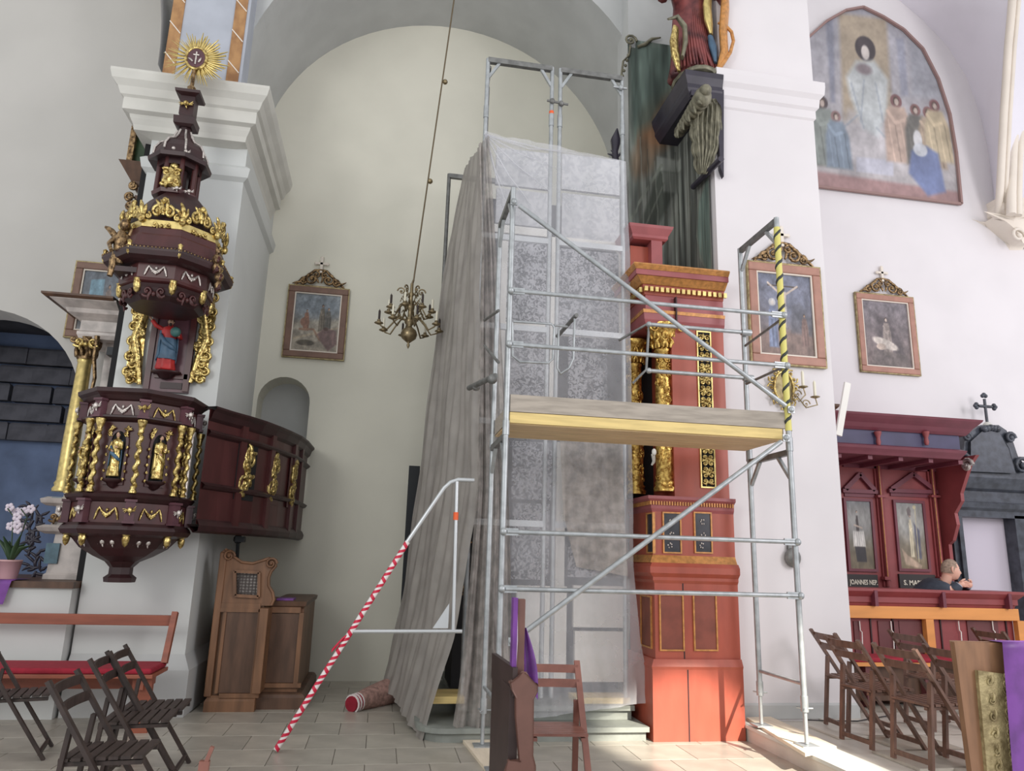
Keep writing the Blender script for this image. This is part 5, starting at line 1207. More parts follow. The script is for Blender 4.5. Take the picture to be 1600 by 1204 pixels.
mb = MB(); mb.tube([PY(152, 525, YS-.2), PY(147, 560, YS-.2), PY(148, 590, YS-.2), PY(136, 640, YS-.2)], [.03, .022, .02, .016], 7); mb.build('gilt_scroll_edge', 'gold_dark', sa)
rp('dark_core', 186, 204, [(0, 900), (0, 470)], 'steelblack', 8.55, 9.15)
mb = MB(); X0 = xat(160, 560, YS); mb.box(X0, -2.95, 8.75, 8.95, zat(170, 620, 8.75), zat(170, 530, 8.75)); mb.build('back_board', 'marble', sa)
mb = MB(); p = PY(178, 553, 8.5)
mb.tube([p, p+V(0, .1, 0)], .02, 6); mb.box(p.x-.05, p.x+.02, 8.42, 8.55, p.z-.03, p.z+.06); mb.tube([p+V(.02, -.05, .0), p+V(.12, -.06, .03), p+V(.14, -.06, -.06)], .01, 5); mb.build('black_spotlight', 'steelblack', sa)
rp('pedestal', 70, 134, [(.02, 905), (.02, 898), (0, 895), (-.02, 835), (-.02, 832)], 'marble', 8.35, 8.8)
rp('pedestal_ledge', 70, 128, [(0, 834), (.05, 830), (.07, 824), (.02, 820)], 'marble', 8.35, 8.8)
rp('pedestal_upper', 78, 118, [(0, 822), (-.02, 800), (-.02, 788)], 'marble', 8.4, 8.75)
rp('pedestal_cap', 72, 122, [(0, 790), (.04, 786), (.05, 780), (0, 776)], 'marble', 8.42, 8.75)
mb = MB(); pbox(mb, 70, 848, 91, 880, 8.33, 8.36); mb.build('blue_inlay', 'bluemarble', sa)
mb = MB(); carve(mb, Fr(PY(92, 808, 8.38), (1, 0, 0)), .2, .12, 5, 1, .014); mb.build('scroll_relief', 'gold_dark', sa)
mb = MB(); pbox(mb, 80, 776, 96, 786, 8.4, 8.5); mb.build('column_block', 'bluemarble', sa)
mb = MB()
rdm = random.Random(2)
for k in range(60): q = PY(rdm.uniform(42, 66), rdm.uniform(788, 896), 8.9); leafs(mb, Fr(q, (1, 0, 0)), 0, 0, rdm.uniform(0, 6.3), rdm.uniform(.06, .14), .022)
mb.build('dark_foliage_carving', 'shelfblack', sa)
# upper wooden console of the altar, left of the pier's capital
mb = MB(); X0, X1 = xat(188, 262, 8.2), xat(236, 262, 8.2); rloft(mb, X0+.12, X1, 8.3, 8.9, [(-.05, zat(215, 292, 8.2)), (0, zat(215, 286, 8.2)), (.02, zat(215, 278, 8.2)), (.07, zat(215, 268, 8.2)), (.12, zat(215, 258, 8.2)), (.14, zat(215, 254, 8.2))], 'lf'); mb.build('console_cornice', 'oakdark', sa)
mb = MB(); pbox(mb, 212, 292, 236, 345, 8.3, 8.8); mb.build('console_body', 'plaster', sa)
mb = MB(); pbox(mb, 210, 306, 238, 312, 8.25, 8.8); mb.build('console_band', 'oakdark', sa)
mb = MB(); carve(mb, Fr(PY(204, 315, 8.25), (1, 0, 0)), .14, .5, 4, 4, .02, False); mb.build('console_scroll', 'gold_dark', sa)
mb = MB(); pbox(mb, 203, 172, 212, 254, 8.5, 8.56); mb.build('gilt_frame_strip', 'gold_dark', sa)
mb = MB(); pbox(mb, 211, 172, 240, 254, 8.58, 8.62); mb.build('dark_picture', 'leaf', sa)
# pot with orchid, purple cloth on the ledge
p = PY(12, 903, 8.05); po = thing('potted_orchid', 'white orchid in a pink pot on the ledge, far left edge', 'plant', (p.x, p.y, zs+.012))
h_ = zat(12, 876, 8.05)-zs
mb = MB(); mb.lathe([(.07, .0), (.075, .01), (.1, h_), (.105, h_), (.095, h_-.02)], (p.x, p.y, zs+.012), 16); mb.build('pot', 'pot', po)
mb = MB()
for k in range(6):
    a = k*1.05; b = V(p.x, p.y, zs+h_); mb.tube([b, b+V(cos(a)*.06, sin(a)*.03, .12), b+V(cos(a)*.15, sin(a)*.08, .15+.02*k)], [.02, .03, .005], 6, squash=.3)
mb.build('leaves', 'leaf', po)
for s_ in (-.03, .05):
    mb = MB(); b = V(p.x, p.y, zs+h_); mb.tube([b, b+V(s_, 0, .25), b+V(s_*1.5, 0, .42), b+V(s_*1.5-.06, -.02, .5)], .006, 5); mb.build('stem', 'leaf', po)
rdm = random.Random(5)
for k in range(9):
    c = V(p.x, p.y, zs+h_)+V(rdm.uniform(-.1, .1), rdm.uniform(-.04, .04), rdm.uniform(.3, .52)); mb = MB()
    for j in range(5): a = j*1.256; mb.ball(c+V(cos(a)*.025, 0, sin(a)*.025), .022, 6, 4, sc=(1, .3, 1))
    mb.build('bloom', 'petal', po)
mb = MB(); rows = []
pc = PY(0, 912, 7.84)
for i in range(12):
    t = i/11; row = []
    for k in range(10):
        u = k/9; x = pc.x-.5+(.62-.06*t)*u; y = 8.2-.36*min(1, t*3); z = zs+.02 if t < .33 else zs+.02-(t-.33)*.33
        if t >= .33: y = 7.835-.008*sin(u*14)
        row.append(V(x, y, z))
    rows.append(row)
mb.grid(rows); mb.build('purple_cloth', 'purple', None, 'purple cloth draped over the ledge under the orchid', 'cloth')
# ================================================================== pictures with carved crests
def picture(x0, y0, x1, y1, Y, paint, label, m='picframe', fw=.085, group=None, cross=True, nm='framed_painting', inner='stone_trim_cream'):
    xm, ym = (x0+x1)/2, (y0+y1)/2
    X0, X1, Z0, Z1 = xat(x0, ym, Y), xat(x1, ym, Y), zat(xm, y1, Y), zat(xm, y0, Y)
    t = thing(nm, label, 'painting', ((X0+X1)/2, Y, Z0), group)
    for a, b, c, d in ((X0, X1, Z1-fw, Z1), (X0, X1, Z0, Z0+fw), (X0, X0+fw, Z0+fw, Z1-fw), (X1-fw, X1, Z0+fw, Z1-fw)):
        mb = MB(); mb.box(a, b, Y-.05, Y, c, d); o = mb.build('frame_rail', m, t); bev(o, .012, 2)
    q = fw
    mb = MB()
    for a, b, c, d in ((X0, X1, Z1, Z1+.014), (X0, X1, Z0-.014, Z0), (X0-.014, X0, Z0-.014, Z1+.014), (X1, X1+.014, Z0-.014, Z1+.014)): mb.box(a, b, Y-.04, Y, c, d)
    mb.build('outer_edge', 'goldpanel', t)
    mb = MB()
    for a, b, c, d in ((X0+q, X1-q, Z1-q-.016, Z1-q), (X0+q, X1-q, Z0+q, Z0+q+.016), (X0+q, X0+q+.016, Z0+q+.016, Z1-q-.016), (X1-q-.016, X1-q, Z0+q+.016, Z1-q-.016)): mb.box(a, b, Y-.035, Y, c, d)
    mb.build('gilt_fillet', inner, t)
    a0, a1, b0, b1 = X0+q+.01, X1-q-.01, Z0+q+.01, Z1-q-.01
    paint_obj('canvas', paint, lambda u, v: V(a0+(a1-a0)*u, Y-.015, b1+(b0-b1)*v), t)
    if cross:
        w = X1-X0; f = Fr(((X0+X1)/2, Y-.03, Z1+.015), (1, 0, 0)); mb = MB()
        for s_ in (-1, 1):
            scroll(mb, f, s_*w*.14, .10, .085, 1.4, pi/2, -s_, .02, .01); scroll(mb, f, s_*w*.27, .06, .055, 1.3, pi/2, -s_, .017, .01); scroll(mb, f, s_*w*.07, .17, .05, 1.2, pi/2, s_, .015, .01)
            mb.tube([f(s_*w*.42, .0), f(s_*w*.34, .06), f(s_*w*.22, .14), f(s_*w*.1, .235), f(0, .25)], [.012, .02, .022, .02, .016], 6)
            leafs(mb, f, s_*w*.3, .04, pi*(s_ < 0)+s_*.1, .13, .02); leafs(mb, f, s_*w*.02, .05, pi/2-s_*.4, .14, .02)
        mb.box((X0+X1)/2-w*.4, (X0+X1)/2+w*.4, Y-.03, Y-.01, Z1, Z1+.025); cr_ = mb.build('carved_crest', 'gold_dark', t)
        mb = MB(); xc_ = (X0+X1)/2; mb.box(xc_-.018, xc_+.018, Y-.04, Y-.01, Z1+.22, Z1+.45); mb.box(xc_-.075, xc_+.075, Y-.04, Y-.01, Z1+.345, Z1+.375)
        for a, b in ((0, .45), (-.08, .36), (.08, .36)): mb.ball((xc_+a, Y-.025, Z1+b), .026, 7, 5, sc=(1, .6, 1))
        mb.build('cross', 'stone_trim_cream', t)
    return t
c1 = Cv(90, 110, (132, 140, 148), (152, 140, 122), asp=.82, seed=11)
c1.ell(.5, .2, .6, .2, (120, 132, 144), 0, .8).poly([(0, .5), (1, .42), (1, 1), (0, 1)], (160, 146, 124), .7, .08)
c1.person(.62, .2, .5, (112, 100, 84), wd=.25).person(.75, .25, .45, (98, 92, 84), wd=.3).person(.28, .3, .38, (138, 88, 66), (166, 124, 100)).ell(.25, .5, .1, .08, (140, 92, 72))
c1.poly([(.02, .78), (.98, .55), (.99, .58), (.03, .82)], (172, 152, 124), .9, .01).poly([(.5, .72), (.7, .58), (.95, .62), (.98, .85), (.8, .98), (.66, .85)], (122, 86, 84), .9, .03).ell(.3, .86, .2, .05, (92, 82, 66)).ell(.72, .6, .05, .03, (96, 64, 52)).line([(.15, .63), (.45, .62), (.6, .8)], .02, (150, 110, 84)); c1.noise(.3, 9, 4)
picture(447, 450, 541, 560, YB-.01, c1, 'small dark picture of fallen figures with crest and cross, left of the chandelier')
c2 = Cv(100, 130, (96, 104, 132), (128, 104, 96), asp=.78, seed=12)
c2.ell(.55, .3, .5, .3, (112, 116, 140), 0, .8).poly([(.0, .72), (1, .68), (1, 1), (0, 1)], (136, 104, 92), .8, .06)
c2.poly([(.62, .38), (.78, .34), (.88, .44), (.98, .52), (.98, .75), (.58, .72)], (84, 84, 96), .7, .05)
c2.line([(.47, .06), (.47, .92)], .015, (78, 62, 54)).line([(.2, .15), (.75, .15)], .012, (78, 62, 54)).line([(.2, .12), (.44, .26)], .016, (196, 172, 156)).line([(.74, .14), (.5, .26)], .016, (196, 172, 156)).poly([(.41, .22), (.53, .22), (.51, .42), (.5, .66), (.45, .66), (.43, .42)], (200, 178, 162), .95, .015).ell(.47, .19, .035, .035, (120, 90, 76)).poly([(.42, .4), (.53, .4), (.52, .48), (.43, .48)], (208, 200, 190))
c2.person(.26, .36, .6, (104, 116, 152), (206, 192, 184), (176, 172, 176), wd=.26, hair=(196, 190, 190)).person(.84, .5, .4, (124, 92, 84), wd=.3).noise(.25, 9, 4)
pt2 = picture(1170, 416, 1282, 570, YR-.01, c2, 'larger crucifixion painting in a reddish frame, on the pier behind the taped tube', 'picframe2', .095)
c3 = Cv(90, 110, (122, 112, 120), (120, 100, 96), asp=.82, seed=13)
c3.poly([(.3, .2), (.55, .25), (.75, .5), (.9, .9), (.2, .95), (.3, .6)], (92, 80, 84), .8, .06).person(.5, .28, .6, (150, 132, 124), (196, 170, 156), wd=.3).ell(.45, .65, .28, .07, (196, 180, 168), .3).ell(.35, .7, .1, .05, (180, 156, 140)).poly([(.2, .75), (.9, .8), (.9, 1), (.1, 1)], (110, 96, 92), .8, .04).noise(.28, 9, 4)
picture(1340, 463, 1429, 583, YQ-.01, c3, 'small brown picture with crest and cross, rightmost of the wall paintings', 'picframe2', .085)
c4 = Cv(80, 90, (98, 108, 122), (124, 126, 130), asp=.9, seed=14)
c4.poly([(.2, .15), (.55, .12), (.56, .5), (.2, .5)], (110, 160, 186), .9, .02).person(.7, .25, .6, (140, 120, 112)).noise(.25, 8, 4)
picture(112, 413, 200, 530, YW-.01, c4, 'framed blue-grey painting partly hidden behind the pulpit canopy', 'picframe', .085, cross=False)

# ================================================================== chandelier
Yc = 8.55; pc = PY(640, 505, Yc); top = PY(713, -25, Yc)
cl = thing('chandelier', 'brass chandelier with two tiers of candle arms hanging on a long thin rod', 'chandelier', tuple(PY(638, 545, Yc)))
zt = zat(645, 443, Yc); zbm = zat(639, 545, Yc); hh = zt-zbm; ax_ = (pc.x, Yc, zbm)
mb = MB(); mb.lathe([(.0, 0), (.012, .02), (.02, .05), (.01, .07), (.035, .09), (.085, .13), (.10, .18), (.085, .23), (.035, .27), (.03, .29), (.06, .32), (.065, .36), (.03, .40), (.028, .48), (.045, .50), (.05, .54), (.025, .57), (.02, .66), (.04, .69), (.02, .72), (.018, hh)], ax_, 14); mb.build('stem', 'brass', cl)
def arm_set(n, R, zr, zc, a0, nm):
    for k in range(n):
        a = a0+2*pi*k/n; d = V(cos(a), sin(a), 0); c = V(*ax_)
        mb = MB(); mb.tube([c+d*.03+V(0, 0, zr), c+d*R*.3+V(0, 0, zr+.05), c+d*R*.5+V(0, 0, zr-.02), c+d*R*.72+V(0, 0, zr-.13), c+d*R*.92+V(0, 0, zr-.10), c+d*R+V(0, 0, zc)], .010, 6)
        mb.tube([c+d*R*.3+V(0, 0, zr+.05), c+d*R*.42+V(0, 0, zr+.1), c+d*R*.5+V(0, 0, zr+.06)], .007, 5)
        o = mb.build('arm', 'brass', cl)
        mb = MB(); mb.lathe([(.01, -.02), (.055, 0), (.05, .008), (.02, .01), (.022, .04), (.015, .045)], tuple(c+d*R+V(0, 0, zc)), 10); mb.build('drip_pan', 'brass', o)
        mb = MB(); mb.lathe([(.014, .04), (.014, .15), (.004, .165), (.0, .18)], tuple(c+d*R+V(0, 0, zc)), 7); mb.build('candle', 'candle' if k % 2 else 'chairdark', o)
arm_set(8, .37, .34, .27, .2, 'low'); arm_set(8, .27, .54, .46, .5, 'high')
for k in range(6):
    a = k*pi/3; f = Fr(V(*ax_)+V(cos(a)*.07, sin(a)*.07, .72), (cos(a), sin(a), 0)); mb = MB(); scroll(mb, f, .05, .0, .05, 1.2, 0, 1, .010, 0); mb.build('upper_scroll', 'brass', cl)
hk = PY(646, 440, Yc)
mb = MB(); mb.tube([V(pc.x, Yc, zbm+hh-.01), V(hk.x, Yc, hk.z+.02)], .014, 6); mb.tube([V(hk.x, Yc, hk.z), V(top.x, Yc, top.z)], .010, 6); rod = mb.build('suspension_rod', 'rope', cl)
mb = MB()
for x, y in ((672, 283),): mb.ball(PY(x, y, Yc), .035, 8, 6)
mb.build('rod_joint', 'brass', rod)
mb = MB(); mb.ball(PY(695.5, 128, Yc), .035, 8, 6); mb.build('rod_joint', 'brass', rod)

# ================================================================== wall sconce on the right pier
Ysc = YR-.01; q = PY(1222, 606, Ysc)
ws = thing('wall_sconce', 'gilded oval wall sconce with two candle arms under the crucifixion painting', 'sconce', tuple(q+V(0, 0, -.3)))
f = Fr(q+V(0, -.02, 0), (1, 0, 0))
mb = MB(); mb.plate([[(cos(t)*.10, sin(t)*.16) for t in [2*pi*i/20 for i in range(20)]]], lambda a, b, c: f(a, b, .01-c), .02); mb.build('oval_mirror', 'goldpanel', ws)
mb = MB()
for k in range(14):
    a = 2*pi*k/14; scroll(mb, f, cos(a)*.14, sin(a)*.20, .045, 1.2, a, (-1)**k, .010, .01, 5, 9)
mb.tube([f(cos(t)*.11, sin(t)*.17, .02) for t in [2*pi*i/20 for i in range(21)]], .014, 6); mb.build('openwork_border', 'gold', ws)
for dx, dz in ((.29, -.08), (.16, .02)):
    p1 = f(.04, -.2, .03); c = f(dx, dz-.03, .12)
    mb = MB(); mb.tube([p1, p1.lerp(c, .3)+V(0, 0, .08), p1.lerp(c, .6)+V(0, -.02, -.08), c+V(.02, 0, -.08), c], .008, 5); scroll(mb, f, dx*.7, dz-.1, .05, 1.2, 0, 1, .007, .08); a_ = mb.build('arm', 'brass', ws)
    mb = MB(); mb.lathe([(.01, -.015), (.05, 0), (.045, .008), (.015, .01)], tuple(c), 9); mb.build('drip_pan', 'brass', a_)
    mb = MB(); mb.lathe([(.015, .01), (.015, .16), (.004, .18)], tuple(c), 8); mb.build('candle', 'candle', a_)
mb = MB(); p = PY(1236, 871, YR-.01); mb.ball(p+V(0, -.03, 0), .085, 14, 9, sc=(1, .7, 1.15)); mb.box(p.x-.04, p.x+.04, YR-.04, YR-.005, p.z+.08, p.z+.13); mb.build('wall_bell', 'galvdark', None, 'dark rounded metal bell shape on the pier behind the lower right tube', 'bell')

# ================================================================== black corbel shelf and large statue on the right pier
ks = thing('corbel_shelf', 'black shelf with carved acanthus bracket carrying the large robed statue', 'shelf', (3.3, 7.3, 5.8))
xs0 = 3.07; Yk = 6.93
zk1, zk0 = zat(1100, 112, Yk), zat(1100, 140, Yk)
yb_ = PX(1036, 186, xs0).y
mb = MB(); rloft(mb, xs0+.06, XRF+.1, Yk+.06, 8.2, [(-.04, zk0-.06), (0, zk0), (.02, zk0+.04), (.02, zk0+.09), (.05, zk1-.06), (.06, zk1), (0, zk1+.01)], 'lf'); mb.build('shelf', 'shelfblack', ks)
mb = MB(); arc_ = [(1131, 140), (1131, 276), (1126, 262), (1122, 200), (1117, 175), (1104, 158), (1088, 150), (1080, 148), (1080, 140)]
mb.plate([[(xat(x, y, Yk+.05), zat(x, y, Yk+.05)) for x, y in arc_][::-1]], ex(Yk+.05), .06); mb.build('bracket_board', 'shelfblack', ks)
mb = MB(); rows = []
for i in range(34):
    t = i/33; y = 272-118*t; xl_ = np.interp(y, [154, 165, 180, 200, 225, 250, 272], [1088, 1082, 1080, 1079, 1082, 1085, 1090])-3.5*abs(sin(t*15)); xr_ = np.interp(y, [154, 165, 180, 200, 225, 250, 272], [1118, 1125, 1127, 1127, 1124, 1116, 1104])+1.5*abs(sin(t*13))
    rows.append([PY(xl_+(xr_-xl_)*u/20, y, 7.12-.12*(u/20)-.06*t*sin(pi*u/20)+.018*sin(u*1.9+t*4)-.05*t) for u in range(21)])
mb.grid(rows)
for k in range(5): mb.tube([PY(1096+1.5*k, 270, 7.03), PY(1092+6*k, 230, 6.98), PY(1090+7*k, 195, 6.95), PY(1092+7*k, 160, 6.92)], [.006, .011, .011, .006], 6)
mb.build('acanthus_leaf', 'acanthus', ks)
mb = MB(); A_, B_ = PX(1098, 152, 3.2), PX(1062, 205, 3.2)
for k in range(9): c = A_.lerp(B_, k/8); mb.ball(c, .115-.005*k, 9, 6, sc=(.9, .8, 1)); leafs(mb, Fr(c, (0, -1, 0)), 0, -.03, -pi/2+.3*(-1)**k, .12, .03, .05)
mb.ball(PX(1098, 150, 3.2)+V(0, -.07, .02), .07, 10, 7); mb.build('rolled_volute', 'acanthus', ks)
mb = MB(); mb.tube([PX(1127, 248, 3.36), PX(1083, 292, 3.36)], .035, 8); mb.build('lower_roll', 'shelfblack', ks)
stt = thing('large_statue', 'large carved robed statue in wine red and gold cloak on the black corbel shelf', 'statue', (3.28, 7.25, zk1+.012))
bs = V(3.30, 7.2, zk1+.012)
mb = MB(); mb.lathe([(.24, 0), (.26, .03), (.2, .09), (.12, .1)], tuple(bs), 16, fy=1.3); mb.build('rock_base', 'acanthus', stt)
stf = figure(stt, 'robe', bs+V(-.02, 0, .05), 1.75, -pi/2-.2, 'robewine', None, hair='hairdark', arm_m='robewine', seed=8, arm_pts=[[(.13, 0, .76), (.22, -.05, .6), (.2, -.18, .6)], [(-.13, 0, .76), (-.2, -.05, .62), (-.14, -.2, .66)]])
mb = MB(); rd = random.Random(3)
for k in range(26):
    a = -pi+pi*1.15*k/25; r1 = .26+.02*sin(k*2.2); mb.tube([bs+V(cos(a)*.15, sin(a)*.14, .95), bs+V(cos(a)*.19, sin(a)*.18, .6), bs+V(cos(a+.12)*.24, sin(a+.12)*.22, .3), bs+V(cos(a+.2)*(r1+.01), sin(a+.2)*r1, .08)], [.014, .02, .022, .014], 6)
mb.build('robe_folds', 'robewine', stf)
for nm, m, pts, w in (('gold_cloak_edge', 'gold', [(1061, 112), (1056, 90), (1053, 68), (1056, 44)], .085), ('gold_cloak_fold', 'gold_flat', [(1111, 54), (1107, 35), (1105, 12), (1108, -20)], .09), ('dark_cloak_lining', 'robeblue', [(1118, 98), (1114, 74), (1110, 58)], .085), ('gold_drapery', 'ochre', [(1122, 108), (1132, 84), (1130, 50), (1133, 10), (1134, -30)], .085), ('grey_cloak', 'acanthus', [(1044, 30), (1058, 26), (1070, 42), (1071, 66), (1066, 90)], .06)):
    mb = MB(); ps = [PY(x, y, 6.98) for x, y in pts]; mb.tube(ps, [w*.4]+[w]*(len(ps)-2)+[w*.7], 8, squash=.5); mb.build(nm, m, stf)
mb = MB(); mb.tube([PY(x, y, 6.97) for x, y in ((1122, 36), (1132, 38), (1143, 50), (1146, 64), (1141, 82), (1130, 98), (1122, 108))], [.014, .018, .02, .02, .022, .028, .03], 8); mb.build('curved_bow', 'ochre', stf)

# ================================================================== confessional
Y1, Y2 = 8.22, 8.40
cn = thing('confessional', 'brown oak confessional screen with scrolled top and lattice window under the pulpit', 'confessional', (xat(395, 1100, 8.3), 8.6, 0))
def cb_(name, x0, y0, x1, y1, Ya, Yb_, m='oak', z0=None, par=None, bv=0):
    xm, ym = (x0+x1)/2, (y0+y1)/2
    mb = MB(); mb.box(xat(x0, ym, Ya), xat(x1, ym, Ya), Ya, Yb_, zat(xm, y1, Ya) if z0 is None else z0, zat(xm, y0, Ya)); o = mb.build(name, m, par or cn)
    if bv: bev(o, bv)
    return o
Xl = xat(331, 1000, Y1)
zl0, zl1 = zat(370, 942, Y1), zat(370, 1090, Y1)
cb_('lower_body', 334, 944, 405, 1098, Y1+.03, YB-.3, 'oak', 0)
cb_('right_body', 405, 944, 470, 1078, Y2+.03, YB-.3, 'oak', 0)
cb_('lower_rail', 338, 942, 407, 951, Y1-.01, Y1+.05, 'oak')
cb_('corner_post', 331, 862, 342, 1085, Y1-.02, Y1+.05, 'oak', .14, bv=.01)
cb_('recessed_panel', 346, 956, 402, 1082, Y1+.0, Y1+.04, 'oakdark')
for r in ((342, 950, 404, 956), (342, 1083, 404, 1090), (342, 956, 347, 1083), (397, 956, 402, 1083)): cb_('panel_rail', *r, Y1-.015, Y1+.03, 'oak')
cb_('pilaster', 399, 950, 413, 1084, Y2-.3, Y2+.04, 'oak', bv=.008)
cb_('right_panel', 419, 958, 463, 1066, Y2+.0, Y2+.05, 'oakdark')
for r in ((413, 948, 470, 957), (413, 1067, 470, 1074), (413, 957, 419, 1067), (463, 957, 470, 1067)): cb_('panel_rail', *r, Y2-.015, Y2+.04, 'oak')
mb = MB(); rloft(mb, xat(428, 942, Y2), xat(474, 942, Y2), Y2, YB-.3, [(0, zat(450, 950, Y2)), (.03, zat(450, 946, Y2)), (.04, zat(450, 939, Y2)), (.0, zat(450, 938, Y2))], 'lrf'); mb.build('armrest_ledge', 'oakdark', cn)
mb = MB(); rloft(mb, xat(322, 1100, Y1), xat(398, 1100, Y1), Y1, YB-.3, [(.02, 0), (.02, .10), (.0, .13), (-.0, .15)], 'lf'); mb.build('plinth', 'oak', cn)
mb = MB(); rloft(mb, xat(398, 1100, Y2), xat(474, 1090, Y2), Y2-.06, YB-.3, [(.02, 0), (.02, .11), (.0, .14), (-.02, .15)], 'rf'); mb.build('plinth', 'oakdark', cn)
# scrolled screen with lattice
sc_ = [(343, 945), (346, 862), (352, 858), (360, 862), (366, 870), (378, 878), (395, 880), (408, 876), (420, 872), (430, 874), (431, 884), (424, 892), (420, 902), (420, 915), (426, 925), (428, 936), (424, 945)]
win = [(367, 930), (367, 892), (405, 894), (404, 932)]
P2 = lambda L_, Y_: [(xat(x, y, Y_), zat(x, y, Y_)) for x, y in L_]
mb = MB(); mb.plate([P2(sc_, Y1)[::-1], P2(win, Y1)], ex(Y1), .06); sr = mb.build('scrolled_screen', 'oak', cn); bev(sr, .01, 2)
mb = MB(); mb.tube([PY(x, y, Y1-.0) for x, y in sc_[2:]], .016, 6); mb.build('edge_moulding', 'oak', sr)
for x, y in ((358, 868), (424, 880)): mb = MB(); scroll(mb, Fr(PY(x, y, Y1-.01), (1, 0, 0)), 0, 0, .06, 1.5, 0, 1, .014); mb.build('volute', 'oak', sr)
mb = MB()
for a, b in zip(win, win[1:]+win[:1]): mb.beam(PY(*a, Y1-.02), PY(*b, Y1-.02), .03, .03, (0, 1, 0))
mb.build('window_moulding', 'oak', sr)
mb = MB(); a0, a1, b0, b1 = xat(367, 912, Y1), xat(405, 912, Y1), zat(386, 931, Y1), zat(386, 893, Y1)
for i in range(1, 7): t = i/7; mb.box(a0+(a1-a0)*t-.005, a0+(a1-a0)*t+.005, Y1+.015, Y1+.025, b0, b1)
for i in range(1, 8): t = i/8; mb.box(a0, a1, Y1+.012, Y1+.022, b0+(b1-b0)*t-.005, b0+(b1-b0)*t+.005)
mb.build('lattice', 'chairdark', sr)
mb = MB(); mb.box(a0-.02, a1+.02, Y1+.07, Y1+.08, b0, b1); mb.build('curtain', 'silver', cn)
mb = MB(); p = PY(372, 842, Y1+.2); mb.ball(p, .05, 8, 5); mb.tube([p+V(0, .1, -.3), p], .02, 6); mb.box(p.x-.02, p.x+.07, p.y-.05, p.y+.05, p.z-.03, p.z+.03); mb.build('dark_lamp', 'steelblack', cn)
mb = MB(); p = PY(446, 939, Y2+.1); mb.box(p.x-.08, p.x+.09, Y2+.0, Y2+.25, zat(450, 938, Y2)+.002, zat(450, 938, Y2)+.02); mb.build('purple_stole', 'purple', None, 'small folded purple stole lying on the right ledge of the confessional', 'cloth')

# ================================================================== wall bench with red cushion
Yb = 7.55
bn = thing('wall_bench', 'long wooden bench with open rail back and red cushion, left wall', 'bench', (-2.6, Yb, 0))
zr1, zr0 = zat(150, 961, Yb), zat(150, 978, Yb); xe_ = xat(266, 1000, Yb); xl = -4.6
mb = MB(); mb.box(xl, xe_, Yb+.12, Yb+.16, zr0, zr1); o = mb.build('back_rail', 'benchwood', bn); bev(o)
mb = MB(); mb.beam((xe_-.03, Yb+.02, zat(258, 1036, Yb)), (xe_-.02, Yb+.14, zr1+.03), .06, .05, (1, 0, 0)); o = mb.build('back_post', 'benchwood', bn)
zsb = zat(130, 1050, Yb)
mb = MB(); mb.box(xl, xe_-.02, Yb-.36, Yb+.14, zsb-.0, zsb+.035); o = mb.build('seat', 'benchwood', bn); bev(o)
mb = MB(); mb.box(xl, xe_-.03, Yb-.37, Yb+.12, zsb+.036, zsb+.085); o = mb.build('cushion', 'redcloth', bn); bev(o, .02, 3)
for X in (xe_-.12, -3.6):
    mb = MB(); mb.beam((X, Yb-.2, 0), (X, Yb-.24, zsb), .06, .16, (1, 0, 0)); mb.build('leg', 'benchwood', bn)
    mb = MB(); mb.box(X-.02, X+.02, Yb-.3, Yb+.08, zsb-.1, zsb); mb.build('bracket', 'benchwood', bn)
mb = MB(); mb.box(xl, xe_-.1, Yb-.05, Yb-.02, zsb-.13, zsb); mb.build('apron', 'benchwood', bn)

# ================================================================== folding chairs
def chair(m, label, group=None, w=.42):
    """front towards -y; local frame, rear feet at y = +.2"""
    t = thing('folding_chair', label, 'chair', (0, 0, 0), group, local=True); w2 = w/2
    for s_ in (-1, 1):
        x = s_*w2
        mb = MB(); mb.beam((x, .30, .84), (x, -.26, 0.0), .022, .042, (1, 0, 0)); o = mb.build('stile', m, t)
        x = s_*(w2-.026)
        mb = MB(); mb.beam((x, .16, .60), (x, .22, 0.0), .024, .04, (1, 0, 0)); o = mb.build('rear_leg', m, t)
    for z, h_, cv_ in ((.79, .055, .02), (.70, .055, .02)):
        y0 = .30-(.84-z)*.56/.84
        mb = MB(); n = 6
        for i in range(n):
            u0, u1 = -1+2*i/n, -1+2*(i+1)/n
            mb.beam((w2*u0, y0+cv_*(1-u0*u0), z), (w2*u1, y0+cv_*(1-u1*u1), z), h_, .014, (0, 1, 0))
        mb.build('back_slat', m, t)
    for i in range(7):
        y = -.2+.062*i; mb = MB(); mb.box(-w2+.02, w2-.02, y-.024, y+.024, .43+.01*(1-i/6), .447+.01*(1-i/6)); mb.build('seat_slat', m, t)
    for s_ in (-1, 1):
        mb = MB(); mb.beam((s_*(w2-.05), -.22, .42), (s_*(w2-.05), .2, .415), .022, .03, (1, 0, 0)); mb.build('seat_rail', m, t)
    mb = MB(); mb.beam((-w2+.03, .215, .05), (w2-.03, .215, .05), .035, .02, (0, 1, 0)); mb.build('rung', m, t)
    mb = MB(); mb.beam((-w2, -.225, .05), (w2, -.225, .05), .035, .02, (0, 1, 0)); mb.build('rung', m, t)
    return t
def put(t, x, y, z, yaw): t.location = (x, y, z); t.rotation_euler = (0, 0, yaw)
def feet(t, a, b, z, k=.2):
    """stand the chair so that its two rear feet are at floor points a (left) and b (right)"""
    a, b = Vector(a), Vector(b); u = (b-a); yaw = atan2(u.y, u.x); m_ = (a+b)/2; n = V(-sin(yaw), cos(yaw), 0)
    c = m_+n*.22; put(t, c.x, c.y, z, yaw+pi)
zd_ = .147
br = chair('chairbrown', 'brown folding chair nearest the pier, leftmost of the right-hand chairs', 'brown folding chairs on the dais')
feet(br, PZ(1283, 1128, zd_), PZ(1334, 1149, zd_), zd_)
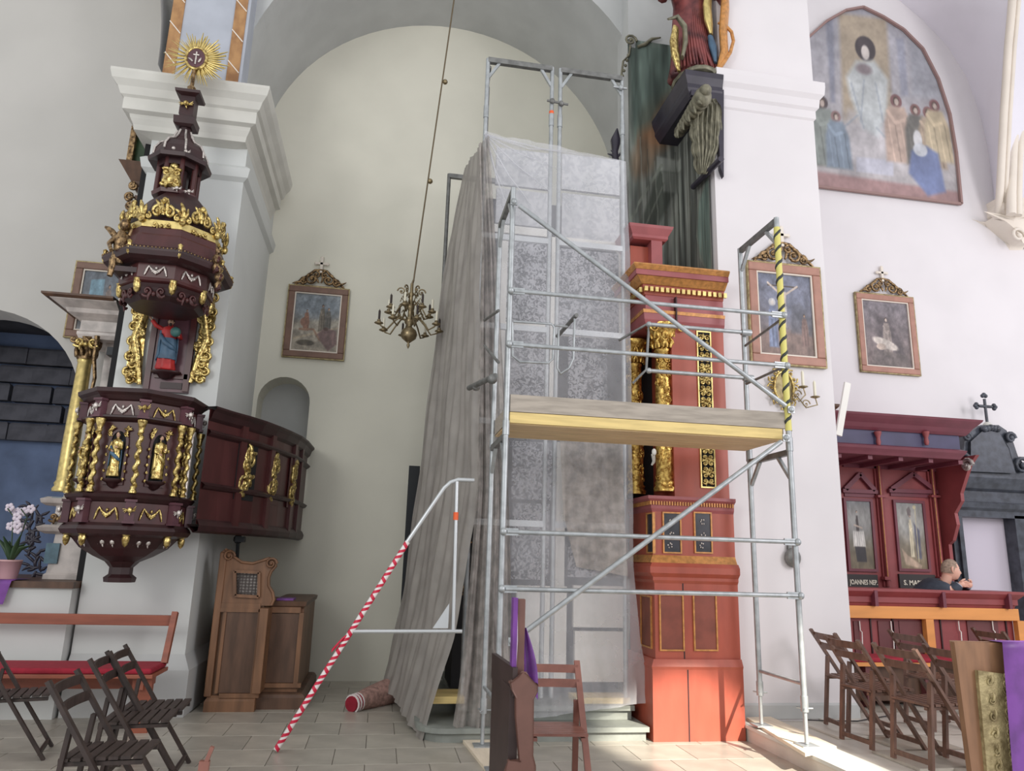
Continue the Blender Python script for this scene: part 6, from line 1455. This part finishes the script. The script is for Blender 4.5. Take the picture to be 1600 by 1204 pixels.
labs = ['brown folding chair second from the pier, seen from behind, right side',
        'brown folding chair in front row just left of the carved gilded board',
        'dark folding chair before the red stall cushion, behind the front row',
        'brown folding chair half hidden behind the carved gilded board',
        'dark folding chair top rail seen above the purple cloth, far right']
spots = [(PZ(1309, 1152, zd_), PZ(1370, 1174, zd_)), (PZ(1389, 1181, zd_), PZ(1464, 1207, zd_)), None, None, None]
for i, l in enumerate(labs):
    c = copy_tree(br, label=l)
    if spots[i]: feet(c, *spots[i], zd_)
    else:
        pos, yw = {2: (PZ(1470, 1135, zd_), br.rotation_euler.z+.05), 3: (PZ(1546, 1192, zd_), br.rotation_euler.z+.1), 4: (PZ(1600, 1120, zd_), br.rotation_euler.z)}[i]
        put(c, pos.x, pos.y, zd_, yw)
# left group, seen from the side, dark
dk = chair('chairdark', 'black-brown folding chair nearest the camera, first of the left-hand row', 'dark folding chairs before the bench')
def side(t, a, b):
    a, b = PZ(*a, .84), PZ(*b, .84); u = b-a; yaw = atan2(u.y, u.x); m_ = (a+b)/2
    put(t, m_.x+sin(yaw)*.30, m_.y-cos(yaw)*.30, 0, yaw)
side(dk, (79, 1062), (116, 1047))
for l, a, b in (('black-brown folding chair second in the left-hand row, overlapping the first', (138, 1030), (168, 1016)), ('black-brown folding chair third in the left-hand row before the bench end', (172, 1017), (194, 1007)), ('black-brown folding chair cut off by the left edge of view', (-40, 1004), (-16, 993))):
    side(copy_tree(dk, label=l), a, b)
# beech chair in the middle
bc = chair('chairbeech', 'reddish folding chair facing the camera beside the pew end, in the centre')
bc.location = (0, 0, 0)
# ================================================================== pew end with purple ribbon
Yp = 4.55
pe = thing('pew_end', 'brown carved pew end with tall narrow post wrapped by purple ribbon', 'pew', (xat(808, 1200, Yp), Yp, 0))
out = [(782, 1300), (785, 1220), (796, 1190), (812, 1188), (806, 1120), (806, 1090), (800, 1078), (798, 1066), (808, 1058), (818, 1052), (824, 1053), (832, 1062), (840, 1070), (840, 1080), (834, 1092), (833, 1180), (837, 1195), (838, 1300)]
o2 = [(xat(x, y, Yp), zat(x, y, Yp)) for x, y in out]; zmin = 0.0
o2 = [(x, max(zmin, z)) for x, z in o2]
o2 = [(xat(782, 1250, Yp), 0)]+[p for p in o2[1:-1]]+[(xat(838, 1250, Yp), 0)]
mb = MB(); mb.plate([o2[::-1]], ex(Yp), .045); o = mb.build('end_panel', 'pewwood', pe); bev(o, .008, 2)
mb = MB(); mb.box(xat(778, 1120, 5.0), xat(806, 1120, Yp)+.02, Yp+.045, Yp+.75, 0, zat(800, 1075, Yp)); mb.build('pew_body', 'pewdark', pe)
mb = MB(); mb.beam((xat(790, 1060, Yp+.35), Yp+.02, zat(800, 1066, Yp)), (xat(785, 1050, Yp+.35), Yp+.72, zat(800, 1066, Yp)+.0), .03, .16, (0, 0, 1)); mb.build('book_rest', 'pewdark', pe)
mb = MB(); mb.box(xat(806, 1000, Yp+.1), xat(819, 1000, Yp+.1), Yp+.08, Yp+.12, zat(810, 1070, Yp+.1), zat(810, 935, Yp+.1)); o = mb.build('post', 'pewwood', pe); bev(o, .006)
mb = MB(); mb.box(xat(799, 1000, Yp+.1), xat(806, 1000, Yp+.1)+.0, Yp+.06, Yp+.13, zat(802, 1066, Yp+.1), zat(802, 933, Yp+.1)); mb.build('purple_ribbon', 'purple', pe)
mb = MB(); f = Fr(PY(811, 1000, Yp+.08), (1, 0, 0)); mb.tube([f(-.02, .25), f(-.012, 0), f(-.02, -.25)], .005, 5); mb.build('ribbon_edge', 'petal', pe)
mb = MB(); rows = []
for i in range(10):
    t = i/9; a = PY(819, 980+85*t, Yp+.12); w = .012+.075*sin(min(1, t*1.2)*pi*.55); rows.append([a+V(w*k/4, .02*sin(k*1.5), -.10*t*k/4) for k in range(5)])
mb.grid(rows); mb.build('ribbon_bow', 'purple', pe)
# pew back rail tip at the bottom left of the pew and small chair corner near the bottom
mb = MB(); p = PY(322, 1200, 4.4); mb.beam((p.x-.03, 4.4, 0), (p.x-.01, 4.4, zat(322, 1188, 4.4)), .035, .05, (1, 0, 0)); mb.beam((p.x+.02, 4.4, .55), (p.x-.01, 4.4, zat(322, 1188, 4.4)-.03), .03, .02)
mb.build('chair_post', 'chairbeech', None, 'tip of a reddish wooden chair post at the bottom edge, left of centre', 'chair')
# centre chair: seat height fixes its distance
p = PZ(877, 1137, .445); zf = 0.0
put(bc, p.x-.05, p.y, 0.0, radians(-4)); 
# ================================================================== worn board with gilded relief and purple cloth, bottom right
Yo = 3.6
P3 = lambda L_: [(xat(x, y, Yo), zat(x, y, Yo)) for x, y in L_]
bd = thing('carved_board', 'worn brown board with gilded relief panel, at the bottom right corner', 'board', (xat(1550, 1200, Yo), Yo, 0))
x0_, x1_, zt_ = xat(1492, 998, Yo), xat(1640, 998, Yo), zat(1530, 1003, Yo)
mb = MB(); mb.plate([[(xat(1530, 1250, Yo), 0), (x1_+.1, 0), (x1_+.1, zt_-.01), (x0_, zt_)]], ex(Yo), .035); o = mb.build('board', 'board', bd); bev(o, .005)
f = lambda x, y, d=0: PY(x, y, Yo-d)
mb = MB(); mb.plate([P3([(1545, 1290), (1523, 1046), (1568, 1052), (1590, 1290)])], lambda a, b, c: V(a, Yo-.022+c, max(b, .02)), .022); rl = mb.build('gilded_field', 'goldpanel', bd)
for i, (x, y) in enumerate([(1547, 1066), (1550, 1094), (1553, 1120), (1556, 1148), (1558, 1174), (1561, 1198)]):
    mb = MB(); fr = Fr(f(x, y, .024), (1, 0, -.0)); scroll(mb, fr, 0, 0, .022, 1.1, i, (-1)**i, .006, .0, 6, 10); leafs(mb, fr, .0, .0, 1.2, .04, .009); mb.build('raised_ornament', 'goldpanel', rl)
mb = MB()
rd = random.Random(6)
for i in range(16):
    y = 1056+11*i; x = 1568+.085*(y-1056)+3; fr = Fr(f(x, y, .02), (1, 0, 0)); scroll(mb, fr, 0, 0, .02, 1.1, rd.uniform(0, 6), (-1)**i, .006, .0, 5, 9)
mb.build('carved_edge', 'goldpanel', rl)
mb = MB(); rows = []
for i in range(26):
    t = i/25; y = 1003+250*t; row = []
    for k in range(12):
        u = k/11; x = 1566+.08*(y-1003)*(1-u)+ (1660-1566)*u; p = PY(x, y, Yo-.045-.012*sin(u*9+t*2)); row.append(V(p.x, p.y, p.z))
    rows.append(row)
rows.insert(0, [V(p.x, Yo+.05, p.z) for p in rows[0]])
mb.grid(rows); mb.build('purple_cloth', 'purple', None, 'purple satin cloth hanging over the carved gilded board, bottom right', 'cloth')
# small dark fittings on the board top
# ================================================================== choir stall, right bay
Yf, Ybk = 7.9, 8.95
st = thing('choir_stall', 'red choir stall with slate canopy, painted saints and orange-topped front', 'stall', (6.4, 8.4, .14))
def sbx(name, x0, y0, x1, y1, Ya, Yb_, m='stallred', par=None, bv=0, z0=None, xr_=None):
    xm, ym = (x0+x1)/2, (y0+y1)/2; X0 = xat(x0, ym, Ya); X1 = xat(x1, ym, Ya)
    mb = MB(); mb.box(X0, X1, Ya, Yb_, zat(xm, y1, Ya) if z0 is None else z0, zat(xm, y0, Ya)); o = mb.build(name, m, par or st)
    if bv: bev(o, bv)
    return o
xL = 4.85
def srl(name, x0, x1, pr, m, Y0, Y1, sides='rf', xm=1400):
    X0 = x0 if x0 < 20 else xat(x0, pr[0][1], Y0); X1 = xat(x1, pr[0][1], Y0)
    mb = MB(); rloft(mb, X0, X1, Y0, Y1, [(p_, zat(xm, y_, Y0)) for p_, y_ in pr], sides); return mb.build(name, m, st)
Yv = 8.1
srl('canopy_cornice', xL, 1508, [(0, 674), (.03, 670), (.06, 664), (.11, 658), (.14, 654), (.15, 651), (0, 649)], 'stallred2', Yv, YQ-.02)
srl('canopy_frieze', xL, 1500, [(0, 698), (0, 672)], 'stallblue', Yv+.02, YQ-.02)
srl('canopy_lower_cornice', xL, 1500, [(0, 712), (.02, 708), (.05, 703), (.06, 699), (0, 696)], 'stallred2', Yv, YQ-.02)
for x in (1372, 1447):
    mb = MB(); p = PY(x, 684, Yv-.02); mb.lathe([(.02, -.09), (.03, -.05), (.022, 0), (.04, .05), (.045, .08)], tuple(p), 10); mb.build('frieze_bracket', 'stallred', st)
for x in (1354, 1395, 1436):
    mb = MB(); p = PY(x, 711, Yv+.15); mb.ball(p, .025, 8, 6); mb.build('ceiling_knob', 'silver', st)
for i in range(6):
    mb = MB(); X = xL+.2+i*.42; z = zat(1400, 712, Yv); mb.box(X-.03, X+.03, Yv+.05, Ybk, z-.05, z+.0); mb.build('soffit_rib', 'stallred2', st)
zbp = zat(1400, 925, Ybk)
mb = MB(); mb.box(xL, xat(1480, 800, Ybk), Ybk, YQ-.02, .16, zat(1400, 700, Ybk)); mb.build('back_wall', 'stallred', st)
sbx('upper_band', 1318, 716, 1468, 733, Ybk-.03, Ybk, 'stallred2')
for x0, x1 in ((1316, 1370), (1388, 1464)):
    xm = (x0+x1)/2; w = (x1-x0)/2-4
    A = [PY(xm-w, 764, Ybk-.03), PY(xm, 740, Ybk-.03), PY(xm+w, 766, Ybk-.03)]
    mb = MB(); mb.beam(A[0], A[1], .06, .05, (0, 1, 0)); mb.beam(A[1], A[2], .06, .05, (0, 1, 0)); mb.beam(A[0]+V(-.04, 0, -.02), A[2]+V(.04, 0, -.02), .05, .05, (0, 1, 0)); mb.build('pediment', 'stallred2', st)
    sbx('pediment_band', x0+4, 769, x1-4, 776, Ybk-.02, Ybk, 'stallred2')
for x, a in ((1374, 1384), (1458, 1464)):
    mb = MB(); p, q = PY(x, 728, Ybk-.05), PY(x+13, 916, Ybk-.05); X = (p.x+q.x)/2; mb.tube([(X, Ybk-.05, q.z), (X, Ybk-.05, p.z)], .028, 8); mb.box(X-.05, X+.05, Ybk-.03, Ybk, q.z, p.z)
    zm = zat(x+4, 776, Ybk); mb.box(X-.07, X+.07, Ybk-.09, Ybk, zm-.015, zm+.015); zm = zat(x+11, 903, Ybk); mb.box(X-.07, X+.07, Ybk-.09, Ybk, zm-.02, zm+.02); mb.build('column', 'stallred', st)
    mb = MB(); mb.tube([(X-.02, Ybk-.08, q.z+.1), (X-.02, Ybk-.08, p.z)], .006, 5); mb.build('gilt_line', 'ochre', st)
def saint(x0, y0, x1, y1, cv):
    xm, ym = (x0+x1)/2, (y0+y1)/2
    a0, a1, b1, b0 = xat(x0, ym, Ybk), xat(x1, ym, Ybk), zat(xm, y0, Ybk), zat(xm, y1, Ybk)
    mb = MB(); t = .035
    for q in ((a0-t, a1+t, b1, b1+t), (a0-t, a1+t, b0-t, b0), (a0-t, a0, b0, b1), (a1, a1+t, b0, b1)): mb.box(q[0], q[1], Ybk-.03, Ybk, q[2], q[3])
    fo_ = mb.build('picture_moulding', 'stallred2', st)
    paint_obj('saint_picture', cv, lambda u, v: V(a0+(a1-a0)*u, Ybk-.012, b1+(b0-b1)*v), fo_)
ca = Cv(50, 110, (120, 122, 128), (120, 104, 70), asp=.42, seed=21)
ca.ell(.45, .3, .6, .25, (146, 144, 140), 0, .9).poly([(0, .75), (1, .7), (1, 1), (0, 1)], (112, 96, 70), .8, .05)
ca.person(.42, .16, .72, (70, 58, 56), (180, 150, 130), wd=.17).poly([(.22, .45), (.66, .45), (.7, .68), (.2, .68)], (214, 208, 200), .9, .03).poly([(.25, .68), (.68, .68), (.7, .9), (.3, .9)], (50, 44, 50), .95, .02)
for k in range(5): ca.line([(.28+.08*k, .47), (.26+.1*k, .67)], .014, (160, 156, 152), .7)
ca.line([(.3, .36), (.6, .4)], .03, (196, 170, 150)).noise(.2, 6, 3)
cb2 = Cv(60, 110, (136, 138, 138), (136, 112, 76), asp=.45, seed=22)
cb2.ell(.5, .3, .6, .25, (158, 156, 150), 0, .9).person(.5, .2, .68, (206, 190, 152), (190, 158, 136), wd=.2).poly([(.62, .3), (.82, .42), (.82, .85), (.66, .85)], (84, 84, 108), .9, .03).poly([(.4, .1), (.5, .05), (.56, .12), (.54, .19), (.42, .19)], (112, 96, 96), .9, .02)
cb2.line([(.72, .06), (.70, .9)], .012, (190, 176, 130)).ell(.7, .06, .06, .03, (200, 186, 140)).poly([(.1, .7), (.3, .8), (.8, .95), (.75, 1), (.2, .94)], (196, 160, 130), .9, .03).noise(.2, 6, 3)
saint(1324, 783, 1362, 888, ca); saint(1402, 786, 1444, 888, cb2)
def words(txt, x, y, Y, size, par, wd=None):
    cu = bpy.data.curves.new('lettering', 'FONT'); cu.body = txt; cu.size = size; cu.align_x = 'LEFT'; cu.align_y = 'CENTER'; cu.extrude = .002; cu.resolution_u = 3; cu.offset = .002
    tmp = bpy.data.objects.new('tmp', cu); COL.objects.link(tmp); bpy.context.view_layer.update()
    me = bpy.data.meshes.new_from_object(tmp.evaluated_get(bpy.context.evaluated_depsgraph_get())); bpy.data.objects.remove(tmp)
    me.materials.clear(); me.materials.append(M['lettering'])
    if wd:
        w_ = max(v.co.x for v in me.vertices)
        for v in me.vertices: v.co.x *= wd/w_
    o = bpy.data.objects.new('lettering', me); COL.objects.link(o); o.parent = par
    p = PY(x, y, Y); o.location = p-Vector(par['_o']); o.rotation_euler = (pi/2, 0, 0); return o
pl1 = sbx('name_plate', 1322, 897, 1372, 918, Ybk-.03, Ybk-.0, 'plateblack'); pl2 = sbx('name_plate', 1406, 897, 1462, 919, Ybk-.03, Ybk, 'plateblack')
words('JOANNES NEP.', 1328, 909, Ybk-.034, .085, pl1, xat(1371, 910, Ybk)-xat(1328, 910, Ybk))
words('S. MARTINUS', 1412, 910, Ybk-.034, .085, pl2, (xat(1443, 910, Ybk)-xat(1412, 910, Ybk))*1.65)
# profiled end bracket of the canopy
en = [(1462, 905), (1462, 720), (1502, 716), (1500, 728), (1490, 734), (1486, 748), (1492, 768), (1494, 786), (1484, 806), (1480, 815), (1480, 870), (1488, 880), (1492, 905)]
Ye = 8.55; Xe = xat(1484, 800, 8.75)
mb = MB(); prof = [(0, 1.3), (0, 3.0), (.75, 3.0)]
zA, zB = zat(1480, 716, 8.6), zat(1480, 905, 8.6)
side_p = [(Ybk, zB), (Ybk-.12, zB), (Ybk-.12, zB+.45), (Ybk-.2, zB+.5), (Ybk-.3, zB+.7), (Ybk-.28, zB+.85), (Ybk-.42, zB+1.0), (Ybk-.42, zB+1.1), (Ybk-.62, zA-.12), (Ybk-.75, zA), (Ybk, zA)]
mb.plate([side_p], lambda a, b, c: V(Xe+c, a, b), .05); mb.build('side_bracket', 'stallred', st)
mb = MB(); scroll(mb, Fr(V(Xe+.0, Ybk-.6, zA-.12), (0, -1, 0)), 0, 0, .09, 1.3, 0, 1, .03); mb.build('bracket_scroll', 'silver', st)
# desk front
zdk1, zdk0 = zat(1460, 921, Yf), zat(1460, 948, Yf); xR = xat(1592, 935, Yf)
mb = MB(); rloft(mb, xL, xR-.08, Yf, Yf+.4, [(0, zdk0), (.01, zdk0+.03), (.03, zdk0+.04), (.03, zdk0+.10), (.05, zdk0+.12), (.09, zdk1-.03), (.09, zdk1)], 'rf'); mb.build('desk_ledge', 'stallred', st)
for x in (1361, 1466, 1568):
    mb = MB(); X = xat(x, 935, Yf); mb.box(X-.02, X+.02, Yf-.10, Yf, zdk0+.0, zdk1-.02); mb.build('ledge_bracket', 'stallred2', st)
zo0 = zat(1460, 967, Yf)
mb = MB(); mb.box(xL, xR-.06, Yf-.04, Yf+.05, zo0, zdk0); o = mb.build('orange_rail', 'stallorange', st); bev(o, .006)
for x0, x1 in ((1445, 1457), (1588, 1600)):
    mb = MB(); mb.box(xat(x0, 990, Yf), xat(x1, 990, Yf), Yf-.04, Yf+.03, .15, zo0); mb.build('orange_post', 'stallorange', st)
    for s_ in (-1, 1): pass
mb = MB(); mb.box(xL, xR-.08, Yf+.05, Yf+.1, .15, zo0+.02); mb.build('front_panelling', 'stallred', st)
for x0, x1 in ((1336, 1344), (1374, 1406), (1407, 1444), (1514, 1562)):
    sbx('dark_panel', x0, 970, x1, 1030, Yf+.035, Yf+.06, 'stallpanel', z0=.45)
for x in (1365, 1475, 1578, 1400):
    mb = MB(); X = xat(x, 990, Yf); mb.box(X-.008, X+.008, Yf+.035, Yf+.055, .3, zo0); mb.build('panel_joint', 'maroon_dark', st)
for x in (1345, 1394, 1500, 1553):
    mb = MB(); X = xat(x, 975, Yf); zq = zat(x, 970, Yf); mb.tube([(X, Yf+.02, zq), (X, Yf+.02, zq-.1), (X+.02, Yf+.02, zq-.12), (X+.01, Yf+.02, zq-.35)], .007, 5); mb.build('white_cord', 'white', st)
for x0 in (1345,):
    mb = MB(); mb.box(xL, xR-.2, Yf-.42, Yf+.02, .56, .6); mb.build('bench_seat', 'stallorange', st)
    mb = MB(); mb.box(xL, xR-.3, Yf-.43, Yf-.02, .60, .645); o = mb.build('bench_cushion', 'redcloth', st); bev(o, .015, 2)
    mb = MB(); mb.box(xL, xR-.25, Yf-.3, Yf-.27, .2, .56); mb.build('bench_apron', 'oakdark', st)
    for X in (5.2, 5.9, 6.6, 7.2): mb = MB(); mb.box(X-.03, X+.03, Yf-.38, Yf-.05, .142, .56); mb.build('bench_leg', 'stallpanel', st)
# white plank leaning between the pier and the stall; dark cornice behind it
mb = MB(); mb.beam(PY(1310, 680, 7.6), PY(1324, 598, 7.6), .075, .03, (0, 1, 0)); mb.build('leaning_plank', 'white', None, 'narrow white plank leaning by the pier above the left end of the stall canopy', 'plank')
mb = MB(); X = xat(1328, 632, 8.6); mb.lathe([(.02, zat(1320, 648, 8.6)), (.05, zat(1320, 638, 8.6)), (.14, zat(1320, 630, 8.6)), (.15, zat(1320, 626, 8.6))], (X-.12, 8.9, 0), 4, False, pi/4); mb.build('wall_bracket', 'oakdark', None, 'dark wooden corner bracket behind the leaning white plank', 'bracket')
# ================================================================== black marble portal
Yo2 = 9.0
pt = thing('marble_portal', 'black marble portal with curved pediment at the right edge', 'portal', (9.0, 9.1, .14))
def pp(name, pts, Ya, th, m='blackmarble', bv=.01):
    mb = MB(); q = [(xat(x, y, Ya), zat(x, y, Ya)) for x, y in pts]
    mb.plate([q[::-1]], ex(Ya), th); o = mb.build(name, m, pt); 
    if bv: bev(o, bv)
    return o
pp('pediment', [(1490, 742), (1500, 722), (1506, 700), (1508, 678), (1522, 672), (1532, 664), (1560, 664), (1572, 672), (1582, 688), (1590, 712), (1602, 728), (1640, 745), (1640, 748)], Yo2+.05, .2)
pp('pediment_tablet', [(1518, 735), (1518, 690), (1536, 674), (1560, 674), (1576, 700), (1586, 738)], Yo2+.0, .06, 'blackmarble')
for x, y, r in ((1505, 720, .12), (1596, 728, .13), (1578, 684, .08), (1510, 682, .07)):
    mb = MB(); scroll(mb, Fr(PY(x, y, Yo2+.02), (1, 0, 0)), 0, 0, r, 1.4, 0, 1, .03); mb.build('pediment_scroll', 'blackmarble', pt)
mb = MB()
for k in range(5): mb.ball(PY(1538+k*5, 668+abs(k-2), Yo2), .05, 7, 5)
mb.build('pediment_crown', 'blackmarble', pt)
def pr(name, x0, pr_, Ya, xm=1545):
    mb = MB(); rloft(mb, xat(x0, 770, Ya), xat(1650, 770, Ya), Ya, YQ-.01, [(p_, zat(xm, y_, Ya)) for p_, y_ in pr_], 'lf'); return mb.build(name, 'blackmarble', pt)
pr('entablature', 1494, [(0, 808), (.0, 798), (.04, 794), (.05, 786), (0, 784), (0, 768), (.05, 764), (.10, 756), (.13, 748), (.13, 744), (0, 742)], Yo2)
mb = MB(); mb.box(xat(1492, 860, Yo2), xat(1509, 860, Yo2), Yo2, YQ-.01, .14, zat(1500, 806, Yo2)); mb.box(xat(1499, 860, Yo2), xat(1505, 860, Yo2), Yo2-.04, Yo2, .14, zat(1500, 806, Yo2)); mb.build('left_jamb', 'blackmarble', pt)
mb = MB(); mb.box(xat(1592, 860, Yo2), xat(1640, 860, Yo2), Yo2, YQ-.01, .14, zat(1600, 806, Yo2)); mb.build('right_jamb', 'blackmarble', pt)
mb = MB(); mb.box(xat(1509, 860, Yo2), xat(1592, 860, Yo2), Yo2+.2, YQ-.01, .14, zat(1550, 806, Yo2)); mb.build('doorway_back', 'lilacwall', pt)
f = Fr(PY(1540, 640, Yo2+.08), (1, 0, 0)); mb = MB(); mb.tube([f(0, -.18), f(0, .16)], .022, 6); mb.tube([f(-.11, .05), f(.11, .05)], .022, 6)
for a, b in ((0, .2), (-.14, .05), (.14, .05)):
    for k in range(3): an = atan2(b-.05, a)+(k-1)*1.4; mb.ball(f(a+cos(an)*.025, b+sin(an)*.025), .03, 7, 5)
mb.build('cross', 'blackmarble', pt)
mb = MB(); mb.ball(f(0, -.24), .065, 10, 7); mb.build('cross_ball', 'stone_trim', pt)
# ================================================================== man leaning on the stall desk
pm = PY(1486, 890, 8.0)
def MP(x, y, Y): return PY(x, y, Y)
man = thing('person', 'grey-haired man in dark jacket leaning on the red stall desk, face turned right', 'person', (pm.x, 8.2, .14))
# body: one skinned surface (torso, neck, arms, legs)
hd = PY(1485, 890, 8.02)
js = {'pel': V(hd.x-.42, 8.52, .70), 'waist': V(hd.x-.38, 8.45, .98), 'chest': V(hd.x-.22, 8.2, 1.30), 'neck': V(hd.x-.12, 8.12, 1.38), 'nk2': V(hd.x-.06, 8.06, 1.45),
      'sl': V(hd.x-.20, 7.98, 1.37), 'sr': V(hd.x-.10, 8.30, 1.40), 'el': V(hd.x-.06, 7.93, 1.35), 'er': V(hd.x+.24, 8.2, 1.38), 'hl': PY(1500, 912, 7.9), 'hr': PY(1516, 913, 7.95),
      'kl': V(hd.x-.3, 8.2, .62), 'kr': V(hd.x-.05, 8.45, .62), 'fl': V(hd.x-.25, 8.3, .22), 'fr': V(hd.x+.0, 8.5, .22)}
ed = [('pel', 'waist'), ('waist', 'chest'), ('chest', 'neck'), ('neck', 'nk2'), ('chest', 'sl'), ('sl', 'el'), ('el', 'hl'), ('chest', 'sr'), ('sr', 'er'), ('er', 'hr'), ('pel', 'kl'), ('kl', 'fl'), ('pel', 'kr'), ('kr', 'fr')]
rad = {'pel': .15, 'waist': .15, 'chest': .16, 'neck': .07, 'nk2': .055, 'sl': .085, 'sr': .085, 'el': .055, 'er': .055, 'hl': .032, 'hr': .032, 'kl': .08, 'kr': .08, 'fl': .05, 'fr': .05}
def skin(name, keys, m, grow=0.0, par=man, ends=None):
    ks_ = list(keys); me = bpy.data.meshes.new(name); idx = {k: i for i, k in enumerate(ks_)}
    me.from_pydata([tuple(js[k]-Vector(par['_o'])) for k in ks_], [(idx[a], idx[b]) for a, b in ed if a in idx and b in idx], [])
    me.materials.append(M[m]); o = bpy.data.objects.new(name, me); COL.objects.link(o); o.parent = par; o['_o'] = par['_o']
    md = o.modifiers.new('skin', 'SKIN'); 
    for i, k in enumerate(ks_):
        r_ = rad[k]+grow; me.skin_vertices[0].data[i].radius = (r_, r_)
    me.skin_vertices[0].data[0].use_root = True
    sb_ = o.modifiers.new('sub', 'SUBSURF'); sb_.levels = 2; sb_.render_levels = 2; md.use_smooth_shade = True; return o
body = skin('body', ['pel', 'waist', 'chest', 'neck', 'nk2', 'sl', 'sr', 'el', 'er', 'hl', 'hr', 'kl', 'kr', 'fl', 'fr'], 'skin')
skin('jacket', ['pel', 'waist', 'chest', 'sl', 'sr', 'el', 'er'], 'jacket', .022)
skin('trousers', ['pel', 'kl', 'kr', 'fl', 'fr'], 'chairdark', .02)
for a, b in (('el', 'hl'), ('er', 'hr')):
    mb = MB(); A, B = js[a], js[b]; mb.tube([A, A.lerp(B, .5), A.lerp(B, .82)], [.075, .062, .05], 10); mb.build('sleeve', 'jacket', man); mb = MB(); mb.tube([A.lerp(B, .8), A.lerp(B, .9)], .042, 10); mb.build('shirt_cuff', 'shirt', man)
mb = MB(); n_ = js['neck']; mb.tube([n_+V(-.06, -.06, .05), n_+V(.0, -.09, .04), n_+V(.08, -.04, .01), n_+V(.12, -.02, -.08)], [.022, .026, .024, .012], 7); mb.build('shirt_collar', 'shirt', man)
# head in profile: faces +x, slightly down towards the camera side
T = Matrix.Translation(hd) @ Matrix.Rotation(radians(8), 4, 'Y') @ Matrix.Rotation(radians(-12), 4, 'Z')
mb = MB(); S, Rn = 28, 20; vs = []
for i in range(Rn+1):
    ph = pi*i/Rn; z = -cos(ph)
    for k in range(S):
        a = 2*pi*k/S; x, y = sin(ph)*cos(a), sin(ph)*sin(a)
        px_, py_, pz_ = x*.098, y*.076, z*.118
        if z < 0: px_ += .018*max(0, x)*(-z)*2; py_ *= 1-.28*(-z)              # jaw narrows, chin forward
        if x > .3:
            g = math.exp(-((y/.16)**2)-((z+.10)/.20)**2); px_ += .026*g*(1.2 if z < 0 else .8)   # nose
            px_ -= .010*math.exp(-((abs(y)-.34)/.16)**2-((z-.12)/.11)**2)                            # eye sockets
            px_ += .007*math.exp(-(y/.5)**2-((z-.27)/.10)**2)                                       # brow
            px_ += .008*math.exp(-(y/.25)**2-((z+.48)/.09)**2) - .006*math.exp(-(y/.3)**2-((z+.40)/.03)**2)   # lips
            px_ += .012*math.exp(-(y/.3)**2-((z+.82)/.14)**2)                                        # chin
        vs.append(T @ V(px_, py_, pz_))
fs = [(i*S+k, i*S+(k+1) % S, (i+1)*S+(k+1) % S, (i+1)*S+k) for i in range(Rn) for k in range(S)]
mb.add(vs, fs, True)
for s_ in (-1, 1):
    mb.tube([T @ V(-.012, s_*.074, .03), T @ V(-.024, s_*.084, .02), T @ V(-.022, s_*.084, -.01), T @ V(-.008, s_*.076, -.035)], [.010, .013, .012, .009], 8)
mb.tube([T @ V(-.03, 0, -.06), js['nk2']+V(0, 0, -.03)], [.055, .06], 12)
he = mb.build('head', 'skin', man)
mb = MB()
for s_ in (-1, 1): mb.ball(T @ V(.085, s_*.027, .014), .009, 8, 6)
mb.build('eyes', 'white', he)
mb = MB(); vs = []; S2, R2 = 28, 14
for i in range(R2+1):
    ph = pi*(.0+.62*i/R2)
    for k in range(S2):
        a = 2*pi*k/S2; x, y, z = sin(ph)*cos(a), sin(ph)*sin(a), cos(ph)
        lim = .25 if x > 0 else -.45
        if z < lim+.1: zz = max(z, lim)
        else: zz = z
        r_ = 1.07+.01*sin(k*5+i*3)
        if x > .45 and zz < .62: r_ = .93
        vs.append(T @ V(x*.098*r_-.004, y*.076*r_, zz*.118*r_+.002))
mb.add(vs, [(i*S2+k, (i+1)*S2+k, (i+1)*S2+(k+1) % S2, i*S2+(k+1) % S2) for i in range(R2) for k in range(S2)], True); mb.build('hair', 'hair', man)
# clasped hands: palms and five separate curled fingers each
for hk_, s_ in (('hl', 1), ('hr', -1)):
    c = js[hk_]; mb = MB(); mb.ball(c+V(.02*s_, -.005, .0), .043, 12, 8, sc=(1, .62, .9))
    for k in range(4):
        zz = .028-.018*k; L_ = [.036, .042, .04, .032][k]
        a = c+V(.035*s_, -.012, zz); b = a+V(L_*s_, -.018, .004); d = b+V(.012*s_, .022, -.004); mb.tube([a, b, d, d+V(-.012*s_, .014, -.003)], [.0105, .010, .009, .007], 7)
    a = c+V(.0, -.022, .030); mb.tube([a, a+V(.022*s_, -.014, .022), a+V(.046*s_, -.010, .028)], [.012, .011, .008], 7)
    mb.build('hand', 'skin', man)
# cable on the dais floor
mb = MB(); mb.tube([PZ(x, y, .15) for x, y in ((1256, 1124), (1280, 1125), (1340, 1126), (1380, 1119), (1400, 1116))], .006, 5); mb.build('floor_cable', 'cable', None, 'thin dark cable on the dais floor behind the leftmost right-hand chairs', 'cable')
for o in list(bpy.data.objects):
    if '_o' in o.keys(): del o['_o']
